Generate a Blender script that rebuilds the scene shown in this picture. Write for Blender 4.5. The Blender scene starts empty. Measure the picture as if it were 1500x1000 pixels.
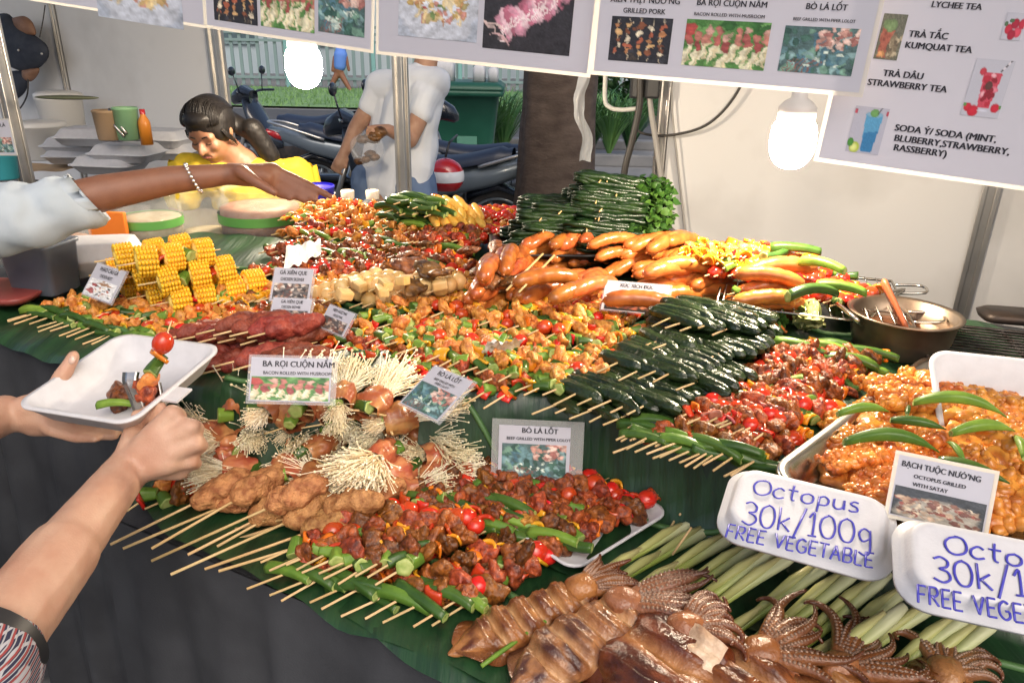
import bpy, bmesh, math, random
import numpy as np
from mathutils import Vector, Matrix, Euler, noise as mnoise
R = math.radians
S = bpy.context.scene
COL = S.collection

# ------------------------------------------------------------------ camera, world, sun, exposure
FPX, PITCH, ROLL, CAMZ = 1083.0, R(21.7), R(1.2), 1.5
_f = Vector((0, math.cos(PITCH), -math.sin(PITCH)))
_r0 = Vector((1, 0, 0))
_u0 = _r0.cross(_f)
RT = _r0 * math.cos(ROLL) + _u0 * math.sin(ROLL)
UP = RT.cross(_f)
cam_data = bpy.data.cameras.new('camera')
cam_data.sensor_width = 36.0
cam_data.lens = 36.0 * FPX / 1500.0
cam_data.clip_start = 0.02
cam_data.clip_end = 500
cam = bpy.data.objects.new('camera', cam_data)
COL.objects.link(cam)
cam.matrix_world = Matrix(((RT.x, UP.x, -_f.x, 0), (RT.y, UP.y, -_f.y, 0), (RT.z, UP.z, -_f.z, CAMZ), (0, 0, 0, 1)))
S.camera = cam

W = bpy.data.worlds.new('World')
S.world = W
W.use_nodes = True
nt = W.node_tree
bg = nt.nodes['Background']
sky = nt.nodes.new('ShaderNodeTexSky')
sky.sky_type = 'NISHITA'
sky.sun_disc = False
sky.sun_elevation = R(46)
sky.sun_rotation = R(164)
sky.dust_density = 5.0
sky.ozone_density = 1.0
nt.links.new(sky.outputs[0], bg.inputs[0])
bg.inputs[1].default_value = 0.15
sun_d = bpy.data.lights.new('sun', 'SUN')
sun_d.energy = 0.5
sun_d.angle = R(50)
sun_d.color = (1.0, 0.95, 0.88)
sun = bpy.data.objects.new('sun', sun_d)
COL.objects.link(sun)
# sky sun_rotation is clockwise from +Y seen from above
_az, _el = R(164), R(46)
_sd = Vector((math.sin(_az) * math.cos(_el), math.cos(_az) * math.cos(_el), math.sin(_el)))
sun.rotation_euler = (-_sd).to_track_quat('-Z', 'Y').to_euler()
S.view_settings.view_transform = 'Standard'
S.view_settings.look = 'None'
S.view_settings.exposure = 0.4
S.view_settings.gamma = 1
S.cycles.use_denoising = True
S.cycles.max_bounces = 8
S.cycles.transparent_max_bounces = 12
S.cycles.caustics_reflective = False
S.cycles.caustics_refractive = False
S.cycles.sample_clamp_indirect = 6.0
LAMP_W = (260.0, 330.0)
LAMP_COL = (1.0, 0.83, 0.62)

# ------------------------------------------------------------------ point finding helpers (pixel of the photo -> place in the stall)
C0 = Vector((0, 0, CAMZ))
def ray(px, py):
    return _f + RT * ((px - 750) / FPX) - UP * ((py - 500) / FPX)
def at_z(px, py, z):
    d = ray(px, py); return C0 + d * ((z - CAMZ) / d.z)
def at_y(px, py, y):
    d = ray(px, py); return C0 + d * (y / d.y)
UD = Vector((math.cos(R(-27)), math.sin(R(-27)), 0))     # along the counter
VD = Vector((-UD.y, UD.x, 0))                            # from the customer towards the back
SL = 0.07
def z_up(p):
    return 0.97 + SL * (p.dot(VD) - 0.95)
def at_up(px, py, h=0.0):
    d = ray(px, py)
    # z = 0.97+h + SL*(p.VD-0.95)
    t = (0.97 + h - SL * 0.95 - CAMZ) / (d.z - SL * (d.x * VD.x + d.y * VD.y))
    return C0 + d * t
ZL = 0.82
def at_low(px, py, h=0.0):
    return at_z(px, py, ZL + h)

# ------------------------------------------------------------------ object helpers
def tag(o, label=None, cat=None, group=None, kind=None):
    if label: o['label'] = label
    if cat: o['category'] = cat
    if group: o['group'] = group
    if kind: o['kind'] = kind
    return o
def link(o, parent=None):
    COL.objects.link(o)
    if parent is not None: o.parent = parent
    return o
def empty(name, loc=(0, 0, 0), label=None, cat=None, group=None, mat=None):
    o = bpy.data.objects.new(name, None)
    o.empty_display_size = 0.02
    COL.objects.link(o)
    if mat is not None: o.matrix_world = mat
    else: o.location = loc
    return tag(o, label, cat, group)
def inst(name, me, parent=None, loc=(0, 0, 0), rot=(0, 0, 0), scale=1.0):
    o = bpy.data.objects.new(name, me)
    o.location = loc; o.rotation_euler = rot
    o.scale = (scale,) * 3 if isinstance(scale, (int, float)) else scale
    return link(o, parent)
def frame(loc, x, z=(0, 0, 1)):
    x = Vector(x).normalized(); z = Vector(z)
    y = z.cross(x).normalized(); z = x.cross(y)
    m = Matrix(((x.x, y.x, z.x, 0), (x.y, y.y, z.y, 0), (x.z, y.z, z.z, 0), (0, 0, 0, 1)))
    m.translation = Vector(loc)
    return m
ORD = ['zeroth', 'first', 'second', 'third', 'fourth', 'fifth', 'sixth', 'seventh', 'eighth', 'ninth', 'tenth', 'eleventh', 'twelfth', 'thirteenth', 'fourteenth', 'fifteenth', 'sixteenth', 'seventeenth', 'eighteenth', 'nineteenth', 'twentieth']
def nz(p, s=1.0):
    return mnoise.noise(Vector(p) * s)

class MB:
    """collects shapes, then builds them as one mesh"""
    def __init__(s): s.v = []; s.f = []; s.m = []; s.c = []; s.sm = []
    def add(s, vs, fs, mi=0, col=None, smooth=True, M=None):
        b = len(s.v)
        if M is not None: vs = [M @ Vector(v) for v in vs]
        s.v += [tuple(v) for v in vs]
        s.f += [tuple(i + b for i in f) for f in fs]
        s.m += [mi] * len(fs) if isinstance(mi, int) else list(mi)
        s.sm += [smooth] * len(fs)
        s.c += [col or (1, 1, 1)] * len(vs) if (col is None or not isinstance(col, list)) else col
        return s
    def box(s, c, d, mi=0, M=None, bev=0.0, col=None):
        x, y, z = (k / 2 for k in d); c = Vector(c)
        if bev <= 0:
            vs = [c + Vector((i, j, k)) for k in (-z, z) for j in (-y, y) for i in (-x, x)]
            fs = [(0, 2, 3, 1), (4, 5, 7, 6), (0, 1, 5, 4), (2, 6, 7, 3), (0, 4, 6, 2), (1, 3, 7, 5)]
            return s.add(vs, fs, mi, col, False, M)
        bm = bmesh.new(); bmesh.ops.create_cube(bm, size=1)
        for v in bm.verts: v.co = Vector((v.co.x * d[0], v.co.y * d[1], v.co.z * d[2]))
        bmesh.ops.bevel(bm, geom=bm.edges[:], offset=bev, segments=2, affect='EDGES', profile=0.6)
        bm.verts.index_update()
        s.add([v.co + c for v in bm.verts], [[v.index for v in f.verts] for f in bm.faces], mi, col, False, M)
        bm.free(); return s
    def tube(s, path, rad, n=8, mi=0, cap=True, col=None, M=None, flat=1.0, up=None, smooth=True):
        P = [Vector(p) for p in path]; k = len(P)
        rs = rad if isinstance(rad, (list, tuple)) else [rad] * k
        vs = []; fs = []; prev = None
        for i in range(k):
            t = (P[min(i + 1, k - 1)] - P[max(i - 1, 0)])
            if t.length < 1e-9: t = Vector((0, 0, 1))
            t.normalize()
            if prev is None:
                a = Vector(up) if up else (Vector((0, 0, 1)) if abs(t.z) < 0.9 else Vector((1, 0, 0)))
                nrm = (a - t * a.dot(t)).normalized()
            else:
                nrm = (prev - t * prev.dot(t)).normalized()
            prev = nrm; b = t.cross(nrm)
            for j in range(n):
                an = 2 * math.pi * j / n
                vs.append(P[i] + (b * math.cos(an) + nrm * (math.sin(an) * flat)) * rs[i])
        for i in range(k - 1):
            for j in range(n):
                fs.append((i * n + j, i * n + (j + 1) % n, (i + 1) * n + (j + 1) % n, (i + 1) * n + j))
        if cap:
            fs.append(tuple(range(n - 1, -1, -1))); fs.append(tuple((k - 1) * n + j for j in range(n)))
        cc = None
        if isinstance(col, list): cc = [col[i] for i in range(k) for j in range(n)]
        elif col: cc = col
        return s.add(vs, fs, mi, cc, smooth, M)
    def lathe(s, prof, n=24, mi=0, M=None, cap=(False, False), col=None, smooth=True):
        vs = []; fs = []; k = len(prof)
        for r, z in prof:
            for j in range(n):
                a = 2 * math.pi * j / n; vs.append((r * math.cos(a), r * math.sin(a), z))
        for i in range(k - 1):
            for j in range(n):
                fs.append((i * n + j, i * n + (j + 1) % n, (i + 1) * n + (j + 1) % n, (i + 1) * n + j))
        if cap[0]: fs.append(tuple(range(n - 1, -1, -1)))
        if cap[1]: fs.append(tuple((k - 1) * n + j for j in range(n)))
        return s.add(vs, fs, mi, col, smooth, M)
    def grid(s, fn, nu, nv, mi=0, M=None, colfn=None, smooth=True):
        vs = [fn(i / nu, j / nv) for j in range(nv + 1) for i in range(nu + 1)]
        fs = [(j * (nu + 1) + i, j * (nu + 1) + i + 1, (j + 1) * (nu + 1) + i + 1, (j + 1) * (nu + 1) + i) for j in range(nv) for i in range(nu)]
        cols = [colfn(i / nu, j / nv) for j in range(nv + 1) for i in range(nu + 1)] if colfn else None
        return s.add(vs, fs, mi, cols, smooth, M)
    def ell(s, c, r, sub=2, mi=0, M=None, col=None, disp=0.0, fr=40, rot=None, seed=0):
        vs, fs = ico(sub); out = []; c = Vector(c)
        rr = (r,) * 3 if isinstance(r, (int, float)) else r
        for v in vs:
            p = Vector((v[0] * rr[0], v[1] * rr[1], v[2] * rr[2]))
            if disp: p = p * (1 + disp * nz(p + Vector((seed * 3.1, seed, 0)), fr))
            if rot is not None: p = rot @ p
            out.append(p + c)
        return s.add(out, fs, mi, col, True, M)
    def rloft(s, loops, mi=0, n=5, M=None, close_bottom=False, close_top=True, col=None, smooth=True):
        """rounded rectangles (half w, half h, corner r, z) joined one above the other"""
        vs = []; fs = []; K = None
        for (w, h, r, z) in loops:
            ring = []
            for cx, cy, a0 in ((w - r, h - r, 0), (-w + r, h - r, 90), (-w + r, -h + r, 180), (w - r, -h + r, 270)):
                for i in range(n + 1):
                    a = R(a0 + 90 * i / n); ring.append((cx + r * math.cos(a), cy + r * math.sin(a), z))
            K = len(ring); vs += ring
        for i in range(len(loops) - 1):
            for j in range(K):
                fs.append((i * K + j, i * K + (j + 1) % K, (i + 1) * K + (j + 1) % K, (i + 1) * K + j))
        if close_top: fs.append(tuple((len(loops) - 1) * K + j for j in range(K)))
        if close_bottom: fs.append(tuple(range(K - 1, -1, -1)))
        return s.add(vs, fs, mi, col, smooth, M)
    def mesh(s, name, mats, col=False):
        me = bpy.data.meshes.new(name)
        me.from_pydata(s.v, [], s.f)
        for m in (mats if isinstance(mats, (list, tuple)) else [mats]): me.materials.append(m)
        me.polygons.foreach_set('material_index', s.m)
        me.polygons.foreach_set('use_smooth', s.sm)
        if col:
            a = me.color_attributes.new('Col', 'FLOAT_COLOR', 'POINT')
            a.data.foreach_set('color', [x for c in s.c for x in (c[0], c[1], c[2], 1.0)])
        me.update(); return me
    def build(s, name, mats, parent=None, col=False, M=None):
        o = bpy.data.objects.new(name, s.mesh(name, mats, col))
        if M is not None: o.matrix_world = M
        return link(o, parent)
WORK = bpy.data.scenes.new('work')      # scratch scene where bodies and letters are turned into meshes
def work_dg():
    with bpy.context.temp_override(scene=WORK, view_layer=WORK.view_layers[0]):
        return bpy.context.evaluated_depsgraph_get()
_ICO = {}
def ico(sub):
    if sub not in _ICO:
        bm = bmesh.new(); bmesh.ops.create_icosphere(bm, subdivisions=sub, radius=1.0)
        bm.verts.index_update()
        _ICO[sub] = ([tuple(v.co) for v in bm.verts], [tuple(v.index for v in f.verts) for f in bm.faces]); bm.free()
    return _ICO[sub]
def crv(pts, n=6):
    """smooth curve through points"""
    P = [Vector(p) for p in pts]; out = []
    for i in range(len(P) - 1):
        a, b, c, d = P[max(i - 1, 0)], P[i], P[i + 1], P[min(i + 2, len(P) - 1)]
        for k in range(n):
            t = k / n
            out.append(0.5 * ((2 * b) + (c - a) * t + (2 * a - 5 * b + 4 * c - d) * t * t + (3 * b - a - 3 * c + d) * t ** 3))
    out.append(P[-1]); return out
def lerp(a, b, t): return a + (b - a) * t
def mixc(a, b, t): return tuple(a[i] + (b[i] - a[i]) * t for i in range(3))

def organic(name, caps, mat, parent=None, voxel=0.006, smooth=8, M=None, disp=0.0, fr=30, colfn=None):
    """one continuous body grown from tapered limbs"""
    mb = MB()
    for cp in caps:
        if len(cp) == 2:
            c, r = cp; mb.ell(c, r, 3)
        elif len(cp) == 3:
            c, r, rot = cp; mb.ell(c, r, 3, rot=rot)
        else:
            p0, r0, p1, r1 = cp; p0 = Vector(p0); p1 = Vector(p1)
            d = p1 - p0; L = d.length; d.normalize()
            a = Vector((0, 0, 1)) if abs(d.z) < 0.9 else Vector((1, 0, 0))
            x = d.cross(a).normalized(); y = d.cross(x); n = 14; prof = []
            for i in range(6):
                t = R(-90 + 90 * i / 5); prof.append((r0 * math.cos(t), r0 * math.sin(t)))
            for i in range(6):
                t = R(90 * i / 5); prof.append((r1 * math.cos(t), L + r1 * math.sin(t)))
            Mx = Matrix(((x.x, y.x, d.x, p0.x), (x.y, y.y, d.y, p0.y), (x.z, y.z, d.z, p0.z), (0, 0, 0, 1)))
            prof[0] = (1e-4, prof[0][1]); prof[-1] = (1e-4, prof[-1][1])
            mb.lathe(prof, n, M=Mx, cap=(True, True))
    me = mb.mesh(name + '_src', mat)
    bm = bmesh.new(); bm.from_mesh(me); bmesh.ops.recalc_face_normals(bm, faces=bm.faces); bm.to_mesh(me); bm.free()
    o = bpy.data.objects.new(name, me); WORK.collection.objects.link(o)
    r = o.modifiers.new('remesh', 'REMESH'); r.mode = 'VOXEL'; r.voxel_size = voxel; r.use_smooth_shade = True
    if smooth:
        sm = o.modifiers.new('smooth', 'SMOOTH'); sm.iterations = smooth; sm.factor = 0.5
    dg = work_dg()
    me2 = bpy.data.meshes.new_from_object(o.evaluated_get(dg))
    o.modifiers.clear(); WORK.collection.objects.unlink(o); COL.objects.link(o); o.data = me2; me2.name = name
    bpy.data.meshes.remove(me)
    me2.materials.clear()
    for m in (mat if isinstance(mat, (list, tuple)) else [mat]): me2.materials.append(m)
    if disp:
        nn = [(v.co.copy(), v.normal.copy()) for v in me2.vertices]
        me2.vertices.foreach_set('co', [x for c, m_ in nn for x in c + m_ * (disp * nz(c, fr))])
    if colfn:
        a = me2.color_attributes.new('Col', 'FLOAT_COLOR', 'POINT')
        for i, v in enumerate(me2.vertices): a.data[i].color = (*colfn(v.co), 1)
    me2.polygons.foreach_set('use_smooth', [True] * len(me2.polygons)); me2.update()
    if parent is not None: o.parent = parent
    return o

# ------------------------------------------------------------------ materials
MATS = {}
def mat(name, col, rough=0.5, metal=0.0, col2=None, scale=20.0, bump=0.0, bscale=None, coat=0.0, trans=0.0, sss=0.0, var=0.0, detail=4.0, alpha=1.0, emit=None, emits=0.0, vcol=False, spec=0.5, contrast=(0.35, 0.65), tl=0.0, stretch=None, mrot=0.0):
    if name in MATS: return MATS[name]
    m = bpy.data.materials.new(name); m.use_nodes = True
    n = m.node_tree.nodes; l = m.node_tree.links
    b = n['Principled BSDF']
    b.inputs['Base Color'].default_value = (*col, 1)
    b.inputs['Roughness'].default_value = rough
    b.inputs['Metallic'].default_value = metal
    b.inputs['Specular IOR Level'].default_value = spec
    b.inputs['Coat Weight'].default_value = coat
    b.inputs['Coat Roughness'].default_value = 0.12
    b.inputs['Transmission Weight'].default_value = trans
    b.inputs['Alpha'].default_value = alpha
    if sss:
        b.inputs['Subsurface Weight'].default_value = sss
        b.inputs['Subsurface Radius'].default_value = (0.012, 0.005, 0.003)
        b.inputs['Subsurface Scale'].default_value = 0.5
    if emit:
        b.inputs['Emission Color'].default_value = (*emit, 1); b.inputs['Emission Strength'].default_value = emits
    src = None
    tc = n.new('ShaderNodeTexCoord'); vec = tc.outputs['Object']
    if stretch:
        mp = n.new('ShaderNodeMapping'); mp.inputs['Scale'].default_value = stretch; mp.inputs['Rotation'].default_value = (0, 0, mrot)
        l.new(vec, mp.inputs['Vector']); vec = mp.outputs[0]
    oi = None
    if col2 is not None:
        t = n.new('ShaderNodeTexNoise'); t.inputs['Scale'].default_value = scale; t.inputs['Detail'].default_value = detail
        t.noise_dimensions = '4D'
        oi = n.new('ShaderNodeObjectInfo')
        mm = n.new('ShaderNodeMath'); mm.operation = 'MULTIPLY'; mm.inputs[1].default_value = 37.0
        l.new(oi.outputs['Random'], mm.inputs[0]); l.new(mm.outputs[0], t.inputs['W'])
        l.new(vec, t.inputs['Vector'])
        cr = n.new('ShaderNodeValToRGB')
        cr.color_ramp.elements[0].position = contrast[0]; cr.color_ramp.elements[0].color = (*col, 1)
        cr.color_ramp.elements[1].position = contrast[1]; cr.color_ramp.elements[1].color = (*col2, 1)
        l.new(t.outputs['Fac'], cr.inputs[0]); src = cr.outputs[0]
    if vcol:
        a = n.new('ShaderNodeAttribute'); a.attribute_name = 'Col'
        if src is not None:
            mx = n.new('ShaderNodeMix'); mx.data_type = 'RGBA'; mx.blend_type = 'MULTIPLY'; mx.inputs[0].default_value = 1.0
            l.new(a.outputs['Color'], mx.inputs[6]); l.new(src, mx.inputs[7]); src = mx.outputs[2]
        else: src = a.outputs['Color']
    if var:
        if oi is None: oi = n.new('ShaderNodeObjectInfo')
        h = n.new('ShaderNodeHueSaturation')
        mr = n.new('ShaderNodeMapRange'); mr.inputs['To Min'].default_value = 1 - var; mr.inputs['To Max'].default_value = 1 + var
        l.new(oi.outputs['Random'], mr.inputs[0]); l.new(mr.outputs[0], h.inputs['Value'])
        m2 = n.new('ShaderNodeMapRange'); m2.inputs['To Min'].default_value = 0.5 + var * 0.05; m2.inputs['To Max'].default_value = 0.5 - var * 0.05
        l.new(oi.outputs['Random'], m2.inputs[0]); l.new(m2.outputs[0], h.inputs['Hue'])
        if src is not None: l.new(src, h.inputs['Color'])
        else: h.inputs['Color'].default_value = (*col, 1)
        src = h.outputs[0]
    if src is not None: l.new(src, b.inputs['Base Color'])
    if bump:
        t2 = n.new('ShaderNodeTexNoise'); t2.inputs['Scale'].default_value = bscale or scale * 2; t2.inputs['Detail'].default_value = 5
        l.new(vec, t2.inputs['Vector'])
        bp = n.new('ShaderNodeBump'); bp.inputs['Strength'].default_value = bump; bp.inputs['Distance'].default_value = 0.004
        l.new(t2.outputs['Fac'], bp.inputs['Height']); l.new(bp.outputs[0], b.inputs['Normal'])
        l.new(bp.outputs[0], b.inputs['Coat Normal'])
    if tl:
        tr = n.new('ShaderNodeBsdfTranslucent')
        if src is not None: l.new(src, tr.inputs['Color'])
        else: tr.inputs['Color'].default_value = (*col, 1)
        ms = n.new('ShaderNodeMixShader'); ms.inputs[0].default_value = tl
        l.new(b.outputs[0], ms.inputs[1]); l.new(tr.outputs[0], ms.inputs[2])
        l.new(ms.outputs[0], n['Material Output'].inputs['Surface'])
    MATS[name] = m
    return m
def hx(s):
    c = [int(s[i:i + 2], 16) / 255 for i in (0, 2, 4)]
    return tuple(x / 12.92 if x <= 0.04045 else ((x + 0.055) / 1.055) ** 2.4 for x in c)

M_white = mat('white_panel', (0.77, 0.76, 0.745), 0.45, col2=(0.58, 0.565, 0.545), contrast=(.48, .74), scale=2.4, bump=0.02, bscale=60)
M_alu = mat('aluminium', (0.62, 0.60, 0.57), 0.32, 0.85, col2=(0.5, 0.49, 0.47), scale=9)
M_black = mat('black_plastic', (0.02, 0.02, 0.022), 0.45)
M_rubber = mat('black_rubber', (0.015, 0.015, 0.017), 0.7)
M_cable = mat('cable', (0.05, 0.045, 0.04), 0.5)
M_wood = mat('bamboo', (0.72, 0.52, 0.26), 0.55, col2=(0.55, 0.36, 0.15), scale=30, var=0.15, stretch=(0.2, 2, 2))
M_foam = mat('white_foam', (0.63, 0.63, 0.65), 0.5, col2=(0.58, 0.58, 0.60), scale=60, bump=0.08, bscale=400, sss=0.0)
M_paper = mat('white_paper', (0.60, 0.60, 0.665), 0.5, tl=0.25)
M_clear = mat('clear_sleeve', (0.9, 0.9, 0.9), 0.08, alpha=0.16, spec=0.6)
M_margin = mat('laminate_edge', (0.85, 0.84, 0.80), 0.2, alpha=0.55, tl=0.5)
M_ink = mat('printed_ink', (0.02, 0.02, 0.03), 0.5)
M_pen = mat('blue_pen', (0.05, 0.05, 0.42), 0.45)
M_print = mat('printed_colour', (1, 1, 1), 0.35, vcol=True)
M_steel = mat('steel', (0.62, 0.60, 0.56), 0.25, 1.0, col2=(0.5, 0.47, 0.42), scale=14, bump=0.05, bscale=40)
M_dark = mat('dark_iron', (0.035, 0.033, 0.032), 0.5, 0.6, col2=(0.07, 0.05, 0.04), scale=25, bump=0.15)
M_glass = mat('clear_plastic', (0.55, 0.58, 0.56), 0.06, trans=0.0, alpha=0.13, spec=0.8)
# ------------------------------------------------------------------ counter frame of reference
def UV(u, v, z=0.0):
    p = UD * u + VD * v; p.z = z; return p
def uv_of(p): return p.dot(UD), p.dot(VD)
_edge = [(-3, .74), (-.90, .74), (-.82, .75), (-.60, .905), (-.37, 1.0), (-.21, .985), (-.097, .96), (3, .95)]
def vedge(u):
    for (a, b), (c, d) in zip(_edge, _edge[1:]):
        if u <= c: return b + (d - b) * (u - a) / (c - a)
    return .95
VF = .58
def zsurf(u, v):
    e = vedge(u)
    zu = 0.97 + SL * (v - 0.95)
    lowfront = VF if u > -1.0 else e
    t = min(max((v - (e - .035)) / .05, 0), 1); t = t * t * (3 - 2 * t)
    z = lerp(ZL, zu, t)
    if u < -1.02: z = zu
    if v < lowfront - .01:
        d = lowfront - .01 - v
        z -= min(d * d * 10 + d * .35, .5)
    return z

# ------------------------------------------------------------------ ground, road, lawn
M_pave = mat('pavement', (0.16, 0.165, 0.17), 0.85, col2=(0.22, 0.22, 0.22), scale=3, bump=0.2, bscale=60)
M_floor = mat('stall_floor', (0.05, 0.05, 0.052), 0.8, col2=(0.08, 0.078, 0.075), scale=5)
M_road = mat('asphalt', (0.055, 0.058, 0.062), 0.8, col2=(0.075, 0.075, 0.078), scale=6, bump=0.15, bscale=120)
M_grass = mat('lawn', (0.10, 0.20, 0.08), 0.9, col2=(0.17, 0.30, 0.12), scale=1.5, bump=0.5, bscale=30)
def sheet(name, x0, x1, y0, y1, z, m):
    o = MB().add([(x0, y0, z), (x1, y0, z), (x1, y1, z), (x0, y1, z)], [(0, 1, 2, 3)], smooth=False).build(name, m)
    return tag(o, kind='structure')
sheet('ground', -150, 150, -150, 250, 0.0, M_pave)
sheet('road', -80, 80, 12.6, 18.5, 0.006, M_road)
tag(MB().box((0, 12.3, .07), (160, .3, .14), bev=.02).build('kerb', mat('kerb_stone', (0.15, 0.155, 0.16), .8, col2=(.2, .2, .2), scale=4)), kind='structure')
lawn = MB().grid(lambda a, b: (lerp(-60, 60, a), lerp(18.8, 27.2, b), .05 + .04 * nz((a * 120, b * 8, 0), 1.0)), 120, 8).build('lawn', M_grass)
tag(lawn, kind='structure')
# grass blades at the near border of the lawn
gb = MB(); random.seed(4)
for i in range(5000):
    x = random.uniform(-16, 16); y = random.uniform(18.8, 26.5); h = random.uniform(.06, .14); a = random.uniform(0, 6.3)
    dx, dy = math.cos(a) * .03, math.sin(a) * .03
    gb.add([(x - dx, y - dy, .05), (x + dx, y + dy, .05), (x + dy, y + dx, .05 + h)], [(0, 1, 2)])
tag(gb.build('grass', mat('grass_blade', (0.13, 0.25, 0.09), .8, var=.2)), 'short green grass on the strip of lawn before the fence', 'grass', kind='stuff')

# ------------------------------------------------------------------ stall shell
WV = 2.63      # back wall distance along VD
TM = [-4.3, -3.27, -2.13, -1.10, .012, 1.03, 2.15]     # posts along the back wall
u00 = uv_of(Vector((.505, 2.7, 0)))[0]
UM = [u00 + t for t in TM]
def panel(name, label, u0, u1, v0, v1, z0, z1, grp=None):
    th = .012
    if abs(u1 - u0) > abs(v1 - v0):
        c = UV((u0 + u1) / 2, v0); d = (abs(u1 - u0), th, z1 - z0)
    else:
        c = UV(u0, (v0 + v1) / 2); d = (th, abs(v1 - v0), z1 - z0)
    M = Matrix.Translation(c + Vector((0, 0, (z0 + z1) / 2))) @ Matrix.Rotation(R(-27), 4, 'Z')
    o = MB().box((0, 0, 0), d).build(name, M_white, M=M)
    return tag(o, label, 'wall panel', grp)
def post(label, u, v, z0=0.0, z1=2.6, w=.042):
    M = Matrix.Translation(UV(u, v)) @ Matrix.Rotation(R(-27), 4, 'Z')
    mb = MB()
    for sx in (-1, 1):
        for sy in (-1, 1):
            mb.box((sx * w * .34, sy * w * .34, (z0 + z1) / 2), (w * .26, w * .26, z1 - z0), bev=.002)
    mb.box((0, 0, (z0 + z1) / 2), (w * .6, w * .6, z1 - z0 - .004))
    o = mb.build('stall_post', M_alu, M=M)
    return tag(o, label, 'post')
panel('wall_panel', 'white wall panel behind the hanging black bag and cap', UM[0] + .022, UM[1] - .022, WV, WV, .02, 2.55)
panel('wall_panel', 'white wall panel behind the girl in yellow and foam boxes', UM[1] + .022, UM[2] - .022, WV, WV, .02, 2.55)
panel('wall_panel', 'white wall panel behind the right lamp and the green rolls', UM[4] + .022, UM[5] - .022, WV, WV, .02, 2.55)
panel('wall_panel', 'white wall panel beside the charcoal grill, right of the grey post', UM[5] + .022, UM[6] - .022, WV, WV, .02, 2.55)
panel('wall_panel', 'white side wall panel closing the stall beside the grill', UM[6], UM[6], .9, WV - .022, .02, 2.55)
post('slim aluminium post between the two left white wall panels', UM[1], WV)
post('aluminium post at the left edge of the open window, behind the girl', UM[2], WV, w=.06)
post('bright aluminium post in the middle of the open window, before the man', UM[3], WV, w=.052)
post('aluminium post right of the tree trunk where the right wall begins', UM[4], WV)
post('grey grooved aluminium post on the right wall above the pot', UM[5], WV, w=.05)
pl = at_y(6, 120, 2.9); lu, lv = uv_of(pl)
post('pale post at the left edge beside the hanging bag', lu, lv, w=.05)
post('far corner post of the stall behind the shelf', UM[0], WV)
post('corner post of the stall at the right end of the back wall', UM[6], WV)
# steel cable duct tube down the left window post
# roof
RM = Matrix.Translation(UV((UM[0] + UM[6]) / 2, 1.62, 2.63)) @ Matrix.Rotation(R(-27), 4, 'Z')
rf = MB().box((0, 0, 0), (UM[6] - UM[0] + .3, 2.3, .03)).build('roof', mat('roof_sheet', (0.62, 0.60, 0.56), .6, col2=(.55, .53, .5), scale=3), M=RM)
tag(rf, 'flat pale roof sheet covering the food stall', 'roof')
bm_ = MB()
bm_.box((0, -1.12, -.05), (UM[6] - UM[0] + .3, .05, .06))
bm_.box((0, 1.0, -.05), (UM[6] - UM[0] + .3, .05, .06))
ob = bm_.build('roof_beam', M_alu, rf)

# ------------------------------------------------------------------ counter and its cloth
M_cloth = mat('counter_cloth', (0.024, 0.026, 0.031), .85, col2=(0.042, 0.045, 0.052), scale=9, bump=.15, bscale=300)
ct = empty('counter', UV(0, 1.3), 'long stepped food counter draped with blue grey cloth', 'counter')
def prism(poly, z0, z1):
    k = len(poly); mb = MB()
    vs = [(*p, z0) for p in poly] + [(*p, z1) for p in poly]
    fs = [tuple(range(k - 1, -1, -1)), tuple(range(k, 2 * k))] + [(i, (i + 1) % k, k + (i + 1) % k, k + i) for i in range(k)]
    mb.add(vs, fs, smooth=False); return mb
def loc2(u, v):
    p = UV(u, v) - UV(0, 1.3); return (p.x, p.y)
prism([loc2(-.99, VF), (loc2(1.25, VF)), loc2(1.25, 1.9), loc2(-.99, 1.9)], .04, ZL - .012).build('lower_deck', M_cloth, ct)
ed = [(-.98, vedge(-.98) + .01)] + [(u, vedge(u) + .01) for u in (-.90, -.82, -.6, -.37, -.21, -.097, 1.25)]
prism([loc2(u, v) for u, v in ed] + [loc2(1.25, 1.9), loc2(-.98, 1.9)], ZL - .01, .94).build('upper_deck', M_cloth, ct)
prism([loc2(-2.3, .755), loc2(-1.0, .755), loc2(-1.0, 1.9), loc2(-2.3, 1.9)], .04, .94).build('side_deck', M_cloth, ct)
def drape(u0, u1, v, z0, z1, amp, seed):
    def fn(a, b):
        u = lerp(u0, u1, a); z = lerp(z1, z0, b)
        w = amp * b ** .7 * (math.sin(u * 34 + 1.5 * math.sin(u * 9 + seed)) + .5 * math.sin(u * 71 + seed))
        p = UV(u, v - .012 - .02 * b + w) - UV(0, 1.3); return (p.x, p.y, z)
    return MB().grid(fn, 120, 24)
drape(-1.0, 1.25, VF, .03, ZL - .002, .026, 0).build('cloth', M_cloth, ct)
drape(-2.3, -1.0, .75, .03, .95, .024, 2).build('cloth', M_cloth, ct)

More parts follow.
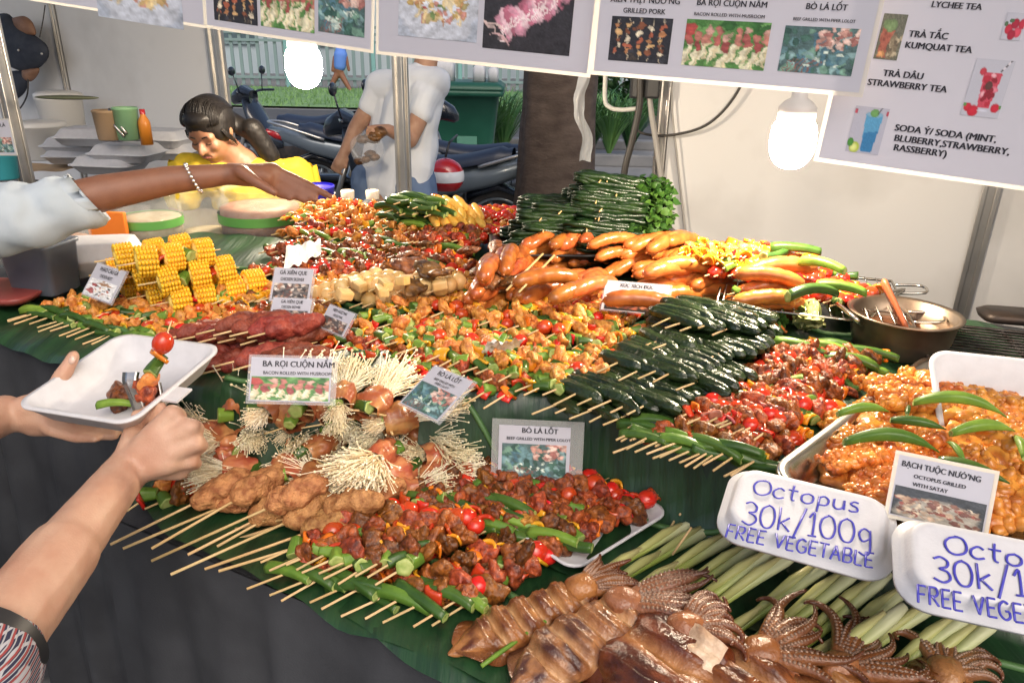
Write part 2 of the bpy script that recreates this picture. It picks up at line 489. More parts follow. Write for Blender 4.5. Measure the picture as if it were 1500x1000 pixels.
# ------------------------------------------------------------------ banana leaves over the counter
M_leaf = mat('banana_leaf', (0.006, 0.026, 0.011), .42, col2=(0.014, 0.052, 0.018), scale=6, bump=.55, bscale=9, coat=.2, stretch=(9, .7, 1), mrot=R(27), var=.2)
M_rib = mat('leaf_rib', (0.07, 0.16, 0.05), .45)
def leaf(label, u0, u1, v0, v1, lift, ang=0.0, seed=0, rag=.02):
    um, vm = (u0 + u1) / 2, (v0 + v1) / 2; ca, sa = math.cos(ang), math.sin(ang)
    nu = max(24, int((u1 - u0) / .02)); nv = max(12, int((v1 - v0) / .012))
    def pt(a, b, l=0.0):
        uu = lerp(u0, u1, a) - um; e = (abs(a - .5) * 2) ** 4
        vv = (lerp(v0, v1, b) - vm) * (1 - .45 * e)
        vv += rag * (b - .5) * 2 * nz((a * 6 + seed, b, seed), 1.0)
        u = um + uu * ca - vv * sa; v = vm + uu * sa + vv * ca
        z = zsurf(u, v) + lift + l + .003 * math.sin(a * nu * 1.1 + b * 3) * 1.0 + .006 * (nz((u, v, seed), 9) + .3)
        return UV(u, v, z)
    o = MB().grid(pt, nu, nv).build('banana_leaf', M_leaf)
    tag(o, label, 'leaf', 'banana leaves lining the counter')
    rb = MB().tube([pt(i / 40, .5, .003) for i in range(41)], .005, 6).build('midrib', M_rib, o)
    return o
leaf('dark banana leaf hanging over the front edge under the squid', -.62, .75, .545, .80, .002, R(1), 1)
leaf('dark banana leaf at the left front corner under the meatball sticks', -1.06, -.15, .565, .86, .004, R(-3), 2)
leaf('banana leaf under the foam price boxes and lemongrass', -.10, .95, .72, 1.02, .008, R(0), 3)
leaf('banana leaf draped down the step behind the leaning menu card', -.62, .18, .78, 1.10, .012, R(2), 4)
leaf('banana leaf hanging over the left edge below the chicken sticks', -1.75, -.82, .715, .98, .003, R(-2), 5)
leaf('banana leaf under the mixed skewers in the middle of the counter', -1.1, .1, .98, 1.34, .004, R(2), 6)
leaf('banana leaf under the sausages near the middle', -.7, .40, 1.25, 1.62, .006, R(-1), 7)
leaf('banana leaf under the corn skewers', -1.75, -.6, 1.0, 1.45, .008, R(3), 8)
leaf('banana leaf at the back of the counter under the okra bundle', -1.5, -.1, 1.5, 1.86, .004, R(0), 9)
leaf('crumpled banana leaf between the foam box and the bacon rolls', -.93, -.66, .70, .95, .022, R(25), 10, .03)
leaf('banana leaf under the tomato and okra skewers by the steel tray', -.22, .52, .93, 1.3, .012, R(3), 11)

# ------------------------------------------------------------------ street seen through the open window
def fence_far():
    rt = empty('picket_fence', (0, 27.4, 0), 'long white picket fence across the far side of the road', 'fence')
    pk = MB()
    for i in range(160):
        x = -24 + i * .3; pk.box((x, 0, .95), (.11, .04, 1.7))
    pk.build('picket', mat('fence_white', (0.17, 0.24, 0.25), .6), rt)
    r_ = MB()
    for z in (.35, 1.55, 1.8, 2.02): r_.box((0, -.05, z), (48, .05, .09))
    r_.build('rail', MATS['fence_white'], rt)
    p_ = MB()
    for i in range(16): p_.box((-23 + i * 3.0, -.08, 1.05), (.14, .1, 2.1), bev=.02)
    p_.build('fence_post', mat('fence_teal', (0.16, 0.33, 0.33), .6), rt)
fence_far()
bl = empty('building', (0, 44, 0), 'pale blue grey building far behind the picket fence', 'building')
MB().box((0, 0, 5), (70, 8, 10)).build('wall', mat('far_wall', (0.34, 0.42, 0.46), .8, col2=(.40, .47, .5), scale=.3), bl)
for i in range(14):
    w_ = MB().box((-26 + i * 4, -4.03, 2.6), (1.7, .08, 2.2)).build('window', mat('far_glass', (0.08, 0.12, 0.14), .15), bl)
    MB().box((-26 + i * 4, -4.09, 2.6), (.08, .06, 2.2)).box((-26 + i * 4, -4.08, 1.42), (1.9, .12, .12)).build('frame', MATS['fence_white'], w_)
M_leafy = mat('tree_leaf', (0.02, 0.07, 0.02), .6, col2=(.05, .13, .03), scale=2, var=.25)
M_bark = mat('bark', (0.048, 0.031, 0.023), .85, col2=(0.10, 0.072, 0.055), scale=9, bump=1.0, bscale=38, stretch=(1, 1, 2.2), contrast=(.3, .7))
def bush(name, label, cat, loc, r, n, leafsize, seed, trunk=None):
    random.seed(seed); rt = empty(name, loc, label, cat)
    mb = MB()
    for i in range(n):
        d = Vector((random.gauss(0, 1), random.gauss(0, 1), random.gauss(0, 1))).normalized() * random.uniform(.55, 1) ** .6
        c = Vector((d.x * r[0], d.y * r[1], r[3] + d.z * r[2])); c += Vector((nz(c, 1.3), nz(c, 1.7), nz(c, 1.1))) * r[0] * .35
        a = Vector((random.gauss(0, 1), random.gauss(0, 1), random.gauss(0, .6))).normalized() * leafsize
        b = a.cross(Vector((random.gauss(0, 1), random.gauss(0, 1), 1))).normalized() * leafsize * .35
        mb.add([c - a, c + b, c + a, c - b], [(0, 1, 2, 3)], smooth=False)
    mb.build('crown', M_leafy, rt)
    if trunk:
        MB().tube(crv([(0, 0, 0), (.1, 0, trunk * .5), (0, .1, trunk)], 5), [.22] * 5 + [.17] * 6, 10).build('trunk', M_bark, rt)
bush('street_tree', 'leafy tree beyond the picket fence, left of the lamp', 'tree', (-9, 32, 0), (3.2, 2.5, 2.4, 4.6), 3000, .22, 1, 3.4)
bush('street_tree', 'leafy tree beyond the picket fence above the green bin', 'tree', (1.5, 33, 0), (3.4, 2.5, 2.4, 4.6), 3000, .22, 2, 3.4)
bush('shrub', 'dark green shrub across the road right of the tree trunk', 'shrub', (3.2, 19.5, 0), (2.0, .8, .8, .9), 2600, .16, 3)

# the big trunk
def trunk():
    b0 = at_y(808, 300, 5.0); x0 = b0.x
    def fn(a, b):
        an = 2 * math.pi * a; z = b * 4.2
        r = .235 + .10 * math.exp(-z * 2.2) + .02 * nz((math.cos(an) * 1.3, math.sin(an) * 1.3, z * .8), 1.5)
        r += .008 * nz((math.cos(an) * 5, math.sin(an) * 5, z * 4), 1.7)
        k = Vector((.55, -.83, 0)); dd = max(0, math.cos(an) * k.x + math.sin(an) * k.y) ** 60
        r -= .03 * dd * math.exp(-((z - 1.08) / .05) ** 2)
        return (x0 + r * math.cos(an) + .03 * math.sin(z), 5.0 + r * math.sin(an), z)
    rt = empty('street_tree', (0, 0, 0), 'thick brown tree trunk standing close behind the stall', 'tree')
    MB().grid(fn, 64, 120).build('trunk', M_bark, rt)
    random.seed(8); mb = MB()
    for i in range(1800):
        d = Vector((random.gauss(0, 1), random.gauss(0, 1), random.gauss(0, 1))).normalized() * random.uniform(.5, 1)
        c = Vector((x0 + d.x * 2.6, 5.6 + d.y * 2.2, 5.6 + d.z * 1.5)); a = Vector((random.gauss(0, 1), random.gauss(0, 1), random.gauss(0, .5))).normalized() * .14
        b = a.cross(Vector((random.gauss(0, 1), 1, 1))).normalized() * .05
        mb.add([c - a, c + b, c + a, c - b], [(0, 1, 2, 3)], smooth=False)
    mb.build('crown', M_leafy, rt)
trunk()

# strap leaved plants
M_strap = mat('strap_leaf', (0.035, 0.13, 0.04), .5, col2=(.08, .20, .05), scale=4, var=.3)
def strap(label, x, y, z, n, h, seed):
    random.seed(seed); rt = empty('strap_plant', (x, y, z), label, 'plant', 'plants along the kerb')
    mb = MB()
    for i in range(n):
        a = random.uniform(0, 6.28); l = h * random.uniform(.6, 1.1); sp = random.uniform(.25, .8) * l; w = random.uniform(.007, .014)
        P = [Vector((math.cos(a) * sp * t ** 1.3, math.sin(a) * sp * t ** 1.3, l * (t - .45 * t ** 3))) for t in (0, .2, .4, .6, .8, 1)]
        sd = Vector((-math.sin(a), math.cos(a), 0)); vs = []; fs = []
        for j, p in enumerate(P):
            ww = w * (1 - (j / 5) ** 2 * .95); vs += [p - sd * ww, p + sd * ww]
            if j: fs.append((2 * j - 2, 2 * j - 1, 2 * j + 1, 2 * j))
        mb.add(vs, fs)
    mb.build('leaves', M_strap, rt)
for i, (px, yy, lb) in enumerate([(705, 10.6, 'strap leaved plant right behind the green bin'), (738, 10.9, 'strap leaved plant between the bin and the trunk'), (725, 11.6, 'strap leaved plant furthest behind the green bin'), (868, 11.2, 'strap leaved plant just right of the trunk'), (895, 10.9, 'strap leaved plant in the gap right of the trunk'), (925, 11.3, 'strap leaved plant beside the right white wall'), (655, 11.5, 'strap leaved plant behind the man in white')]):
    p = at_y(px, 180, yy); strap(lb, p.x, yy, .05, 150, 1.5, 20 + i)
tag(MB().box((2.0, 10.4, .08), (5.5, .16, .16), bev=.02).build('kerb', MATS['kerb_stone']), kind='structure')

# green wheelie bin
def bin_():
    p = at_y(680, 150, 8.0)
    rt = empty('wheelie_bin', (p.x, 8.0, 0), 'green wheeled rubbish bin behind the man in white', 'bin')
    g = mat('bin_green', (0.012, 0.085, 0.052), .4, col2=(.02, .11, .07), scale=3)
    MB().rloft([(.28, .30, .04, .08), (.31, .33, .05, .6), (.36, .38, .05, 1.04), (.41, .43, .05, 1.045), (.41, .43, .05, 1.10), (.37, .39, .04, 1.10)], close_bottom=True).build('body', g, rt)
    MB().rloft([(.42, .44, .05, 1.105), (.42, .44, .05, 1.13), (.36, .38, .05, 1.17)]).build('lid', g, rt)
    mb = MB()
    for s in (-1, 1): mb.lathe([(.02, -.03), (.10, -.03), (.10, .03), (.02, .03)], 20, M=Matrix.Translation((s * .33, .25, .1)) @ Matrix.Rotation(R(90), 4, 'Y'))
    mb.build('wheel', M_rubber, rt)
    MB().box((.05, -.353, .62), (.2, .004, .08)).build('worn_patch', mat('bin_pale', (.10, .28, .2), .6), rt)
    for i, (dx, w, h) in enumerate(((-.22, .26, .2), (.16, .12, .16), (.3, .1, .14))):
        b = MB().rloft([(w / 2, .11, .03, 0), (w / 2, .11, .03, h * .8), (w / 2 - .03, .09, .02, h)], close_bottom=True).build('white_box', M_foam)
        b.location = (p.x + dx, 7.9, 1.172)
        tag(b, ['larger white box on the lid of the green bin', 'small white tub in the middle of the bin lid', 'small white tub at the right end of the bin lid'][i], 'box')
bin_()

# motorbikes
M_bk = mat('bike_black', (0.012, 0.016, 0.025), .25, coat=.5)
M_seat = mat('bike_seat', (0.018, 0.028, 0.055), .45, bump=.1, bscale=200)
M_bkg = mat('bike_grey', (0.16, 0.20, 0.24), .3, .3, coat=.5)
M_red = mat('red_gloss', (0.45, 0.015, 0.02), .2, coat=.6)
def motorbike(label, loc, rz, accent, scale=1.0):
    """local x forward, wheels on z=0"""
    rt = empty('motorbike', loc, label, 'motorbike')
    rt.rotation_euler = (0, 0, rz); rt.scale = (scale,) * 3
    for x in (-.62, .62):
        w = MB(); T = Matrix.Translation((x, 0, .29)) @ Matrix.Rotation(R(90), 4, 'X')
        w.lathe([(.235, -.035), (.27, -.04), (.29, -.02), (.295, 0), (.29, .02), (.27, .04), (.235, .035), (.235, -.035)], 40, M=T)
        wo = w.build('wheel', M_rubber, rt)
        s = MB(); s.lathe([(.215, -.025), (.24, -.03), (.24, .03), (.215, .025), (.215, -.025)], 40, M=T)
        for k in range(5):
            a = 2 * math.pi * k / 5; s.tube([(x, 0, .29), (x + .22 * math.cos(a), 0, .29 + .22 * math.sin(a))], .014, 6)
        s.lathe([(.001, -.05), (.05, -.05), (.05, .05), (.001, .05)], 16, M=T)
        s.build('rim', M_bkg, wo)
    # seat
    def seat(a, b):
        t = a; x = lerp(-.72, .12, t); an = lerp(-100, 100, b)
        w = .11 + .03 * math.sin(t * 3.1) - .05 * max(0, t - .8) * 5 * .4; h = .055 + .02 * (1 - t)
        z = .74 + .05 * (1 - t) ** 2 + .02 * math.cos(t * 6)
        if t < .06 or t > .94: w *= .8; h *= .7
        return (x, w * math.sin(R(an)), z + h * math.cos(R(an)))
    MB().grid(seat, 20, 12).build('seat', M_seat, rt)
    # tail and under seat fairing, leg shield, front fairing as swept shells
    def shell(sts, name, m):
        vs = []; fs = []; n = 14
        for (x, z, w, h) in sts:
            for j in range(n):
                a = 2 * math.pi * j / n; sx = math.cos(a); sz = math.sin(a)
                vs.append((x, w * math.copysign(abs(sx) ** .7, sx), z + h * math.copysign(abs(sz) ** .7, sz)))
        for i in range(len(sts) - 1):
            for j in range(n): fs.append((i * n + j, i * n + (j + 1) % n, (i + 1) * n + (j + 1) % n, (i + 1) * n + j))
        fs += [tuple(range(n)), tuple(range((len(sts) - 1) * n, len(sts) * n))]
        return MB().add(vs, fs).build(name, m, rt)
    shell([(-.98, .80, .03, .03), (-.85, .76, .09, .06), (-.6, .68, .12, .08), (-.3, .62, .12, .10), (-.05, .56, .11, .10), (.1, .48, .1, .08)], 'tail_fairing', M_bkg)
    shell([(-1.0, .79, .03, .02), (-.93, .765, .075, .04), (-.86, .75, .08, .04)], 'tail_light', M_red)
    shell([(-.3, .42, .1, .16), (0, .38, .12, .17), (.25, .40, .1, .15)], 'engine', M_dark)
    shell([(.05, .5, .12, .05), (.25, .55, .16, .12), (.38, .72, .19, .16), (.46, .9, .14, .09)], 'leg_shield', accent)
    shell([(.40, .96, .09, .07), (.50, .99, .13, .09), (.60, .95, .09, .07), (.64, .93, .04, .03)], 'headlight_cowl', M_bk)
    shell([(.30, .52, .04, .02), (.50, .60, .07, .025), (.70, .60, .07, .025), (.90, .50, .06, .02)], 'front_mudguard', accent)
    shell([(-.85, .52, .06, .02), (-.62, .60, .07, .025), (-.4, .52, .06, .03)], 'rear_mudguard', M_bk)
    f = MB(); f.tube([(.42, -.07, .85), (.62, -.07, .29)], .022, 8); f.tube([(.42, .07, .85), (.62, .07, .29)], .022, 8); f.build('fork', M_alu, rt)
    hb = MB(); hb.tube(crv([(.36, -.36, 1.02), (.44, -.2, 1.02), (.46, 0, .98), (.44, .2, 1.02), (.36, .36, 1.02)]), .013, 8); hb.build('handlebar', M_bk, rt)
    for s in (-1, 1):
        m = MB(); m.tube([(.42, s * .22, 1.02), (.44, s * .27, 1.18)], .006, 6); m.ell((.44, s * .29, 1.22), (.015, .065, .045), 2); m.build('mirror', M_bk, rt)
    e = MB(); e.tube(crv([(.1, -.14, .28), (-.3, -.16, .26), (-.85, -.17, .38)]), [.025] * 7 + [.045] * 6, 12); e.build('exhaust', M_steel, rt)
    g = MB(); g.tube(crv([(-.5, -.13, .74), (-.85, -.13, .85), (-.98, 0, .87), (-.85, .13, .85), (-.5, .13, .74)]), .012, 8); g.build('grab_rail', M_alu, rt)
    st = MB(); st.tube([(-.05, .12, .25), (-.12, .3, 0.01)], .012, 6); st.build('side_stand', M_dark, rt)
    return rt
p = at_y(690, 230, 5.9)
motorbike('black motorbike parked between the man and the tree trunk', (p.x + .25, 5.9, 0), R(12), M_bk)
p = at_y(392, 200, 6.6)
motorbike('dark motorbike with a red and white tail parked left of the man', (p.x + 1.02, 6.6, 0), R(4), M_red)
p = at_y(485, 300, 5.3)
motorbike('grey and black motorbike nearest the stall, its wheel left of the man', (p.x + .60, 5.3, 0), R(170), M_bk)
p = at_y(400, 200, 8.0)
motorbike('black motorbike parked furthest back, its mirrors above the others', (p.x + .2, 8.0, 0), R(168), M_bk)
# helmet hung on the motorbike
p = at_y(653, 258, 4.75)
hm = empty('helmet', p, 'red and white helmet hanging on the black motorbike', 'helmet')
def helm(a0, a1, m, nm, k=1.0):
    r = .118 * k; prof = [(r * math.sin(R(a)), r * .95 * math.cos(R(a))) for a in np.linspace(a0, a1, 12)]
    MB().lathe(prof, 32).build(nm, m, hm)
helm(1, 70, M_red, 'shell'); helm(70, 104, mat('white_gloss', (.75, .77, .8), .25, coat=.4), 'white_band', 1.01); helm(104, 140, M_red, 'lower_shell')
MB().tube([(0, 0, .12), (.02, .05, .2), (.05, .3, .22)], .008, 6).build('strap', M_black, hm)
# ------------------------------------------------------------------ printed pictures (flat prints on the cards)
class Canvas:
    def __init__(s, w, h, bg, nzamt=0.12, seed=0):
        s.w, s.h = w, h; rs = np.random.RandomState(seed); s.rs = rs
        s.a = np.ones((h, w, 3)) * np.array(hx(bg)) * (1 + nzamt * rs.randn(h, w, 1))
        s.X, s.Y = np.meshgrid((np.arange(w) + .5) / w, (np.arange(h) + .5) / h)
    def ell(s, x, y, rx, ry, c, ang=0, soft=.25):
        asp = s.w / s.h; dx = (s.X - x) * asp; dy = s.Y - y; ca, sa = math.cos(ang), math.sin(ang)
        d = ((dx * ca + dy * sa) / (rx * asp)) ** 2 + ((-dx * sa + dy * ca) / ry) ** 2
        al = np.clip((1 - d) / soft, 0, 1)[..., None]; sh = (1.12 - .35 * np.clip(d, 0, 1))[..., None]
        s.a = s.a * (1 - al) + al * np.array(hx(c)) * sh; return s
    def line(s, x0, y0, x1, y1, w, c):
        dx, dy = x1 - x0, y1 - y0; L = dx * dx + dy * dy + 1e-9
        t = np.clip(((s.X - x0) * dx + (s.Y - y0) * dy) / L, 0, 1)
        d = np.hypot(s.X - x0 - t * dx, s.Y - y0 - t * dy); al = np.clip((w - d) / (.4 * w), 0, 1)[..., None]
        s.a = s.a * (1 - al) + al * np.array(hx(c)); return s
    def poly(s, pts, c):
        ins = np.zeros(s.X.shape, bool); k = len(pts)
        for i in range(k):
            x0, y0 = pts[i]; x1, y1 = pts[(i + 1) % k]
            if y0 == y1: continue
            ins ^= ((y0 > s.Y) != (y1 > s.Y)) & (s.X < (x1 - x0) * (s.Y - y0) / (y1 - y0) + x0)
        s.a[ins] = np.array(hx(c)) * (1 + .06 * s.rs.randn(ins.sum(), 1)); return s
    def blobs(s, n, x0, x1, y0, y1, r0, r1, cols):
        for i in range(n):
            r = s.rs.uniform(r0, r1); s.ell(s.rs.uniform(x0, x1), s.rs.uniform(y0, y1), r, r * s.rs.uniform(.7, 1.6), cols[s.rs.randint(len(cols))], s.rs.uniform(0, 3))
        return s
def pic_bacon(w=64, h=44, seed=1):
    c = Canvas(w, h, '4f8a3a', seed=seed); c.blobs(40, 0, 1, 0, .4, .05, .1, ['3f7d2e', '6aa84f', '2f6a28']); c.blobs(25, 0, 1, .6, 1, .03, .08, ['5f9a45', 'c9c79a', '86a85c'])
    for i in range(9):
        x = .06 + i * .115; y = .45 + .1 * math.sin(i * 2)
        c.line(x, y + .08, x - .07, y + .48, .035, 'e6dcb4'); c.line(x + .03, y + .08, x - .01, y + .46, .02, 'd8c794')
        c.ell(x, y, .055, .13, ['b8554a', 'a63f3c', 'c77761'][i % 3]); c.ell(x + .01, y - .18, .05, .1, ['d09a86', 'bb6a58'][i % 2])
    c.ell(.06, .22, .09, .16, 'c0392f'); return c
def pic_lolot(w=64, h=44, seed=2):
    c = Canvas(w, h, '4a6a6a', seed=seed)
    c.blobs(90, 0, 1, .1, .95, .03, .09, ['5f8f95', '3f6f60', '7fa8a8', '2f5a50', '6d9d86', '44788a']); c.blobs(36, .5, 1, 0, .42, .03, .07, ['d8a898', 'e3bfae', 'c48a78', 'a9645a'])
    for i in range(6): c.line(.05 + i * .07, .98, .2 + i * .07, .7, .012, '8a5a50')
    c.blobs(12, .2, .8, .5, .9, .02, .04, ['c8d8c8']); return c
def pic_pork(w=56, h=40, seed=3):
    c = Canvas(w, h, '2c2c34', seed=seed)
    for i in range(5):
        x = .14 + i * .18; c.line(x, .02, x - .02, .95, .01, 'b9a98a')
        for k in range(5): c.ell(x + c.rs.uniform(-.02, .02), .22 + k * .14, .055, .06, ['c07a3a', 'd9a860', '8a4a26', 'e4d3b0', 'b5562c'][(k + i) % 5], c.rs.uniform(-.4, .4))
    c.blobs(10, 0, 1, .8, 1, .02, .05, ['3b3b44', '4a4038']); return c
def pic_rice(w=56, h=40, seed=4):
    c = Canvas(w, h, 'aab4c4', seed=seed, nzamt=.04); c.ell(.5, .35, .56, .75, 'c9cfdb', soft=.08)
    c.blobs(190, .14, .86, -.05, .72, .025, .05, ['d9b060', 'e0c480', 'c98a4a', 'd08a7a', 'b0a060', 'e6d2a0', 'c4a24a'])
    c.blobs(14, .3, .8, .1, .7, .02, .03, ['7a9a50', 'c0504a']); return c
def pic_squid(w=60, h=40, seed=5):
    c = Canvas(w, h, '343238', seed=seed)
    for i in range(13):
        t = i / 12; x = lerp(.22, .88, t); y = lerp(.72, .2, t); c.ell(x, y, .06, .2, ['d98aa4', 'e9b8c4', 'c4607e'][i % 3], -.5)
        c.line(x - .05, y + .16, x + .05, y - .16, .012, 'f0d9d8')
    c.line(.2, .75, .08, .62, .02, 'e0c0b8'); c.line(.08, .62, .1, .8, .02, 'e0c0b8'); c.line(.1, .8, .26, .92, .02, 'd8a8a8')
    return c
def pic_octo(w=60, h=36, seed=6):
    c = Canvas(w, h, '3b4148', seed=seed); c.ell(.5, .75, .5, .55, 'a8a090'); c.blobs(110, .08, .95, .3, 1, .02, .06, ['b08a6a', 'c7a888', '8a5a48', 'd8c4a4', 'a04a3c', '7a4a40'])
    return c
def pic_meat(w=36, h=28, seed=7):
    c = Canvas(w, h, '5a5450', seed=seed); c.blobs(80, .02, .98, .05, .95, .03, .08, ['b9a08a', 'd8cabb', '7a4a3c', '3a3230', 'a87858', '8a8078']); return c
def pic_checks(w=36, h=36, seed=8):
    c = Canvas(w, h, 'dcdcdc', seed=seed, nzamt=.04)
    for i in range(4):
        for k in range(4): c.ell(.35 + i * .14 + k * .03, .4 + k * .14, .05, .05, ['3a2a22', 'b5562c', 'e6d8c0'][(i + k) % 3])
    c.ell(.2, .35, .12, .12, 'a83a36'); c.ell(.2, .7, .12, .12, 'b0504a'); c.ell(.6, .2, .3, .12, 'a87a50'); return c
def pic_sausage(w=40, h=24, seed=9):
    c = Canvas(w, h, '2c2622', seed=seed)
    for i in range(6): c.line(.1 + i * .14, .85, .2 + i * .13, .25, .05, ['9a4a2c', 'b5653a', '7a3424'][i % 3])
    return c
PAPER = 'b9b9c3'
def pic_tea(seed=10):
    c = Canvas(34, 42, '6a6a58', seed=seed); c.poly([(.1, .3), (.62, .3), (.5, .95), (.16, .95)], 'a8543c'); c.ell(.4, .25, .3, .16, '6d8a54'); c.ell(.66, .72, .22, .3, '8a7a5c'); c.ell(.28, .88, .16, .08, 'd8944a'); c.blobs(12, .5, 1, .5, 1, .04, .08, ['b9a884', '6a5c48']); return c
def pic_straw(seed=11):
    c = Canvas(42, 48, PAPER, seed=seed, nzamt=.008); c.poly([(.3, .22), (.78, .24), (.68, .84), (.38, .84)], 'c4485a')
    c.blobs(26, .36, .7, .26, .78, .04, .07, ['d87a8a', 'b02a3c', 'e4a8b0', '8a2230']); c.ell(.52, .45, .1, .08, '5a3a36')
    for i in range(5): c.line(.72 + i * .045, .2 - i * .045, .74 + i * .045, .18 - i * .045, .022, ['3a3034', 'd8d0d4'][i % 2])
    c.ell(.27, .22, .09, .07, 'b83a48')
    for x, y, r in ((.14, .84, .11), (.3, .9, .15), (.84, .82, .12)): c.ell(x, y, r, r * .72, 'c0263a')
    c.ell(.06, .8, .05, .03, '5a8a4a'); c.ell(.97, .8, .05, .03, '5a8a4a'); c.ell(.55, .88, .16, .03, 'c8c8d4'); return c
def pic_soda(seed=12):
    c = Canvas(40, 42, 'b2b2bf', seed=seed, nzamt=.02); c.poly([(.36, .16), (.86, .16), (.76, .95), (.44, .95)], '5a9ac0'); c.poly([(.42, .55), (.82, .5), (.76, .95), (.44, .95)], '3a7aa8')
    c.ell(.61, .16, .26, .06, '86b0c8'); c.ell(.6, .13, .14, .09, '6a9a5a'); c.line(.7, .14, .78, .0, .02, '4a4a50'); c.ell(.06, .12, .05, .06, 'b04a5a'); c.ell(.96, .12, .05, .06, 'b04a5a')
    c.ell(.24, .88, .16, .13, 'b8c84a'); c.ell(.22, .88, .11, .09, 'd8e08a'); c.ell(.1, .78, .1, .1, '4a8a3a'); return c
def pic_rasp(seed=13):
    c = Canvas(30, 30, PAPER, seed=seed, nzamt=.008)
    for x, y in ((.3, .6), (.55, .4), (.75, .7), (.9, .4), (.5, .8)): c.ell(x, y, .2, .2, ['b82a40', 'd0485c', 'a02038'][int(x * 10) % 3])
    c.ell(.12, .42, .1, .1, '4a6a4a'); c.ell(.35, .3, .12, .08, '4a6a4a'); return c

def warp(c, amt=.055):
    """break up the drawn shapes the way a cheap print does"""
    h, w = c.h, c.w; rs = np.random.RandomState(w * 7 + h)
    def field(k):
        g = rs.randn(k + 2, k + 2); y = np.linspace(0, k, h); x = np.linspace(0, k, w); yi = y.astype(int); xi = x.astype(int); fy = (y - yi)[:, None]; fx = (x - xi)[None]
        G = lambda a, b: g[np.ix_(yi + a, xi + b)]
        return (G(0, 0) * (1 - fy) + G(1, 0) * fy) * (1 - fx) + (G(0, 1) * (1 - fy) + G(1, 1) * fy) * fx
    dx = (field(8) + .6 * field(17)) * amt * h * .7; dy = (field(8) + .6 * field(17)) * amt * h * .7
    X, Y = np.meshgrid(np.arange(w), np.arange(h)); a = c.a[np.clip((Y + dy).round().astype(int), 0, h - 1), np.clip((X + dx).round().astype(int), 0, w - 1)]
    m = a.mean(2, keepdims=True); a = a * .78 + m * .22
    return a * np.clip(1 + .16 * field(14) + .12 * field(30) + .05 * rs.randn(h, w), .45, 1.6)[..., None]
def canvas_obj(c, x0, y0, x1, y1, z, parent, name='photo', wa=.055):
    mb = MB(); h, w = c.h, c.w; a = np.clip(warp(c, wa) if wa else c.a, 0, 1)
    mb.grid(lambda i, j: (lerp(x0, x1, i), lerp(y1, y0, j), z), w - 1, h - 1, colfn=None, smooth=False)
    mb.c = [tuple(a[j, i]) for j in range(h) for i in range(w)]
    me = mb.mesh(name, M_print, col=True)
    return inst(name, me, parent)
def text_obj(s, x, y, size, z, parent, align='CENTER', name='lettering', m=None, bold=.012, xs=1.0):
    cu = bpy.data.curves.new('t', 'FONT'); cu.body = s; cu.size = size; cu.align_x = align; cu.align_y = 'CENTER'; cu.resolution_u = 3
    cu.fill_mode = 'FRONT'
    o = bpy.data.objects.new('t', cu); WORK.collection.objects.link(o); dg = work_dg()
    me = bpy.data.meshes.new_from_object(o.evaluated_get(dg))
    bpy.data.objects.remove(o); bpy.data.curves.remove(cu); me.name = name
    if bold:     # heavier weight: the letters laid three times, a hair apart
        bm = bmesh.new()
        for i, (ox, oz) in enumerate(((-bold, 0), (0, .00015), (bold, .0003))):
            n0 = len(bm.verts); bm.from_mesh(me); bm.verts.ensure_lookup_table()
            for v in bm.verts[n0:]: v.co.x += ox * size * 1.6; v.co.z += oz
        bm.to_mesh(me); bm.free()
    me.materials.clear(); me.materials.append(m or M_ink)
    return inst(name, me, parent, (x, y, z), scale=(xs, 1, 1))

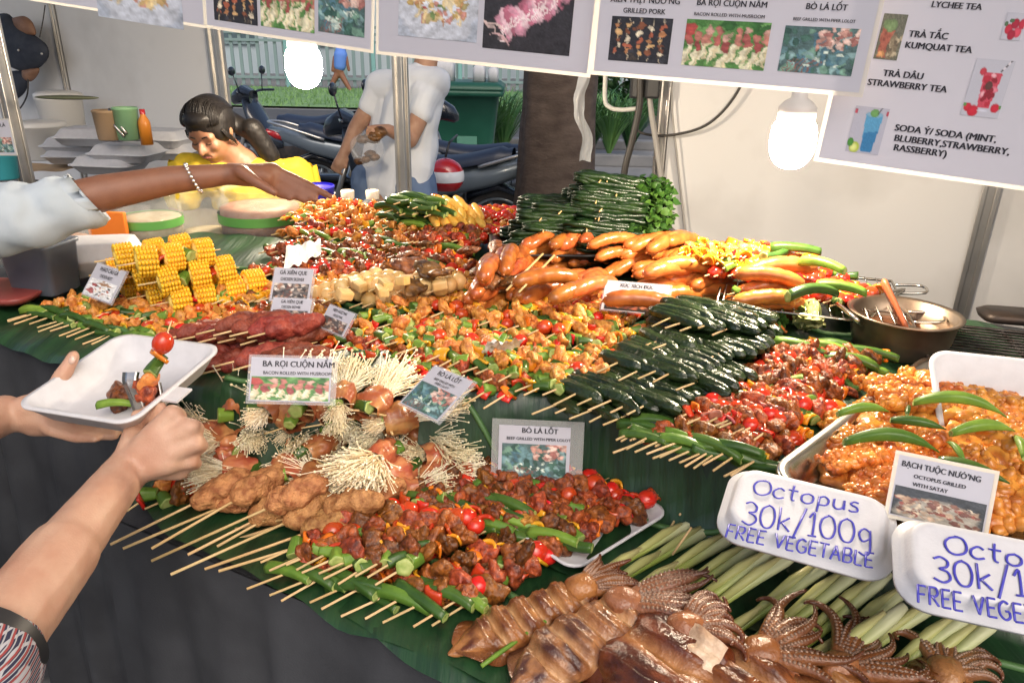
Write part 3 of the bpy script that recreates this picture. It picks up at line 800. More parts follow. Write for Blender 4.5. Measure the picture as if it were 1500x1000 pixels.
class Card:
    """flat printed card: bottom edge from two placed points, plane tipped back by lean degrees (0 = upright, 90 = flat)"""
    def __init__(s, name, label, cat, bl, br, lean, top_px, group=None, sleeve=.0, th=.0012, mat_=None, margin=.004):
        X = (br - bl); s.w = X.length; X.normalize()
        back = Vector((0, 0, 1)).cross(X).normalized()          # away from the viewer
        Y = (Vector((0, 0, 1)) - X * X.z).normalized(); B = X.cross(Y) * -1
        Yd = (Y * math.cos(R(lean)) + B * math.sin(R(lean))).normalized()
        Z = X.cross(Yd)
        M = Matrix(((X.x, Yd.x, Z.x, bl.x), (X.y, Yd.y, Z.y, bl.y), (X.z, Yd.z, Z.z, bl.z), (0, 0, 0, 1)))
        s.M = M; s.inv = M.inverted(); s.n = Z; s.o = bl
        s.h = s.loc(*top_px)[1]
        s.root = MB().box((s.w / 2, s.h / 2, 0), (s.w, s.h, th)).build(name, mat_ or M_paper, M=M)
        tag(s.root, label, cat, group); s.th = th
        if sleeve:
            MB().box((s.w / 2 + sleeve * .3, s.h / 2, -.0012), (s.w + 2 * sleeve, s.h + 1.2 * sleeve, .0008)).build('sleeve', M_clear, s.root)
        elif margin:
            mb = MB(); mg = margin; t = .0016
            mb.box((s.w / 2, -mg / 2, 0), (s.w + 2 * mg, mg, t)).box((s.w / 2, s.h + mg / 2, 0), (s.w + 2 * mg, mg, t))
            mb.box((-mg / 2, s.h / 2, 0), (mg, s.h, t)).box((s.w + mg / 2, s.h / 2, 0), (mg, s.h, t)); mb.build('laminate_edge', M_margin, s.root)
    def loc(s, px, py):
        d = ray(px, py); t = (s.o - C0).dot(s.n) / d.dot(s.n); p = s.inv @ (C0 + d * t); return p.x, p.y
    def pic(s, c, x0, y0, x1, y1, wa=.055):
        a = s.loc(x0, y1); b = s.loc(x1, y0); canvas_obj(c, a[0], a[1], b[0], b[1], s.th / 2 + .0006, s.root, wa=wa)
    def picn(s, c, x0, y0, x1, y1):
        canvas_obj(c, x0 * s.w, y0 * s.h, x1 * s.w, y1 * s.h, s.th / 2 + .0006, s.root)
    def text(s, t, px, py, hpx, align='CENTER', bold=.012, xs=1.0):
        p = s.loc(px, py); q = s.loc(px, py + 1); k = math.hypot(p[0] - q[0], p[1] - q[1])
        text_obj(t, p[0], p[1], hpx * k * 1.4, s.th / 2 + .0008, s.root, align, bold=bold, xs=xs)
    def textn(s, t, x, y, hn, bold=.015, xs=1.0, align='CENTER'):
        text_obj(t, x * s.w, y * s.h, hn * s.h * 1.4, s.th / 2 + .0008, s.root, align, bold=bold, xs=xs)

def at_v(px, py, v):
    d = ray(px, py); t = v / d.dot(VD); return C0 + d * t
VS = 1.02
def sign(label, bl, br, top, v=VS):
    return Card('menu_sign', label, 'menu sign', at_v(*bl, v), at_v(*br, v), 0, top, 'printed menu signs hung over the counter', margin=.005)
s1 = sign('leftmost hanging menu sign, showing part of a rice dish photo', (-130, -30), (299, 37), (-110, -190)); s1.pic(pic_rice(seed=21), 145, -70, 262, 24)
s2 = sign('hanging menu sign with three food photos, left of the middle post', (304, 37), (543, 73), (325, -120))
s2.pic(pic_pork(), 315, -30, 376, 29); s2.pic(pic_bacon(48, 40), 383, -30, 461, 38); s2.pic(pic_lolot(44, 40), 467, -25, 536, 46)
s3 = sign('hanging menu sign with a fried rice photo and a pink squid photo', (555, 75), (860, 108), (575, -120))
s3.pic(pic_rice(70, 50), 584, -38, 704, 52); s3.pic(pic_squid(72, 56), 707, -38, 846, 70)
s4 = sign('hanging menu sign of grilled pork, bacon rolls and piper lolot', (870, 104), (1258, 136), (885, -95), v=VS - .02)
s4.text('XIÊN THỊT NƯÓ\u02BCNG', 945, 1, 9, bold=.02); s4.text('GRILLED PORK', 944, 17, 7.5, bold=.02)
s4.text('BA RỌI CUỘN NẤM', 1072, 6, 9, bold=.02); s4.text('BACON ROLLED WITH MUSROOM', 1068, 23, 5, bold=.015, xs=1.02)
s4.text('BÒ LÁ LỐT', 1211, 11, 9, bold=.02); s4.text('BEEF GRILLED WITH PIPER LOLOT', 1207, 30, 4.6, bold=.015, xs=.95)
s4.pic(pic_pork(64, 46, 31), 891, 28, 987, 88); s4.pic(pic_bacon(80, 50, 32), 998, 34, 1131, 95); s4.pic(pic_lolot(80, 50, 33), 1139, 43, 1262, 104)
s5 = sign('large hanging drinks menu listing teas and sodas, lowest of the signs', (1199, 231), (1580, 284), (1260, -120), v=VS + .02)
for t, x, y, h, al in [('LYCHEE TEA', 1401, 9, 9, 'CENTER'), ('TRÀ TẮC', 1360, 52, 9.5, 'CENTER'), ('KUMQUAT TEA', 1374, 70, 9.5, 'CENTER'), ('TRÀ DÂU', 1323, 110, 9.5, 'CENTER'), ('STRAWBERRY TEA', 1328, 126, 9.5, 'CENTER'), ('SODA Ý/ SODA (MINT,', 1311, 187, 9.5, 'LEFT'), ('BLUBERRY,STRAWBERRY,', 1310, 202, 9.5, 'LEFT'), ('RASSBERRY)', 1309, 216, 9.5, 'LEFT'), ('TRÀ VẢI', 1401, -8, 9.5, 'CENTER')]:
    s5.text(t, x, y, h, al, bold=.026)
s5.pic(pic_tea(), 1279, 22, 1331, 86, .03); s5.pic(pic_straw(), 1406, 90, 1488, 168, 0); s5.pic(pic_soda(), 1238, 160, 1304, 221, 0); s5.pic(pic_rasp(), 1464, 20, 1506, 58, 0)
# cord the signs hang from
cd = MB(); zt = 2.5
for c, fx in ((s1, .2), (s1, .9), (s2, .1), (s2, .9), (s3, .1), (s3, .9), (s4, .1), (s4, .9), (s5, .1), (s5, .9)):
    p = c.M @ Vector((fx * c.w, c.h, 0)); cd.tube([p, Vector((p.x, p.y, 2.61))], .0012, 5)
tag(cd.build('hanging_string', M_cable), 'thin strings the menu signs hang from', 'string')

# ------------------------------------------------------------------ lamps
def lamp(label, px, py, v, r, watts):
    p = at_v(px, py, v)
    rt = empty('hanging_lamp', p, label, 'lamp', 'lit bulbs hanging over the food')
    MB().lathe([(.001, -r * 1.2)] + [(r * math.sin(R(a)) ** .8, -r * (1.2 * math.cos(R(a)))) for a in range(6, 91, 6)] + [(r * .99, r * .3), (r * .96, r * .55), (r * .88, r * .8), (r * .8, r * .86)], 56).build('bulb', mat('bulb_glow_%d' % px, (1, 1, 1), .3, emit=LAMP_COL, emits=watts), rt)
    MB().lathe([(r * .8, r * .86), (r * .82, r * 1.5), (r * .6, r * 1.75), (r * .35, r * 1.9), (r * .35, r * 2.5), (.012, r * 2.6)], 32, cap=(True, True)).build('lamp_base', mat('lamp_white', (.7, .7, .7), .4), rt)
    MB().tube([(0, 0, r * 2.55), (.0, .0, 2.6 - p.z)], .004, 8).build('cord', M_cable, rt)
    return rt
lamp('lit bulb hanging before the open window, left of the man', 445, 97, 1.75, .052, LAMP_W[0])
lamp('lit bulb with white base hanging by the drinks menu', 1161, 208, 1.42, .039, LAMP_W[1])
# ------------------------------------------------------------------ cables and tubes by the right wall
def wallp(px, py, off=.03):
    return at_v(px, py, WV - off)
def cable(label, pts, r, m=M_cable, name='cable'):
    o = MB().tube(crv(pts, 8), r, 8).build(name, m); return tag(o, label, 'cable')
cable('thin dark cable swagging across the right white wall', [wallp(928, 178), wallp(940, 195), wallp(985, 198), wallp(1040, 180), wallp(1084, 128), wallp(1100, 60)], .0045)
cable('thick black cable running down the post beside the tree trunk', [wallp(936, 60, .07), wallp(938, 120, .07), wallp(936, 160, .07), wallp(925, 210, .08), wallp(915, 250, .09), wallp(905, 330, .09)], .012)
cable('pale hose loop hanging beside the tree trunk', [wallp(890, 60, .06), wallp(886, 140, .06), wallp(893, 157, .06), wallp(910, 161, .06), wallp(936, 159, .06)], .008, mat('hose', (.6, .6, .55), .4), 'hose')
cable('grey tube leaning down the right wall by the green rolls', [wallp(948, 100, .05), wallp(952, 150, .05), wallp(962, 215, .05), wallp(975, 300, .05), wallp(985, 380, .05)], .010, mat('tube_grey', (.4, .38, .35), .5), 'tube')
cable('thin grey wire hanging on the wall right of the grey tube', [wallp(985, 60, .02), wallp(984, 150, .02), wallp(992, 230, .02), wallp(1005, 350, .02)], .003, mat('tube_grey', (.4, .38, .35), .5))
k = MB()
for dx in (0, 22): k.box(wallp(934 + dx, 122, .06), (.05, .03, .10), bev=.008)
tag(k.build('socket_block', M_black), 'black plug adaptors hanging at the top of the cables', 'plug')
# clear plastic strip by the trunk
MBs = MB().grid(lambda a, b: (lambda p: (p.x + .012 * math.sin(b * 9) + .008 * nz((a * 3, b * 7, 0)), p.y + .02 * math.sin(a * 5 + b * 6), p.z))(at_v(lerp(846, 862, a), lerp(60, 236, b), 2.2)), 6, 40).build('plastic_strip', mat('plastic_film', (.7, .74, .78), .15, alpha=.45))
tag(MBs, 'torn clear plastic strip hanging beside the tree trunk', 'plastic')

# ------------------------------------------------------------------ hanging cap and bag at the left
def capbag():
    lp = at_v(38, 70, 2.5)
    def q(px, py, off=0): return at_v(px, py, 2.5 - off)
    rt = empty('hanging_bag', lp, 'dark folded cap and strap bag hanging on the left wall', 'bag')
    def pillow(pts, th, m, name):
        c = sum((q(*p) for p in pts), Vector()) / len(pts); mb = MB(); K = len(pts); rings = []
        for s, o in ((1.0, -.02), (.97, .2), (.8, .7), (.45, .95), (.02, 1.0)):
            rings.append([c + (q(*p) - c) * s - VD * th * o for p in pts])
        vs = [v - lp for rr in rings for v in rr]; fs = [(i * K + j, i * K + (j + 1) % K, (i + 1) * K + (j + 1) % K, (i + 1) * K + j) for i in range(4) for j in range(K)]
        fs.append(tuple(range(K - 1, -1, -1)))
        return mb.add(vs, fs).build(name, m, rt)
    def rnd(pts): return [tuple(p)[:2] for p in crv([(x, y, 0) for x, y in pts + pts[:1]], 4)[:-1]]
    navy = mat('navy_cloth', (0.022, 0.028, 0.045), .8, col2=(.035, .042, .06), scale=30, bump=.2, bscale=300)
    tan = mat('tan_leather', (0.28, 0.15, 0.09), .6, col2=(.2, .1, .06), scale=20)
    pillow(rnd([(20, 26), (36, 24), (48, 34), (52, 52), (30, 50)]), .03, tan, 'tan_flap')
    pillow(rnd([(36, 100), (57, 100), (54, 112), (44, 120), (36, 112)]), .03, tan, 'tan_tip')
    cp = pillow(rnd([(-12, 22), (10, 20), (24, 32), (48, 50), (68, 66), (71, 84), (58, 99), (40, 107), (12, 96), (-6, 84)]), .06, navy, 'cap')
    dm = MB()
    for px, py in ((27, 74), (61, 79)): dm.ell(q(px, py, .066) - lp, .006, 2)
    dm.build('rivet', M_alu, rt)
    pillow(rnd([(6, 106), (30, 104), (42, 118), (36, 136), (22, 148), (12, 157), (8, 130)]), .035, navy, 'bag')
    MB().tube([v - lp for v in crv([q(41, 112, .02), q(40, 138, .02), q(30, 158, .02), q(16, 168, .02)], 6)], .004, 6).build('strap', M_cable, rt)
    MB().tube([v - lp for v in crv([q(66, 8), q(63, 30), q(58, 55, .03)], 6)], .003, 6).build('cord', M_cable, rt)
capbag()
# ------------------------------------------------------------------ food materials
def fm(name, a, b, scale=60, rough=.42, bump=.35, bscale=None, coat=.22, var=.25, vcol=False, **k):
    return mat(name, a, rough, col2=b, scale=scale, bump=bump, bscale=bscale or scale * 2.2, coat=coat, var=var, vcol=vcol, spec=.3, **k)
F_pork = fm('grilled_pork', (0.42, 0.115, 0.026), (0.12, 0.028, 0.009), 110, var=.35, bump=.7, bscale=190, rough=.33)
F_chick = fm('grilled_chicken', (0.74, 0.33, 0.07), (0.42, 0.13, 0.024), 95, var=.25, bump=.6, bscale=170, rough=.36)
F_beef = fm('dark_meat', (0.28, 0.068, 0.018), (0.065, 0.016, 0.007), 110, var=.35, bump=.7, bscale=190, rough=.3)
F_tom = fm('tomato_skin', (0.60, 0.025, 0.012), (0.50, 0.05, 0.012), 20, rough=.14, bump=0.02, coat=.6, var=.15, sss=.1)
F_pr = fm('red_pepper', (0.58, 0.03, 0.012), (0.48, 0.06, 0.015), 30, rough=.2, bump=.06, coat=.5, var=.2)
F_py = fm('yellow_pepper', (0.80, 0.42, 0.02), (0.72, 0.30, 0.02), 30, rough=.22, bump=.06, coat=.5, var=.15)
F_po = fm('orange_pepper', (0.75, 0.22, 0.015), (0.62, 0.14, 0.012), 30, rough=.22, bump=.06, coat=.5, var=.15)
F_on = fm('onion', (0.46, 0.18, 0.11), (0.32, 0.08, 0.07), 25, rough=.25, bump=.1, coat=.3, var=.2, sss=.1)
F_ok = fm('okra_skin', (0.155, 0.27, 0.035), (0.085, 0.175, 0.022), 40, rough=.42, bump=.15, coat=.12, var=.25)
F_okd = fm('okra_dark', (0.055, 0.12, 0.018), (0.03, 0.075, 0.012), 40, rough=.38, bump=.15, coat=.2, var=.25)
F_okc = fm('okra_cut', (0.42, 0.48, 0.16), (0.25, 0.34, 0.08), 90, rough=.5, bump=.2, coat=.1, var=.1)
F_saus = fm('sausage_skin', (0.50, 0.15, 0.030), (0.32, 0.075, 0.018), 45, rough=.3, bump=.05, bscale=120, coat=.5, var=.22, sss=.05)
F_sausl = fm('sausage_light', (0.56, 0.19, 0.038), (0.40, 0.105, 0.02), 45, rough=.32, bump=.05, bscale=120, coat=.45, var=.15, sss=.05)
F_red = fm('red_meat_roll', (0.30, 0.062, 0.034), (0.15, 0.024, 0.016), 60, rough=.5, bump=.8, bscale=220, coat=.15, var=.2)
F_patty = fm('meat_patty', (0.56, 0.28, 0.105), (0.27, 0.10, 0.034), 80, rough=.6, bump=1.0, bscale=240, coat=.08, var=.2)
F_lot = fm('betel_leaf', (0.007, 0.017, 0.005), (0.020, 0.040, 0.010), 45, rough=.28, bump=.9, bscale=110, coat=.5, var=.3)
F_corn = fm('corn_kernel', (0.86, 0.52, 0.025), (0.80, 0.42, 0.02), 60, rough=.32, bump=.05, coat=.3, var=.12, sss=.1)
F_cob = fm('corn_core', (0.82, 0.60, 0.16), (0.78, 0.5, 0.08), 80, rough=.6, bump=.3, coat=0)
F_enoki = fm('enoki_stem', (0.93, 0.86, 0.66), (0.86, 0.70, 0.42), 14, rough=.5, bump=.05, coat=.05, var=.22, sss=.1)
F_bacon = fm('bacon', (0.34, 0.088, 0.036), (0.52, 0.24, 0.09), 38, rough=.35, bump=.3, coat=.3, var=.22, stretch=(.6, 2, 2), contrast=(.45, .62))
F_tofu = fm('fish_ball', (0.74, 0.52, 0.24), (0.62, 0.36, 0.11), 30, rough=.45, bump=.12, coat=.15, var=.15)
F_octo = fm('satay_octopus', (0.80, 0.34, 0.055), (0.42, 0.11, 0.016), 42, rough=.3, bump=.45, bscale=110, coat=.45, var=.22)
F_char = fm('charred_meat', (0.26, 0.11, 0.035), (0.055, 0.022, 0.012), 45, rough=.42, bump=.6, coat=.25, var=.3)
F_squid = fm('grilled_squid', (1, 1, 1), (0.62, 0.50, 0.42), 45, rough=.28, bump=.45, bscale=200, coat=.5, var=.08, vcol=True)
F_lemon = fm('lemongrass', (1, 1, 1), (0.82, 0.82, 0.75), 40, rough=.42, bump=.12, coat=.12, var=.12, vcol=True, stretch=(.2, 3, 3))
F_green = fm('greens', (0.004, 0.015, 0.004), (0.011, 0.034, 0.007), 50, rough=.38, bump=.4, coat=.2, var=.3)
F_greenl = fm('greens_leaf', (0.025, 0.075, 0.012), (0.055, 0.13, 0.02), 30, rough=.45, bump=.2, coat=.1, var=.3)
F_pine = fm('pineapple', (0.78, 0.48, 0.10), (0.70, 0.36, 0.05), 40, rough=.4, bump=.2, coat=.2, var=.15)
F_cab = fm('cabbage', (0.34, 0.42, 0.10), (0.55, 0.52, 0.25), 14, rough=.4, bump=.2, coat=.1, var=.2)

# ------------------------------------------------------------------ shapes of the pieces
random.seed(11)
def blob_mesh(name, m, rx, ry, rz, disp, fr, seed, sub=3, squash=.85):
    mb = MB(); vs, fs = ico(sub); out = []
    for v in vs:
        p = Vector((v[0] * rx, v[1] * ry, v[2] * rz)); s = Vector((seed * 1.7, seed * .9, seed))
        k = 1 + disp * nz(p + s, fr) + disp * .5 * nz(p + s, fr * 2.3)
        k += .10 * max(abs(v[0]), abs(v[1]), abs(v[2])) - .08
        out.append(p * k)
    return mb.add(out, fs).mesh(name, m)
def meat_mesh(name, m, rx, ry, rz, seed):
    rg = random.Random(seed * 13 + 5); mb = MB(); vs, fs = ico(4); out = []; a1, a2 = rg.uniform(.8, 1.25), rg.uniform(.7, 1.2); fx, fy = rg.uniform(-.5, .5), rg.uniform(-.5, .5)
    for v in vs:
        p = Vector((v[0] * rx, v[1] * ry * a1, v[2] * rz * a2)); s_ = Vector((seed * 1.7, seed * .9, seed))
        n1 = nz(p + s_ * .1, 42); rd = 1 - abs(nz(p + s_ * .17, 62)) * 2; n3 = nz(p + s_ * .07, 150)
        k = 1 + .75 * n1 + .30 * (rd - .6) + .16 * n3
        q = p * k; q.x += .35 * fx * q.y; q.z += fy * .4 * q.y + 9 * fx * q.y * q.y; out.append(q)
    return mb.add(out, fs).mesh(name, m)
MEAT = {n: [meat_mesh('meat_chunk', m, .0155, .0215, .0165, i + o) for i in range(7)] for n, m, o in (('pork', F_pork, 0), ('chick', F_chick, 10), ('beef', F_beef, 20))}
TOM = [blob_mesh('tomato', F_tom, .0195, .0165, .0165, .04, 30, i, 3) for i in range(2)]
BALL = [blob_mesh('fish_ball', F_tofu, .017, .019, .017, .12, 30, i, 3) for i in range(3)]
def slab_mesh(name, m, L, rad, arc, th, seed, wid):
    """curved slab: piece of pepper or onion, stick runs along x"""
    mb = MB(); nu, nv = 8, 5; rows = []
    for s in (0, 1):
        for j in range(nv + 1):
            for i in range(nu + 1):
                a = R(arc) * (i / nu - .5); r = rad - (th if s else 0); x = (j / nv - .5) * L
                e = 1 - .25 * abs(j / nv - .5) * 2 * abs(i / nu - .5)
                y = r * math.sin(a) * e; z = r * math.cos(a) - rad * .8
                z += .25 * rad * nz((x * 40 + seed, y * 40, seed)) ; rows.append((x, y, z))
    W_ = nu + 1; N = W_ * (nv + 1); fs = []
    for j in range(nv):
        for i in range(nu):
            q = (j * W_ + i, j * W_ + i + 1, (j + 1) * W_ + i + 1, (j + 1) * W_ + i); fs.append(q); fs.append(tuple(N + k for k in reversed(q)))
    bd = [i for i in range(W_)] + [j * W_ + nu for j in range(1, nv + 1)] + [nv * W_ + i for i in range(nu - 1, -1, -1)] + [j * W_ for j in range(nv - 1, 0, -1)]
    for a, b in zip(bd, bd[1:] + bd[:1]): fs.append((b, a, N + a, N + b))
    return mb.add(rows, fs).mesh(name, m)
PEP = {n: [slab_mesh('pepper_piece', m, .026, .020, 95, .0045, i + o, 1) for i in range(3)] for n, m, o in (('pr', F_pr, 0), ('py', F_py, 5), ('po', F_po, 9), ('on', F_on, 14))}
def okra_mesh(L, r, curve, m=None, full=False, seed=0, name='okra_piece'):
    mb = MB(); n = 20; k = 12; vs = []; fs = []
    for i in range(k + 1):
        t = i / k; x = (t - .5) * L
        rr = r * (1 - .28 * t) if not full else r * (.55 + .6 * math.sin(math.pi * min(t * 1.1 + .05, 1)) ** .8) * (1 if t < .8 else max(.12, (1 - t) / .2) ** .7)
        if i in (0, k) and not full: rr *= .97
        cz = curve * (1 - (2 * t - 1) ** 2)
        for j in range(n):
            a = 2 * math.pi * j / n; q = rr * (1 + .07 * math.cos(5 * a)); vs.append((x, q * math.cos(a), q * math.sin(a) + cz))
    for i in range(k):
        for j in range(n): fs.append((i * n + j, i * n + (j + 1) % n, (i + 1) * n + (j + 1) % n, (i + 1) * n + j))
    mi = [0] * len(fs)
    for base, sgn in ((0, -1), (k * n, 1)):
        c0 = len(vs); x, cz = vs[base][0], 0
        ring = []
        for j in range(n):
            v = vs[base + j]; ring.append((x - sgn * .0004, v[1] * .55, v[2] * .55))
        vs += ring; vs.append((x - sgn * .002, 0, 0))
        for j in range(n):
            a, b = base + j, base + (j + 1) % n; c, d = c0 + j, c0 + (j + 1) % n
            fs.append((b, a, c, d) if sgn < 0 else (a, b, d, c)); mi.append(1)
            fs.append((d, c, c0 + n) if sgn < 0 else (c, d, c0 + n)); mi.append(1)
    return mb.add(vs, fs, mi).mesh(name, [m or F_ok, F_okc])
OKS = [okra_mesh(.030, .0115, .001, F_ok, seed=1), okra_mesh(.024, .0125, 0, F_ok, seed=2), okra_mesh(.034, .0105, .002, F_okd, seed=3)]
OKX = [okra_mesh(.086, .0105, .007, F_ok), okra_mesh(.100, .0108, .012, F_okd), okra_mesh(.078, .0105, -.005, F_okd), okra_mesh(.094, .0105, .005, F_okd)]
OKF = [okra_mesh(.066, .0050, .008, F_ok, True, name='okra_pod'), okra_mesh(.076, .0050, .012, F_ok, True, name='okra_pod'), okra_mesh(.060, .0050, .004, F_okd, True, name='okra_pod')]
def saus_mesh(L, r, curve, m, seed):
    mb = MB(); n = 18; P = []; rs = []
    for i in range(25):
        t = i / 24; a = t * 2 - 1; P.append((a * L / 2, 0, curve * (1 - a * a) + .0006 * math.sin(i * 2.1 + seed))); e = max(0, 1 - abs(a) ** 7)
        rs.append(max(r * e ** .5 * (1 + .03 * math.sin(i * 1.3 + seed)), .0025))
    return mb.tube(P, rs, n).tube([(-L / 2 - .003, 0, -.001), (-L / 2 + .003, 0, 0)], .0025, 6).tube([(L / 2 - .003, 0, 0), (L / 2 + .004, 0, -.001)], .0028, 6).mesh('sausage', m)
SAUS = [saus_mesh(.135, .0155, .006, F_saus, 0), saus_mesh(.15, .0165, .012, F_saus, 1), saus_mesh(.125, .0165, .003, F_saus, 2)]
SAUSL = [saus_mesh(.14, .0152, .014, F_sausl, 3), saus_mesh(.13, .0158, .009, F_sausl, 4), saus_mesh(.15, .0148, .018, F_sausl, 5)]
def roll_mesh(L, r, m, seed, name, disp=.25, fr=32, taper=.75, sub=16):
    mb = MB()
    def fn(a, b):
        x = (b - .5) * L; an = 2 * math.pi * a; e = (1 - abs(2 * b - 1) ** 3.2) ** .5 if 0 < b < 1 else 0
        rr = r * max(e, .02) * (1 - (1 - taper) * abs(b - .42))
        p = Vector((x, math.cos(an) * rr, math.sin(an) * rr)); k = 1 + disp * nz(p + Vector((seed, seed * 2, 0)), fr) + disp * .4 * nz(p + Vector((seed, 0, 3)), fr * 2.6)
        return (x, p.y * k, p.z * k)
    return mb.grid(fn, sub, 40).mesh(name, m)
REDR = [roll_mesh(.105, .0165, F_red, i, 'meat_roll', .5, 45, sub=28) for i in range(4)]
PATTY = [roll_mesh(.098, .0215, F_patty, 20 + i, 'meat_patty', .42, 48, sub=30) for i in range(4)]
def lotroll(L, r, seed):
    """leaf wrapped roll with long wrinkles"""
    def fn(a, b):
        x = (b - .5) * L; an = 2 * math.pi * a; e = max(1 - abs(2 * b - 1) ** 5, .05) ** .5
        k = 1 + .16 * nz((x * 14 + seed, math.cos(an) * 2.3, math.sin(an) * 2.3 + seed), 1.6) + .07 * math.sin(an * 6 + x * 60 + seed)
        rr = r * e * k; return (x, rr * math.cos(an), rr * math.sin(an))
    return MB().grid(fn, 30, 20).mesh('leaf_roll', F_lot)
LOT = [lotroll(l_, r_, i * 1.7) for i, (l_, r_) in enumerate(((.088, .0105), (.078, .0115), (.096, .0095), (.084, .0118), (.07, .0100), (.092, .0108)))]
def corn_mesh(seed):
    mb = MB(); L = .034; r = .0265; rows = 16; cols = 6
    for j in range(rows):
        for i in range(cols):
            an = 2 * math.pi * (j + (.0)) / rows; x = (i + .5) / cols * L - L / 2; w = r * (1 - .10 * abs(x / L) ** 2)
            c = Vector((x, w * .92 * math.cos(an), w * .92 * math.sin(an))); Rm = Matrix.Rotation(an, 3, 'X')
            mb.ell(c, (L / cols * .60, .0056, .0055), 1, rot=Rm @ Matrix(((1, 0, 0), (0, 1, 0), (0, 0, 1))))
    mb.tube([(-L / 2 + .001, 0, 0), (L / 2 - .001, 0, 0)], r * .88, 24, mi=1)
    mb.tube([(-L / 2 - .0006, 0, 0), (L / 2 + .0006, 0, 0)], r * .5, 18, mi=1)
    return mb.mesh('corn_slice', [F_corn, F_cob])
CORN = [corn_mesh(0)]
STK = {}
def stick_mesh(L, r=.0017):
    k = round(L, 3)
    if k not in STK: STK[k] = MB().tube([(0, 0, 0), (L * .5, 0, .0006), (L, 0, 0)], [r, r, r * .6], 7).mesh('stick', M_wood)
    return STK[k]

# sequences: (kind, length it takes on the stick)
def seq_of(s):
    return s.split()
LEN = {'pork': .027, 'chick': .028, 'beef': .027, 'tom': .034, 'pr': .011, 'py': .011, 'po': .011, 'on': .009, 'ok': .020, 'okx': .022, 'ball': .030, 'corn': .036, 'lot': .0185, 'saus': .03, 'gap': .012}
PN = {'pork': 'meat_chunk', 'chick': 'meat_chunk', 'beef': 'meat_chunk', 'tom': 'tomato', 'pr': 'pepper_piece', 'py': 'pepper_piece', 'po': 'pepper_piece', 'on': 'onion_piece', 'ok': 'okra_piece', 'okx': 'okra_piece', 'ball': 'fish_ball', 'corn': 'corn_slice', 'lot': 'leaf_roll'}
def skewer(tip, dirv, seq, label, group, name='skewer', start=.035, tail=.012, sr=.0017, size=1.0, rng=random, flatroll=False, okr=None):
    M = frame(tip, dirv)
    name = KIND.get(group, 'pork_skewer'); rt = empty(name, label=label, cat=name.replace('_', ' '), group=group, mat=M)
    x = start; parts = []
    for k in seq:
        L = LEN[k] * size
        if k == 'gap': x += L; continue
        xc = x + L / 2; x += L * rng.uniform(.9, 1.0); jy, jz = rng.uniform(-.002, .002), rng.uniform(-.001, .003)
        if k in MEAT:
            inst(PN[k], rng.choice(MEAT[k]), rt, (xc, jy, jz), (rng.uniform(0, 6.3), rng.uniform(-.2, .2), rng.uniform(-.3, .3)), size * rng.uniform(.9, 1.12))
        elif k == 'tom': inst('tomato', rng.choice(TOM), rt, (xc, jy, jz), (rng.uniform(0, 6), 0, rng.uniform(-.2, .2)), size * rng.uniform(.85, 1.08))
        elif k in PEP: inst(PN[k], rng.choice(PEP[k]), rt, (xc, jy, jz), (rng.uniform(-1.1, 1.1), rng.uniform(-.5, .5), R(90) + rng.uniform(-.3, .3)) if rng.random() < .5 else (rng.uniform(-.8, .8), R(70) * rng.choice((-1, 1)) + rng.uniform(-.3, .3), rng.uniform(-.3, .3)), size * rng.uniform(.9, 1.2))
        elif k == 'ok': inst('okra_piece', rng.choice(OKS), rt, (xc, jy, jz), (rng.uniform(0, 6), rng.uniform(-.4, .4), rng.uniform(-.9, .9) + R(90) * rng.randint(0, 1)), size * rng.uniform(.9, 1.1))
        elif k == 'okx': inst('okra_piece', rng.choice(OKX), rt, (xc, rng.uniform(-.012, .012), jz), (rng.uniform(-.4, .4), rng.uniform(-.10, .10), (R(90) if okr is None else okr) + rng.uniform(-.2, .2)), size * rng.uniform(.92, 1.12))
        elif k == 'ball': inst('fish_ball', rng.choice(BALL), rt, (xc, jy, jz), (rng.uniform(0, 6), 0, 0), size)
        elif k == 'corn': inst('corn_slice', CORN[0], rt, (xc, 0, 0), (rng.uniform(0, 6), rng.uniform(-.08, .08), rng.uniform(-.08, .08)), size * rng.uniform(.93, 1.05))
        elif k == 'lot': inst('leaf_roll', rng.choice(LOT), rt, (xc, rng.uniform(-.006, .006), jz), (rng.uniform(0, 6), rng.uniform(-.06, .06), R(90) + rng.uniform(-.16, .16)), (size * rng.uniform(.82, 1.15), size * rng.uniform(.8, 1.2), size * rng.uniform(.8, 1.15)))
    inst('stick', stick_mesh(round((x + tail) / .02) * .02, sr), rt)
    return rt
KN = {'o': 'ok', 'x': 'okx', 'm': 'pork', 'c': 'chick', 'b': 'beef', 't': 'tom', 'r': 'pr', 'y': 'py', 'p': 'po', 'n': 'on', '.': 'gap', 'f': 'ball', 'C': 'corn', 'l': 'lot'}
def dec(s): return [KN[ch] for ch in s]
KIND = {'corn skewers piled at the left': 'corn_skewer', 'okra skewers piled at the back': 'okra_skewer', 'fish ball and tofu skewers': 'fish_ball_skewer', 'betel leaf rolls in dark stacks': 'leaf_roll_skewer', 'betel leaf rolls on the lower deck': 'leaf_roll_skewer', 'vegetable skewers on the wire rack': 'vegetable_skewer', 'tomato skewers at the back behind the charred chicken': 'vegetable_skewer', 'mixed skewers in the middle of the counter': 'chicken_skewer', 'chicken skewers at the left end of the counter': 'chicken_skewer', 'meat and tomato skewers at the back left': 'meat_skewer'}
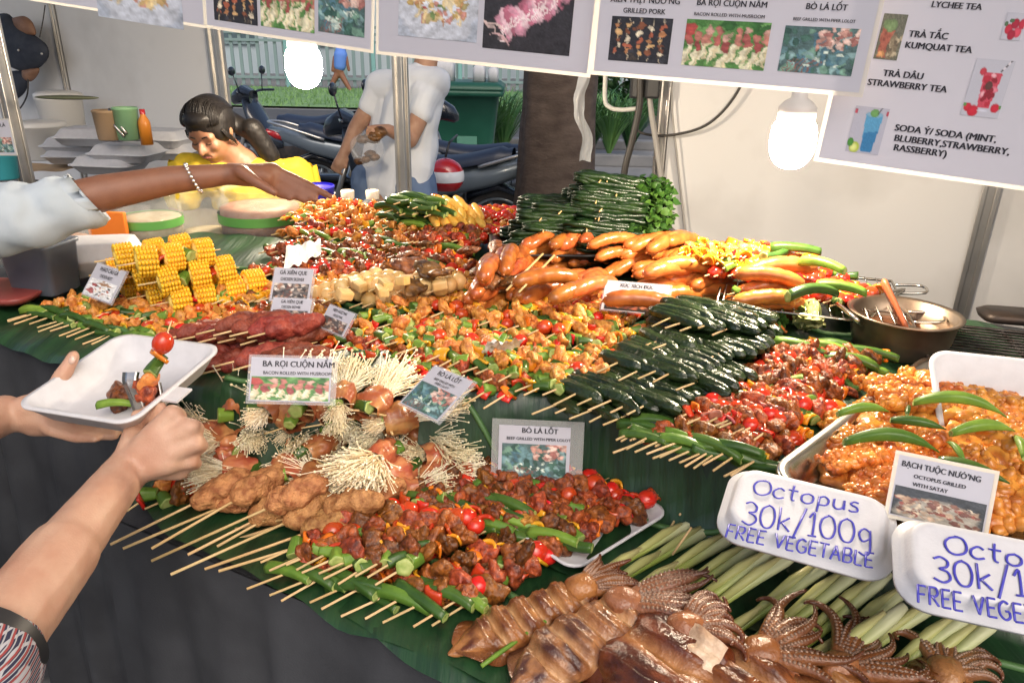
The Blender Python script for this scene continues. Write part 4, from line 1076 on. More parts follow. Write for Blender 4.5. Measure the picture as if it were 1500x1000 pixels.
def row(n, A, B, seqs, what, where, group, yaw=0.06, h=.02, pitch=.05, size=1.0, start=.035, jit=.006, seed=0, zf=at_up, order='left', yj=.12, hj=.004, **kw):
    """n skewers with their near tips on the line A-B (pixels), lying away from the customer"""
    rg = random.Random(seed); out = []
    a, b = zf(*A, h), zf(*B, h)
    for i in range(n):
        t = (i + .5) / n; p = a.lerp(b, t) + UD * rg.uniform(-jit, jit) + VD * rg.uniform(-jit * 1.5, jit * 1.5); p.z += rg.uniform(-hj, hj)
        yw = yaw + rg.uniform(-yj, yj); d = VD * math.cos(yw) + UD * math.sin(yw); d.z = pitch + rg.uniform(-.03, .03)
        o_ = ORD[i + 1] if i < 20 else str(i + 1)
        lab = f"{what}, {o_} from left, {where}"
        sq = dec(rg.choice(seqs))
        if size < .9:      # the finer skewers: vegetables between the meat, two more at the far end
            out_ = []
            for a_ in sq:
                if out_ and a_ in MEAT and (out_[-1] in MEAT or rg.random() < .45): out_.append(rg.choice(('ok', 'pr', 'py', 'po', 'tom', 'ok')))
                out_.append(a_)
            sq = out_ + [rg.choice(('py', 'pr', 'ok', 'po'))]
        out.append(skewer(p, d, sq, lab, group, size=size, start=start, rng=rg, okr=-(math.pi / 2 - yaw), **kw))
    return out

# ------------------------------------------------------------------ upper counter: mixed skewers
G1 = 'mixed skewers in the middle of the counter'
row(16, (418, 512), (712, 600), ['romcyo', 'rompcoc', 'ryomcoc', 'rpomoyc'], 'pepper, okra and meat skewer', 'front edge row', G1, yaw=.28, seed=1, h=.02, pitch=.06, start=.05, size=.8)
row(16, (520, 500), (800, 585), ['oyocoyo', 'ocyoco', 'oocyoc', 'yocoyc'], 'okra and chicken skewer', 'second row', G1, yaw=.28, seed=2, h=.035, start=.03, size=.8)
row(14, (500, 470), (850, 545), ['oyocyoc', 'oocoyo', 'ocpocy', 'yooco'], 'okra and yellow pepper skewer', 'third row', G1, yaw=.28, seed=3, h=.03, start=.03, size=.8)
row(14, (560, 450), (880, 515), ['cyocpoc', 'ocycpo', 'tcycoyc', 'cpcyoc'], 'chicken and orange pepper skewer', 'fourth row', G1, yaw=.28, seed=4, h=.035, start=.03, size=.8)
row(13, (600, 425), (895, 480), ['tcypct', 'pctcyc', 'ctcpcy', 'cyctct'], 'chicken and tomato skewer', 'fifth row', G1, yaw=.28, seed=5, h=.03, start=.025, size=.8)
row(10, (590, 408), (780, 435), ['tcbyc', 'bctpc', 'tycbc'], 'tomato and chicken skewer', 'row below the sausages', G1, yaw=.28, seed=6, h=.02, start=.02, size=.8)
row(8, (770, 560), (850, 572), ['oyococ', 'ococyo'], 'okra ended skewer', 'beside the dark leaf rolls', G1, yaw=.28, seed=7, h=.03, start=.03, size=.8)
# left: chicken and okra by the banana leaf
G2 = 'chicken skewers at the left end of the counter'
row(20, (0, 468), (250, 530), ['xocyocr', 'ooccyrc', 'xoccrcy', 'ooycrc'], 'chicken skewer with green okra end', 'left edge row', G2, seed=8, h=.012, pitch=.05, start=.045, size=.8)
row(16, (120, 462), (420, 500), ['occyrb', 'occrcb', 'yccrbc', 'ocbrcy'], 'chicken and pepper skewer', 'row under the corn', G2, seed=9, h=.014, pitch=.05, start=.03, size=.8)
row(10, (290, 450), (430, 440), ['ycoyrc', 'occpcy', 'ycrcoc'], 'pale chicken skewer with pepper', 'short row right of the corn', G2, seed=10, h=.02, start=.03, size=.8)
# corn: stacked in tiers
G3 = 'corn skewers piled at the left'
cl = at_up(205, 432, .03)
for k, (px, py, h, sq) in enumerate([(192, 440, .035, 'CoCrCo'), (228, 452, .035, 'CoCrCC'), (262, 462, .035, 'CrCoC'), (300, 452, .032, 'CoCrC'), (172, 418, .078, 'CoCrC'), (208, 424, .080, 'CrCoC'), (244, 432, .080, 'CoCrC'), (180, 398, .122, 'CoCrC'), (212, 404, .122, 'CrCoC')]):
    lab = ['corn slice skewer at the bottom left of the corn pile', 'bottom corn skewer second from the left in the pile', 'bottom corn skewer third from the left, near the red meat rolls', 'bottom corn skewer at the right end of the pile', 'corn skewer at the left of the middle tier, behind the card', 'corn skewer in the centre of the middle tier', 'corn skewer at the right of the middle tier', 'left corn skewer on top of the corn pile', 'right corn skewer on top of the corn pile'][k]
    d = VD * math.cos(R(26)) + UD * math.sin(R(26)); d.z = .03
    skewer(at_up(px - 42, py - 14, h), d, dec(sq), lab, G3, start=.035, size=1.12, rng=random.Random(k + 40))
# back left: dark meat with tomatoes, behind the corn
G4 = 'meat and tomato skewers at the back left'
row(12, (345, 405), (560, 400), ['mtpbo', 'btmpb', 'mpbtb', 'tbmob'], 'dark meat and tomato skewer', 'row behind the chicken card', G4, yaw=.15, seed=12, h=.03, start=.02, size=.8)
row(14, (370, 372), (640, 395), ['btopmb', 'mxbtm', 'obmtpb', 'tbbopm'], 'dark meat skewer with tomato', 'second row behind the corn', G4, yaw=.15, seed=13, h=.03, start=.02, size=.8)
row(16, (390, 345), (660, 372), ['xcmpob', 'pbxcmt', 'ctbyox', 'mxbpct'], 'brown meat and okra skewer', 'third row at the back left', G4, yaw=.15, seed=14, h=.035, start=.02, size=.8)
row(14, (400, 322), (640, 345), ['yrcpyc', 'cpycrc', 'crpcyc'], 'pale chicken and red pepper skewer', 'fourth row at the back left', G4, yaw=.15, seed=15, h=.05, start=.02, size=.8)
row(9, (430, 305), (560, 316), ['cpcyrr', 'yccpr'], 'yellow pepper and chicken skewer', 'row by the bottles', G4, yaw=.15, seed=16, h=.05, start=.015, size=.8)
row(10, (590, 360), (700, 350), ['tbycb', 'btymb', 'mtyb'], 'meat and cherry tomato skewer', 'row left of the charred chicken', G4, yaw=.15, seed=17, h=.05, start=.02, size=.8)
G5 = 'tomato skewers at the back behind the charred chicken'
row(12, (640, 318), (755, 322), ['tytrt', 'trtyt', 'ttyrt'], 'red tomato and yellow pepper skewer', 'back row beside the green roll tray', G5, yaw=.15, seed=18, h=.075, start=.015, size=.8)
row(9, (650, 335), (735, 345), ['tyctr', 'trcyt'], 'tomato skewer', 'row below the back tomatoes', G5, yaw=.15, seed=19, h=.055, start=.015, size=.8)
# okra bundle skewers and pineapple
G6 = 'okra skewers piled at the back'
for lv, (A, B, n, h) in enumerate([((545, 338), (665, 352), 7, .03), ((548, 324), (640, 338), 6, .06), ((556, 312), (625, 320), 5, .09), ((572, 300), (612, 305), 3, .115)]):
    row(n, A, B, ['xxxxx', 'xxxxxx'], 'skewer of whole green okra', ['lowest okra tier', 'second okra tier', 'third okra tier', 'top okra tier'][lv], G6, seed=60 + lv, h=h, start=.02, size=.82, yj=.06)
pine = [roll_mesh(.085, .012, F_pine, 50 + i, 'pineapple_stick', .25, 40) for i in range(3)]
for i in range(16):
    rg = random.Random(i + 90); p = at_up(lerp(636, 700, (i % 6) / 5), 322 - (i // 6) * 12, .075 + .015 * (i // 6))
    o = inst('pineapple_stick', pine[i % 3], None, p, (rg.uniform(-.2, .2), .25, R(-60) + rg.uniform(-.25, .25)), 1.0)
    tag(o, 'yellow pineapple stick in the pile between the okra and the tomatoes', 'pineapple stick', 'pineapple sticks piled at the back')
# fish balls
G7 = 'fish ball and tofu skewers'
row(8, (425, 442), (585, 452), ['ffff', 'fffff'], 'pale fish ball skewer', 'front fish ball row', G7, yaw=.15, seed=21, h=.03, start=.035, size=1.0)
row(8, (470, 425), (640, 432), ['ffff', 'fff'], 'pale fish ball skewer', 'upper fish ball row', G7, yaw=.15, seed=22, h=.055, start=.02, size=1.0)
for i in range(8):
    rg = random.Random(300 + i); p = at_up(rg.uniform(500, 650), rg.uniform(400, 432), .085 - .02 * rg.random())
    o = MB().box((0, 0, 0), (.030, .022, .018), bev=.004).build('tofu_strip', F_tofu); o.location = p; o.rotation_euler = (rg.uniform(-.3, .3), rg.uniform(-.3, .3), rg.uniform(0, 3))
    tag(o, 'pale tofu strip lying loose on top of the fish ball skewers', 'tofu', 'loose tofu strips')
# red meat rolls
G8 = 'red meat rolls beside the white foam box'
k = 0
for A, B, n, h in [((255, 540), (420, 560), 6, .018), ((215, 505), (400, 525), 7, .02), ((330, 535), (405, 548), 3, .05), ((240, 498), (420, 505), 6, .048), ((300, 488), (400, 495), 4, .072)]:
    a, b = at_up(*A, h), at_up(*B, h)
    for i in range(n):
        rg = random.Random(400 + k); p = a.lerp(b, (i + .5) / n) + VD * .05
        o = empty('meat_roll_skewer', label=f"dark red meat roll, {ORD[i + 1]} from the left in the {['front', 'second', 'short raised', 'upper', 'topmost'][[6, 7, 3, 6, 4].index(n) if n != 6 else (0 if A[0] == 255 else 3)]} tier of red rolls", cat='meat roll', group=G8, mat=frame(p, VD * math.cos(.35) + UD * math.sin(.35) + UD * rg.uniform(-.1, .1)))
        inst('meat_roll', REDR[k % 4], o, (.02, 0, 0), (rg.uniform(0, 6), 0, 0), 1.12); inst('stick', stick_mesh(.18), o, (-.07, 0, 0)); k += 1
# charred chicken pile at (610-750, 340-420)
chs = [blob_mesh('charred_chicken', F_char, .045, .028, .014, .7, 26, 70 + i, 4) for i in range(5)]
for i in range(34):
    rg = random.Random(500 + i); t = i / 34
    p = at_up(rg.uniform(590, 745), rg.uniform(365, 425) - 8 * (i > 22), .02 + .075 * (i / 34))
    o = inst('charred_chicken', chs[i % 5], None, p, (rg.uniform(-.6, .6), rg.uniform(-.5, .5), rg.uniform(0, 6)), rg.uniform(.45, .75))
    tag(o, 'charred brown chicken piece in the pile left of the sausages', 'chicken piece', 'charred chicken pile')

# sausages
G9 = 'grilled sausages piled across the counter'
rg = random.Random(77)
def heap(n, layers, A, B, ang, h, meshes, what, where, aj=.22, pj=.12, sc=1.0):
    k = 0
    for ly in range(layers):
        a, b = at_up(*A, h), at_up(*B, h); m = max(2, n - ly)
        for i in range(m):
            t = (i + .5 + .5 * (ly % 2)) / (n + .5); p = a.lerp(b, t) + Vector((rg.uniform(-.02, .02), rg.uniform(-.02, .02) + .008 * ly, ly * .0285 + rg.uniform(-.003, .006)))
            o = inst('sausage', meshes[(k * 2 + ly) % len(meshes)], None, p, (rg.uniform(-.6, .6), rg.uniform(-pj, pj), ang + rg.uniform(-aj, aj)), sc * rg.uniform(.86, 1.06)); k += 1
            tag(o, f"{what}, {ORD[i + 1]} from the left, {['bottom', 'middle', 'upper', 'top'][ly]} layer, {where}", 'sausage', G9)
heap(7, 2, (695, 412), (800, 395), R(74), .022, SAUS, 'reddish sausage', 'beside the charred chicken')
heap(8, 3, (768, 398), (935, 376), R(48), .022, SAUS, 'reddish sausage', 'under the green roll tray')
heap(8, 2, (765, 452), (905, 424), R(54), .022, SAUS, 'glossy brown sausage', 'before the sausage card')
heap(8, 3, (900, 398), (1065, 392), R(33), .024, SAUSL, 'plump orange sausage', 'behind the card')
heap(6, 3, (955, 446), (1080, 428), R(27), .024, SAUSL, 'orange sausage', 'above the dark leaf rolls')
heap(7, 2, (700, 448), (800, 436), R(66), .02, SAUS, 'short reddish sausage', 'front left of the pile')
heap(6, 2, (700, 420), (760, 404), R(80), .06, SAUS, 'slim reddish sausage', 'over the charred chicken')
heap(4, 4, (1112, 490), (1130, 442), R(4), .022, SAUSL, 'plump orange sausage', 'right end of the pile', aj=.15)
# long sausage on a stick lying in front
for px, py, an, lb in ((800, 412, R(28), 'long brown sausage lying across the middle of the sausage pile'), (868, 424, R(44), 'thick glossy sausage nearest the card, left of it'), (842, 432, R(46), 'thick glossy sausage second from the card'), (940, 446, R(-4), 'sausage lying along the front of the sausage card')):
    o = inst('sausage', SAUS[1], None, at_up(px, py, .095 if px == 800 else .075), (0, .05, an), .95); tag(o, lb, 'sausage', G9)
for i, (a, b) in enumerate((((742, 425), (795, 372)), ((760, 428), (812, 374)))):
    p = at_up(*a, .10); q = at_up(*b, .11); o = MB().tube([p, q], .0022, 7).build('stick', M_wood); tag(o, ['bamboo stick lying on the sausages, left one of two', 'bamboo stick lying on the sausages, right one of two'][i], 'stick', 'loose sticks on the sausages')

# vegetable skewers on the wire rack at the right
G10 = 'vegetable skewers on the wire rack'
rk = at_up(1195, 432, .05)
def rack(label, cx, cy, h, w, d, yaw, nb=14, name='wire_rack'):
    p = at_up(cx, cy, h); mb = MB(); X = Vector((w / 2, 0, 0)); 
    M = Matrix.Translation(p) @ Matrix.Rotation(yaw, 4, 'Z')
    mb.tube(crv([(-w / 2, -d / 2, 0), (w / 2, -d / 2, 0), (w / 2, d / 2, 0), (-w / 2, d / 2, 0), (-w / 2, -d / 2, 0)], 1), .003, 6)
    for i in range(nb): x = lerp(-w / 2, w / 2, (i + .5) / nb); mb.tube([(x, -d / 2, .003), (x, d / 2, .003)], .0016, 5)
    for y in (-.25, .25): mb.tube([(-w / 2, y * d, 0), (w / 2, y * d, 0)], .002, 5)
    for s in (-.3, .3): mb.tube(crv([(w / 2, (s - .1) * d, 0), (w / 2 + .05, (s - .08) * d, .006), (w / 2 + .05, (s + .08) * d, .006), (w / 2, (s + .1) * d, 0)], 4), .003, 6)
    o = mb.build(name, M_steel, M=M); return tag(o, label, 'rack')
rack('wire grill rack holding the vegetable skewers, with handles sticking out', 1185, 428, .045, .34, .30, R(-18), 16)
random.seed(5)
row(13, (1065, 430), (1225, 448), ['otytrt', 'ytotyr', 'trytot'], 'tomato and courgette skewer', 'front row on the wire rack', G10, seed=31, h=.065, start=.02, yaw=.5, size=.8)
row(12, (1030, 402), (1200, 424), ['tttyt', 'ttyrt', 'tytrt'], 'cherry tomato skewer', 'second row on the wire rack', G10, seed=32, h=.085, start=.015, yaw=.4, size=.8)
row(10, (1005, 386), (1165, 400), ['oypcyr', 'yorypo', 'pycroy'], 'mixed pepper skewer', 'third row on the wire rack', G10, seed=33, h=.105, start=.015, yaw=.3, size=.8)
row(9, (985, 374), (1130, 384), ['pcyocr', 'yrcpyo'], 'yellow pepper skewer', 'top row at the rack back', G10, seed=34, h=.115, start=.015, yaw=.2, size=.8)
for i, (px, py, a) in enumerate(((1232, 424, -30), (1190, 432, 15), (1135, 372, 40), (1165, 366, -15), (1205, 390, -50))):
    o = inst('okra_pod', OKX[i % 4], None, at_up(px, py, .105 + (.03 if py < 400 else 0)), (0, 0, R(a)), 1.0); tag(o, ['pale courgette strip at the front right of the rack', 'pale green strip lying at the front of the rack', 'green strip at the top left of the rack pile', 'green strip at the very top of the rack pile', 'green strip on the right slope of the rack pile'][i], 'okra', 'loose okra strips on the rack')
# greens under the rack
def leafy(label, px, py, h, r, m, seed, n=9):
    rg = random.Random(seed); mb = MB()
    for i in range(n):
        an = rg.uniform(0, 6.28); tl = rg.uniform(.2, 1.1); l = r * rg.uniform(.7, 1.2); w = l * .42
        Mx = Matrix.Rotation(an, 4, 'Z') @ Matrix.Rotation(-tl, 4, 'Y')
        mb.grid(lambda a, b: (a * l, (b - .5) * 2 * w * math.sin(math.pi * min(a * .9 + .1, 1)) ** .7, .25 * l * math.sin(a * 2.2) + .01 * nz((a * 9, b * 9, i))), 10, 8, M=Mx)
    o = mb.build('lettuce', m); o.location = at_up(px, py, h); return tag(o, label, 'leaf vegetable')
leafy('crumpled pale green cabbage leaves under the wire rack', 1178, 482, .02, .055, F_cab, 1)
leafy('dark leafy greens hanging under the rack by the orange sausages', 1130, 492, .01, .05, F_greenl, 2)
leafy('pale leaf scraps under the right corner of the wire rack', 1235, 468, .01, .05, F_cab, 3)
leafy('dark leafy greens under the rack handles beside the pot', 1275, 452, .0, .055, F_green, 4)

# tray of green bundles
def tray_black():
    p = at_up(860, 350, .045); M = Matrix.Translation(p) @ Matrix.Rotation(R(2), 4, 'Z')
    o = MB().rloft([(.21, .14, .03, -.02), (.225, .155, .03, -.002), (.24, .17, .035, .0), (.24, .17, .035, .004), (.222, .152, .03, .002), (.205, .135, .03, -.015)], close_bottom=True).build('tray', mat('tray_black', (.03, .03, .032), .35, .3), M=M)
    tag(o, 'black metal tray under the stacked green vegetable rolls', 'tray')
tray_black()
def greens_mesh(L, seed):
    mb = MB(); rg = random.Random(seed)
    for k in range(9):
        a = 2 * math.pi * k / 8; r0 = .0085 if k < 8 else 0
        w1, w2 = rg.uniform(-.006, .006), rg.uniform(-.006, .006)
        P = [(x * L * rg.uniform(.97, 1.0), r0 * math.cos(a + x * 1.3) + .0025 * rg.uniform(-1, 1) + w1 * x, r0 * math.sin(a + x * 1.3) + .0025 * rg.uniform(-1, 1) + w2 * x) for x in np.linspace(-.5, .5, 9)]
        mb.tube(P, [.0025] + [.0058] * 7 + [.003], 7)
    return mb.mesh('green_stems', F_green)
def tuft_mesh(seed):
    mb = MB(); rg = random.Random(seed)
    for i in range(26):
        l = rg.uniform(.010, .022); Mx = Matrix.Translation((rg.uniform(-.02, .02), rg.uniform(-.014, .014), rg.uniform(-.012, .014))) @ Euler((rg.uniform(0, 6), rg.uniform(-.9, .9), rg.uniform(-.9, .9))).to_matrix().to_4x4()
        mb.grid(lambda a, b: (a * l, (b - .5) * l * .8 * math.sin(math.pi * min(a + .06, 1)), .2 * l * math.sin(a * 3)), 5, 4, M=Mx)
    return mb.mesh('leaf_tuft', F_greenl)
GM = [greens_mesh(.20, i) for i in range(4)]; TU = [tuft_mesh(i) for i in range(4)]
G11 = 'green vegetable rolls stacked on the black tray'
k = 0
for lv in range(8):
    n = [5, 5, 5, 4, 4, 3, 3, 2][lv]
    for side in (0, 1):
        if side == 0 and lv > 4: continue
        for i in range(n):
            rg = random.Random(700 + k); base = at_up(*((800, 352) if side == 0 else (888, 352)), .062)
            p = base + Vector((.05 * (lv / 6) * (1 if side == 0 else .1) + rg.uniform(-.025, .025), -.055 + i * .034 + lv * .010 + rg.uniform(-.006, .006), lv * .0185 + rg.uniform(-.006, .006)))
            o = empty('green_roll', label=f"green stem roll, {ORD[i + 1]} from the front, {['bottom', 'second', 'third', 'fourth', 'fifth', 'sixth', 'seventh', 'top'][lv]} layer, {'left' if side == 0 else 'leafy right'} half of the stack", cat='vegetable roll', group=G11, mat=frame(p, Vector((1, .08 + rg.uniform(-.14, .14), rg.uniform(-.07, .05) - (.05 if side else -.02)))))
            inst('green_stems', GM[k % 4], o, rot=(rg.uniform(0, 6), 0, 0), scale=(.9, 1.25, 1.1))
            if side == 1: inst('leaf_tuft', TU[k % 4], o, (.085 + rg.uniform(-.02, .02), 0, -.002), (rg.uniform(0, 6), 0, 0), 1.25); inst('leaf_tuft', TU[(k + 1) % 4], o, (.11, 0, -.006), (rg.uniform(0, 6), 0, 0), 1.15)
            inst('stick', stick_mesh(.06), o, (-.03 + rg.uniform(-.02, .02), -.04, .0), (0, 0, R(75)))
            k += 1

# dark betel leaf rolls
G12 = 'betel leaf rolls in dark stacks'
def lots(n, A, B, what, h, seed, sq='lllll', yaw=.36, start=.05):
    return row(n, A, B, [sq], 'skewer of dark betel leaf rolls', what, G12, seed=seed, h=h, start=start, yaw=yaw, size=1.12, yj=.07, pitch=.02)
lots(6, (770, 600), (930, 630), 'front stack at the step', .016, 41)
lots(5, (800, 585), (935, 612), 'upper layer of the front stack', .04, 42)
lots(5, (840, 562), (990, 590), 'second stack', .03, 43)
lots(5, (862, 545), (1000, 572), 'upper layer of the second stack', .055, 44)
lots(5, (905, 532), (1060, 556), 'third stack by the white paper', .03, 45)
lots(5, (915, 508), (1050, 530), 'upper layer of the third stack', .062, 46)
lots(5, (930, 486), (1060, 505), 'rear stack below the sausages', .055, 47)
lots(5, (945, 476), (1060, 490), 'top layer of the rear stack', .085, 48)
# white crinkled paper and foam between
def crinkle(label, quad, h0, h1, seed, zf=at_up):
    a, b, c, d = [zf(*q, hh) for q, hh in zip(quad, (h0, h0, h1, h1))]
    o = MB().grid(lambda i, j: a.lerp(b, i).lerp(d.lerp(c, i), j) + Vector((0, 0, .012 * nz((i * 6, j * 3, seed), 1.2))), 30, 8).build('paper', mat('paper_white', (.8, .78, .74), .6, bump=.3, col2=(.74, .72, .66), scale=60)); return tag(o, label, 'paper')
crinkle('crinkled white paper standing between dark leaf rolls and tomato skewers', [(1015, 580), (1108, 515), (1112, 500), (1022, 560)], .0, .045, 3)
crinkle('white paper corner sticking out of the chicken skewers', [(705, 515), (760, 508), (770, 495), (715, 500)], .05, .08, 6)
crinkle('scrap of white paper among the dark meat skewers at the back', [(415, 395), (470, 372), (470, 352), (420, 360)], .05, .06, 8)

# right: pork, tomato and okra skewers
G13 = 'pork and tomato skewers beside the steel tray'
row(14, (895, 660), (1082, 694), ['xmnrmtp', 'xrmnymt', 'xmrntmo', 'xnmrymt'], 'pork skewer with okra end', 'front row before the steel tray', G13, yaw=.45, seed=51, h=.018, start=.05, size=.8)
row(12, (895, 640), (1010, 660), ['xmnrmt', 'xrmnym'], 'pork skewer with green okra end', 'left end under the leaf rolls', G13, yaw=.45, seed=52, h=.012, start=.045, size=.8)
row(12, (980, 615), (1104, 645), ['nrmtymt', 'tmnymrt', 'rmtnmyt'], 'pork, onion and tomato skewer', 'second row before the steel tray', G13, yaw=.45, seed=53, h=.034, start=.03, size=.8)
row(10, (1035, 590), (1142, 612), ['xmtbrmt', 'xbmtmrb', 'xmrbtm'], 'dark pork and tomato skewer', 'third row along the steel tray', G13, yaw=.45, seed=54, h=.03, start=.03, size=.8)
row(10, (1065, 560), (1180, 582), ['tbmrbtx', 'mbtmrbx', 'bmtpmbx'], 'dark pork skewer with tomato', 'fourth row along the steel tray', G13, yaw=.45, seed=55, h=.035, start=.03, size=.8)
row(9, (1095, 540), (1222, 556), ['brmtbx', 'mbtrmx'], 'dark pork skewer ending in okra', 'rearmost row toward the pot', G13, yaw=.45, seed=56, h=.03, start=.02, size=.8)

# octopus in the steel tray
def steel_tray():
    c0, c1 = at_up(1076, 694, .05), at_up(1385, 522, .05)
    X = (c1 - c0); L = X.length; X.normalize(); Wd = .36
    Yv = Vector((math.cos(R(-40)), math.sin(R(-40)), 0))
    ctr = c0 + X * L / 2 + Yv * Wd / 2
    M = Matrix(((X.x, Yv.x, 0, ctr.x), (X.y, Yv.y, 0, ctr.y), (X.z, 0, 1, ctr.z), (0, 0, 0, 1)))
    o = MB().rloft([(L / 2 - .03, Wd / 2 - .03, .03, -.035), (L / 2 - .022, Wd / 2 - .022, .035, -.03), (L / 2 - .012, Wd / 2 - .012, .04, -.002), (L / 2, Wd / 2, .045, .002), (L / 2 + .002, Wd / 2 + .002, .046, -.003), (L / 2 - .01, Wd / 2 - .01, .04, -.007), (L / 2 - .019, Wd / 2 - .019, .035, -.035)], close_bottom=True, close_top=True, n=8).build('steel_tray', M_steel, M=M)
    return tag(o, 'large steel tray holding the orange octopus', 'tray')
steel_tray()
def octo_mesh(seed, L):
    """folded octopus with thick bumpy arms lying side by side"""
    rg = random.Random(seed); mb = MB(); arms = 5
    mb.ell((-.01, 0, .012), (.034, .032, .022), 4, disp=.5, fr=45, seed=seed)
    for a in range(arms):
        y = (a - (arms - 1) / 2) * .0165; P = []; x = -.01; d = rg.uniform(-.25, .25) + y * 8; z0 = rg.uniform(.008, .018)
        N = 14
        for i in range(N):
            t = i / (N - 1); P.append(Vector((x, y, z0 + .010 * math.sin(t * 3.0) - .004 * t))); x += math.cos(d) * L / (N - 1); y += math.sin(d) * L / (N - 1); d += rg.uniform(-.16, .16)
        rs = [lerp(.0145, .0085, (i / (N - 1)) ** 1.3) * rg.uniform(.82, 1.15) for i in range(N)]; mb.tube(P, rs, 10)
        for i in range(N):
            for k in range(4):
                an = rg.uniform(-.3, math.pi + .3); mb.ell(P[i] + Vector((rg.uniform(-.006, .006), math.cos(an) * rs[i] * .75, math.sin(an) * rs[i] * .75)), [rs[i] * rg.uniform(.35, .8) for _ in range(3)], 2, disp=.6, fr=90, seed=i + k)
    return mb.mesh('octopus', F_octo)
OCT = [octo_mesh(i, .105) for i in range(5)]
G14 = 'grilled octopus in the steel tray'
for i, (px, py, h, a, s) in enumerate([(1215, 690, .03, 20, 1.0), (1290, 700, .035, 10, 1.05), (1265, 650, .04, 160, 1.1), (1240, 628, .04, 30, 1.05), (1330, 640, .05, -10, 1.1), (1350, 605, .055, 170, 1.1), (1300, 590, .04, 20, 1.0), (1395, 590, .06, 0, 1.05), (1440, 650, .05, 150, 1.15), (1420, 625, .065, -30, 1.05), (1490, 640, .05, 60, 1.1), (1470, 690, .05, 20, 1.15), (1500, 740, .04, 90, 1.15), (1460, 740, .035, 160, 1.1), (1230, 715, .03, 0, 1.0), (1180, 705, .02, 30, .9), (1345, 570, .055, 0, .9), (1280, 700, .05, 190, 1.0), (1520, 690, .05, 0, 1.1), (1380, 660, .055, 100, 1.0)]):
    px += 52 * max(0, min(1, (1430 - px) / 170)); py += 6
    o = inst('octopus', OCT[i % 5], None, at_up(px, py, h - .02), (0, 0, R(a)), s * .95); o.rotation_euler = (random.uniform(-.2, .2), random.uniform(-.2, .15), R(a))
    tag(o, 'orange satay grilled octopus piled in the steel tray', 'octopus', G14)
G15 = 'okra pods lying on the octopus'
for i, (px, py, a, s, m_, h, lb) in enumerate([(1265, 605, 8, 1.0, 0, .075, 'okra pod at the left of the octopus, touching the tray rim'), (1405, 600, -20, 1.25, 1, .09, 'long curved okra pod at the top of the octopus pile'), (1345, 622, -20, .95, 2, .085, 'okra pod in the middle of the octopus pile'), (1440, 633, 6, 1.15, 0, .085, 'okra pod pointing right below the topmost pod'), (1305, 655, -10, 1.3, 1, .07, 'curved okra pod just above the octopus card'), (1425, 690, -42, 1.1, 2, .075, 'okra pod behind the right side of the octopus card'), (1398, 660, 85, .6, 0, .08, 'short okra piece standing beside the octopus card'), (1492, 655, 70, .8, 0, .08, 'okra pod at the right edge above the second price box'), (1330, 600, 60, .5, 2, .08, 'short cut okra between two pods')]):
    o = inst('okra_pod', OKF[m_], None, at_up(px, py, h), (0, 0, R(a)), s * 1.15); tag(o, lb, 'okra', G15)
# foam lid in the tray
def foam_lid(label, ctr, M, w, h, d, name='foam_lid', q=1.0):
    o = MB().rloft([(w / 2 + .006, h / 2 + .006, .03, .0), (w / 2 + .006, h / 2 + .006, .03, .004), (w / 2, h / 2, .028, .005), (w / 2 - .008 * q, h / 2 - .008 * q, .026, d * .55), (w / 2 - .015 * q, h / 2 - .015 * q, .022, d * .88), (w / 2 - .022 * q, h / 2 - .022 * q, .018, d), (w / 2 - .034 * q, h / 2 - .034 * q, .015, d - .0008)], close_bottom=True, n=7).build(name, M_foam, M=M)
    return tag(o, label, 'foam box')
p = at_up(1535, 690, .02)
w_, h_ = .125, .09
o = MB().rloft([(w_ - .03, h_ - .03, .02, -.05), (w_ - .022, h_ - .022, .02, -.045), (w_ - .004, h_ - .004, .025, -.002), (w_, h_, .028, 0), (w_, h_, .028, .003), (w_ - .008, h_ - .008, .024, .003), (w_ - .026, h_ - .026, .02, -.042), (w_ - .034, h_ - .034, .018, -.046)], close_bottom=True, n=7).build('foam_box', M_foam, M=Matrix.Translation(p + Vector((0, .05, .06))) @ Matrix.Rotation(R(-14), 4, 'Z') @ Matrix.Rotation(R(30), 4, 'X'))
tag(o, 'open white foam box standing in the steel tray behind the octopus', 'foam box')
# ------------------------------------------------------------------ lower deck: bacon and mushroom rolls
def enoki_mesh(seed, n=80, L=.075, spread=.55):
    rg = random.Random(seed); mb = MB()
    for i in range(n):
        a = rg.gauss(0, spread * .5); b = abs(rg.gauss(0, .2)); l = L * rg.uniform(.65, 1.1); y0 = rg.uniform(-.012, .012); z0 = rg.uniform(-.008, .010)
        d = Vector((math.cos(a) * math.cos(b), math.sin(a) * math.cos(b), math.sin(b))); w = Vector((rg.uniform(-1, 1), rg.uniform(-1, 1), rg.uniform(-1.4, .4))) * .017
        P = [Vector((0, y0, z0)) + d * (l * t) + w * (t * t) for t in (0, .35, .7, 1)]
        r = rg.uniform(.0006, .0012); mb.tube(P, [r, r, r * .9, r * .8], 4); mb.ell(P[-1], r * rg.uniform(1.5, 2.4), 1)
    return mb.mesh('mushroom_stems', F_enoki)
EN = [enoki_mesh(i, 300, .080, sp) for i, sp in enumerate((.32, .5, .75, .4))]
def wrap_mesh(seed):
    def fn(a, b):
        x = (b - .5) * .038; an = 2 * math.pi * a; r = .0185 * (1 - .25 * (2 * b - 1) ** 2) * (1 + .2 * nz((x * 60, math.cos(an) * 2 + seed, math.sin(an) * 2), 1.3) + .06 * math.sin(b * 14 + seed))
        return (x, r * math.cos(an), r * .8 * math.sin(an))
    return MB().grid(fn, 28, 14).mesh('bacon_wrap', F_bacon)
WR = [wrap_mesh(i) for i in range(4)]
G20 = 'bacon and mushroom rolls piled by the hand'
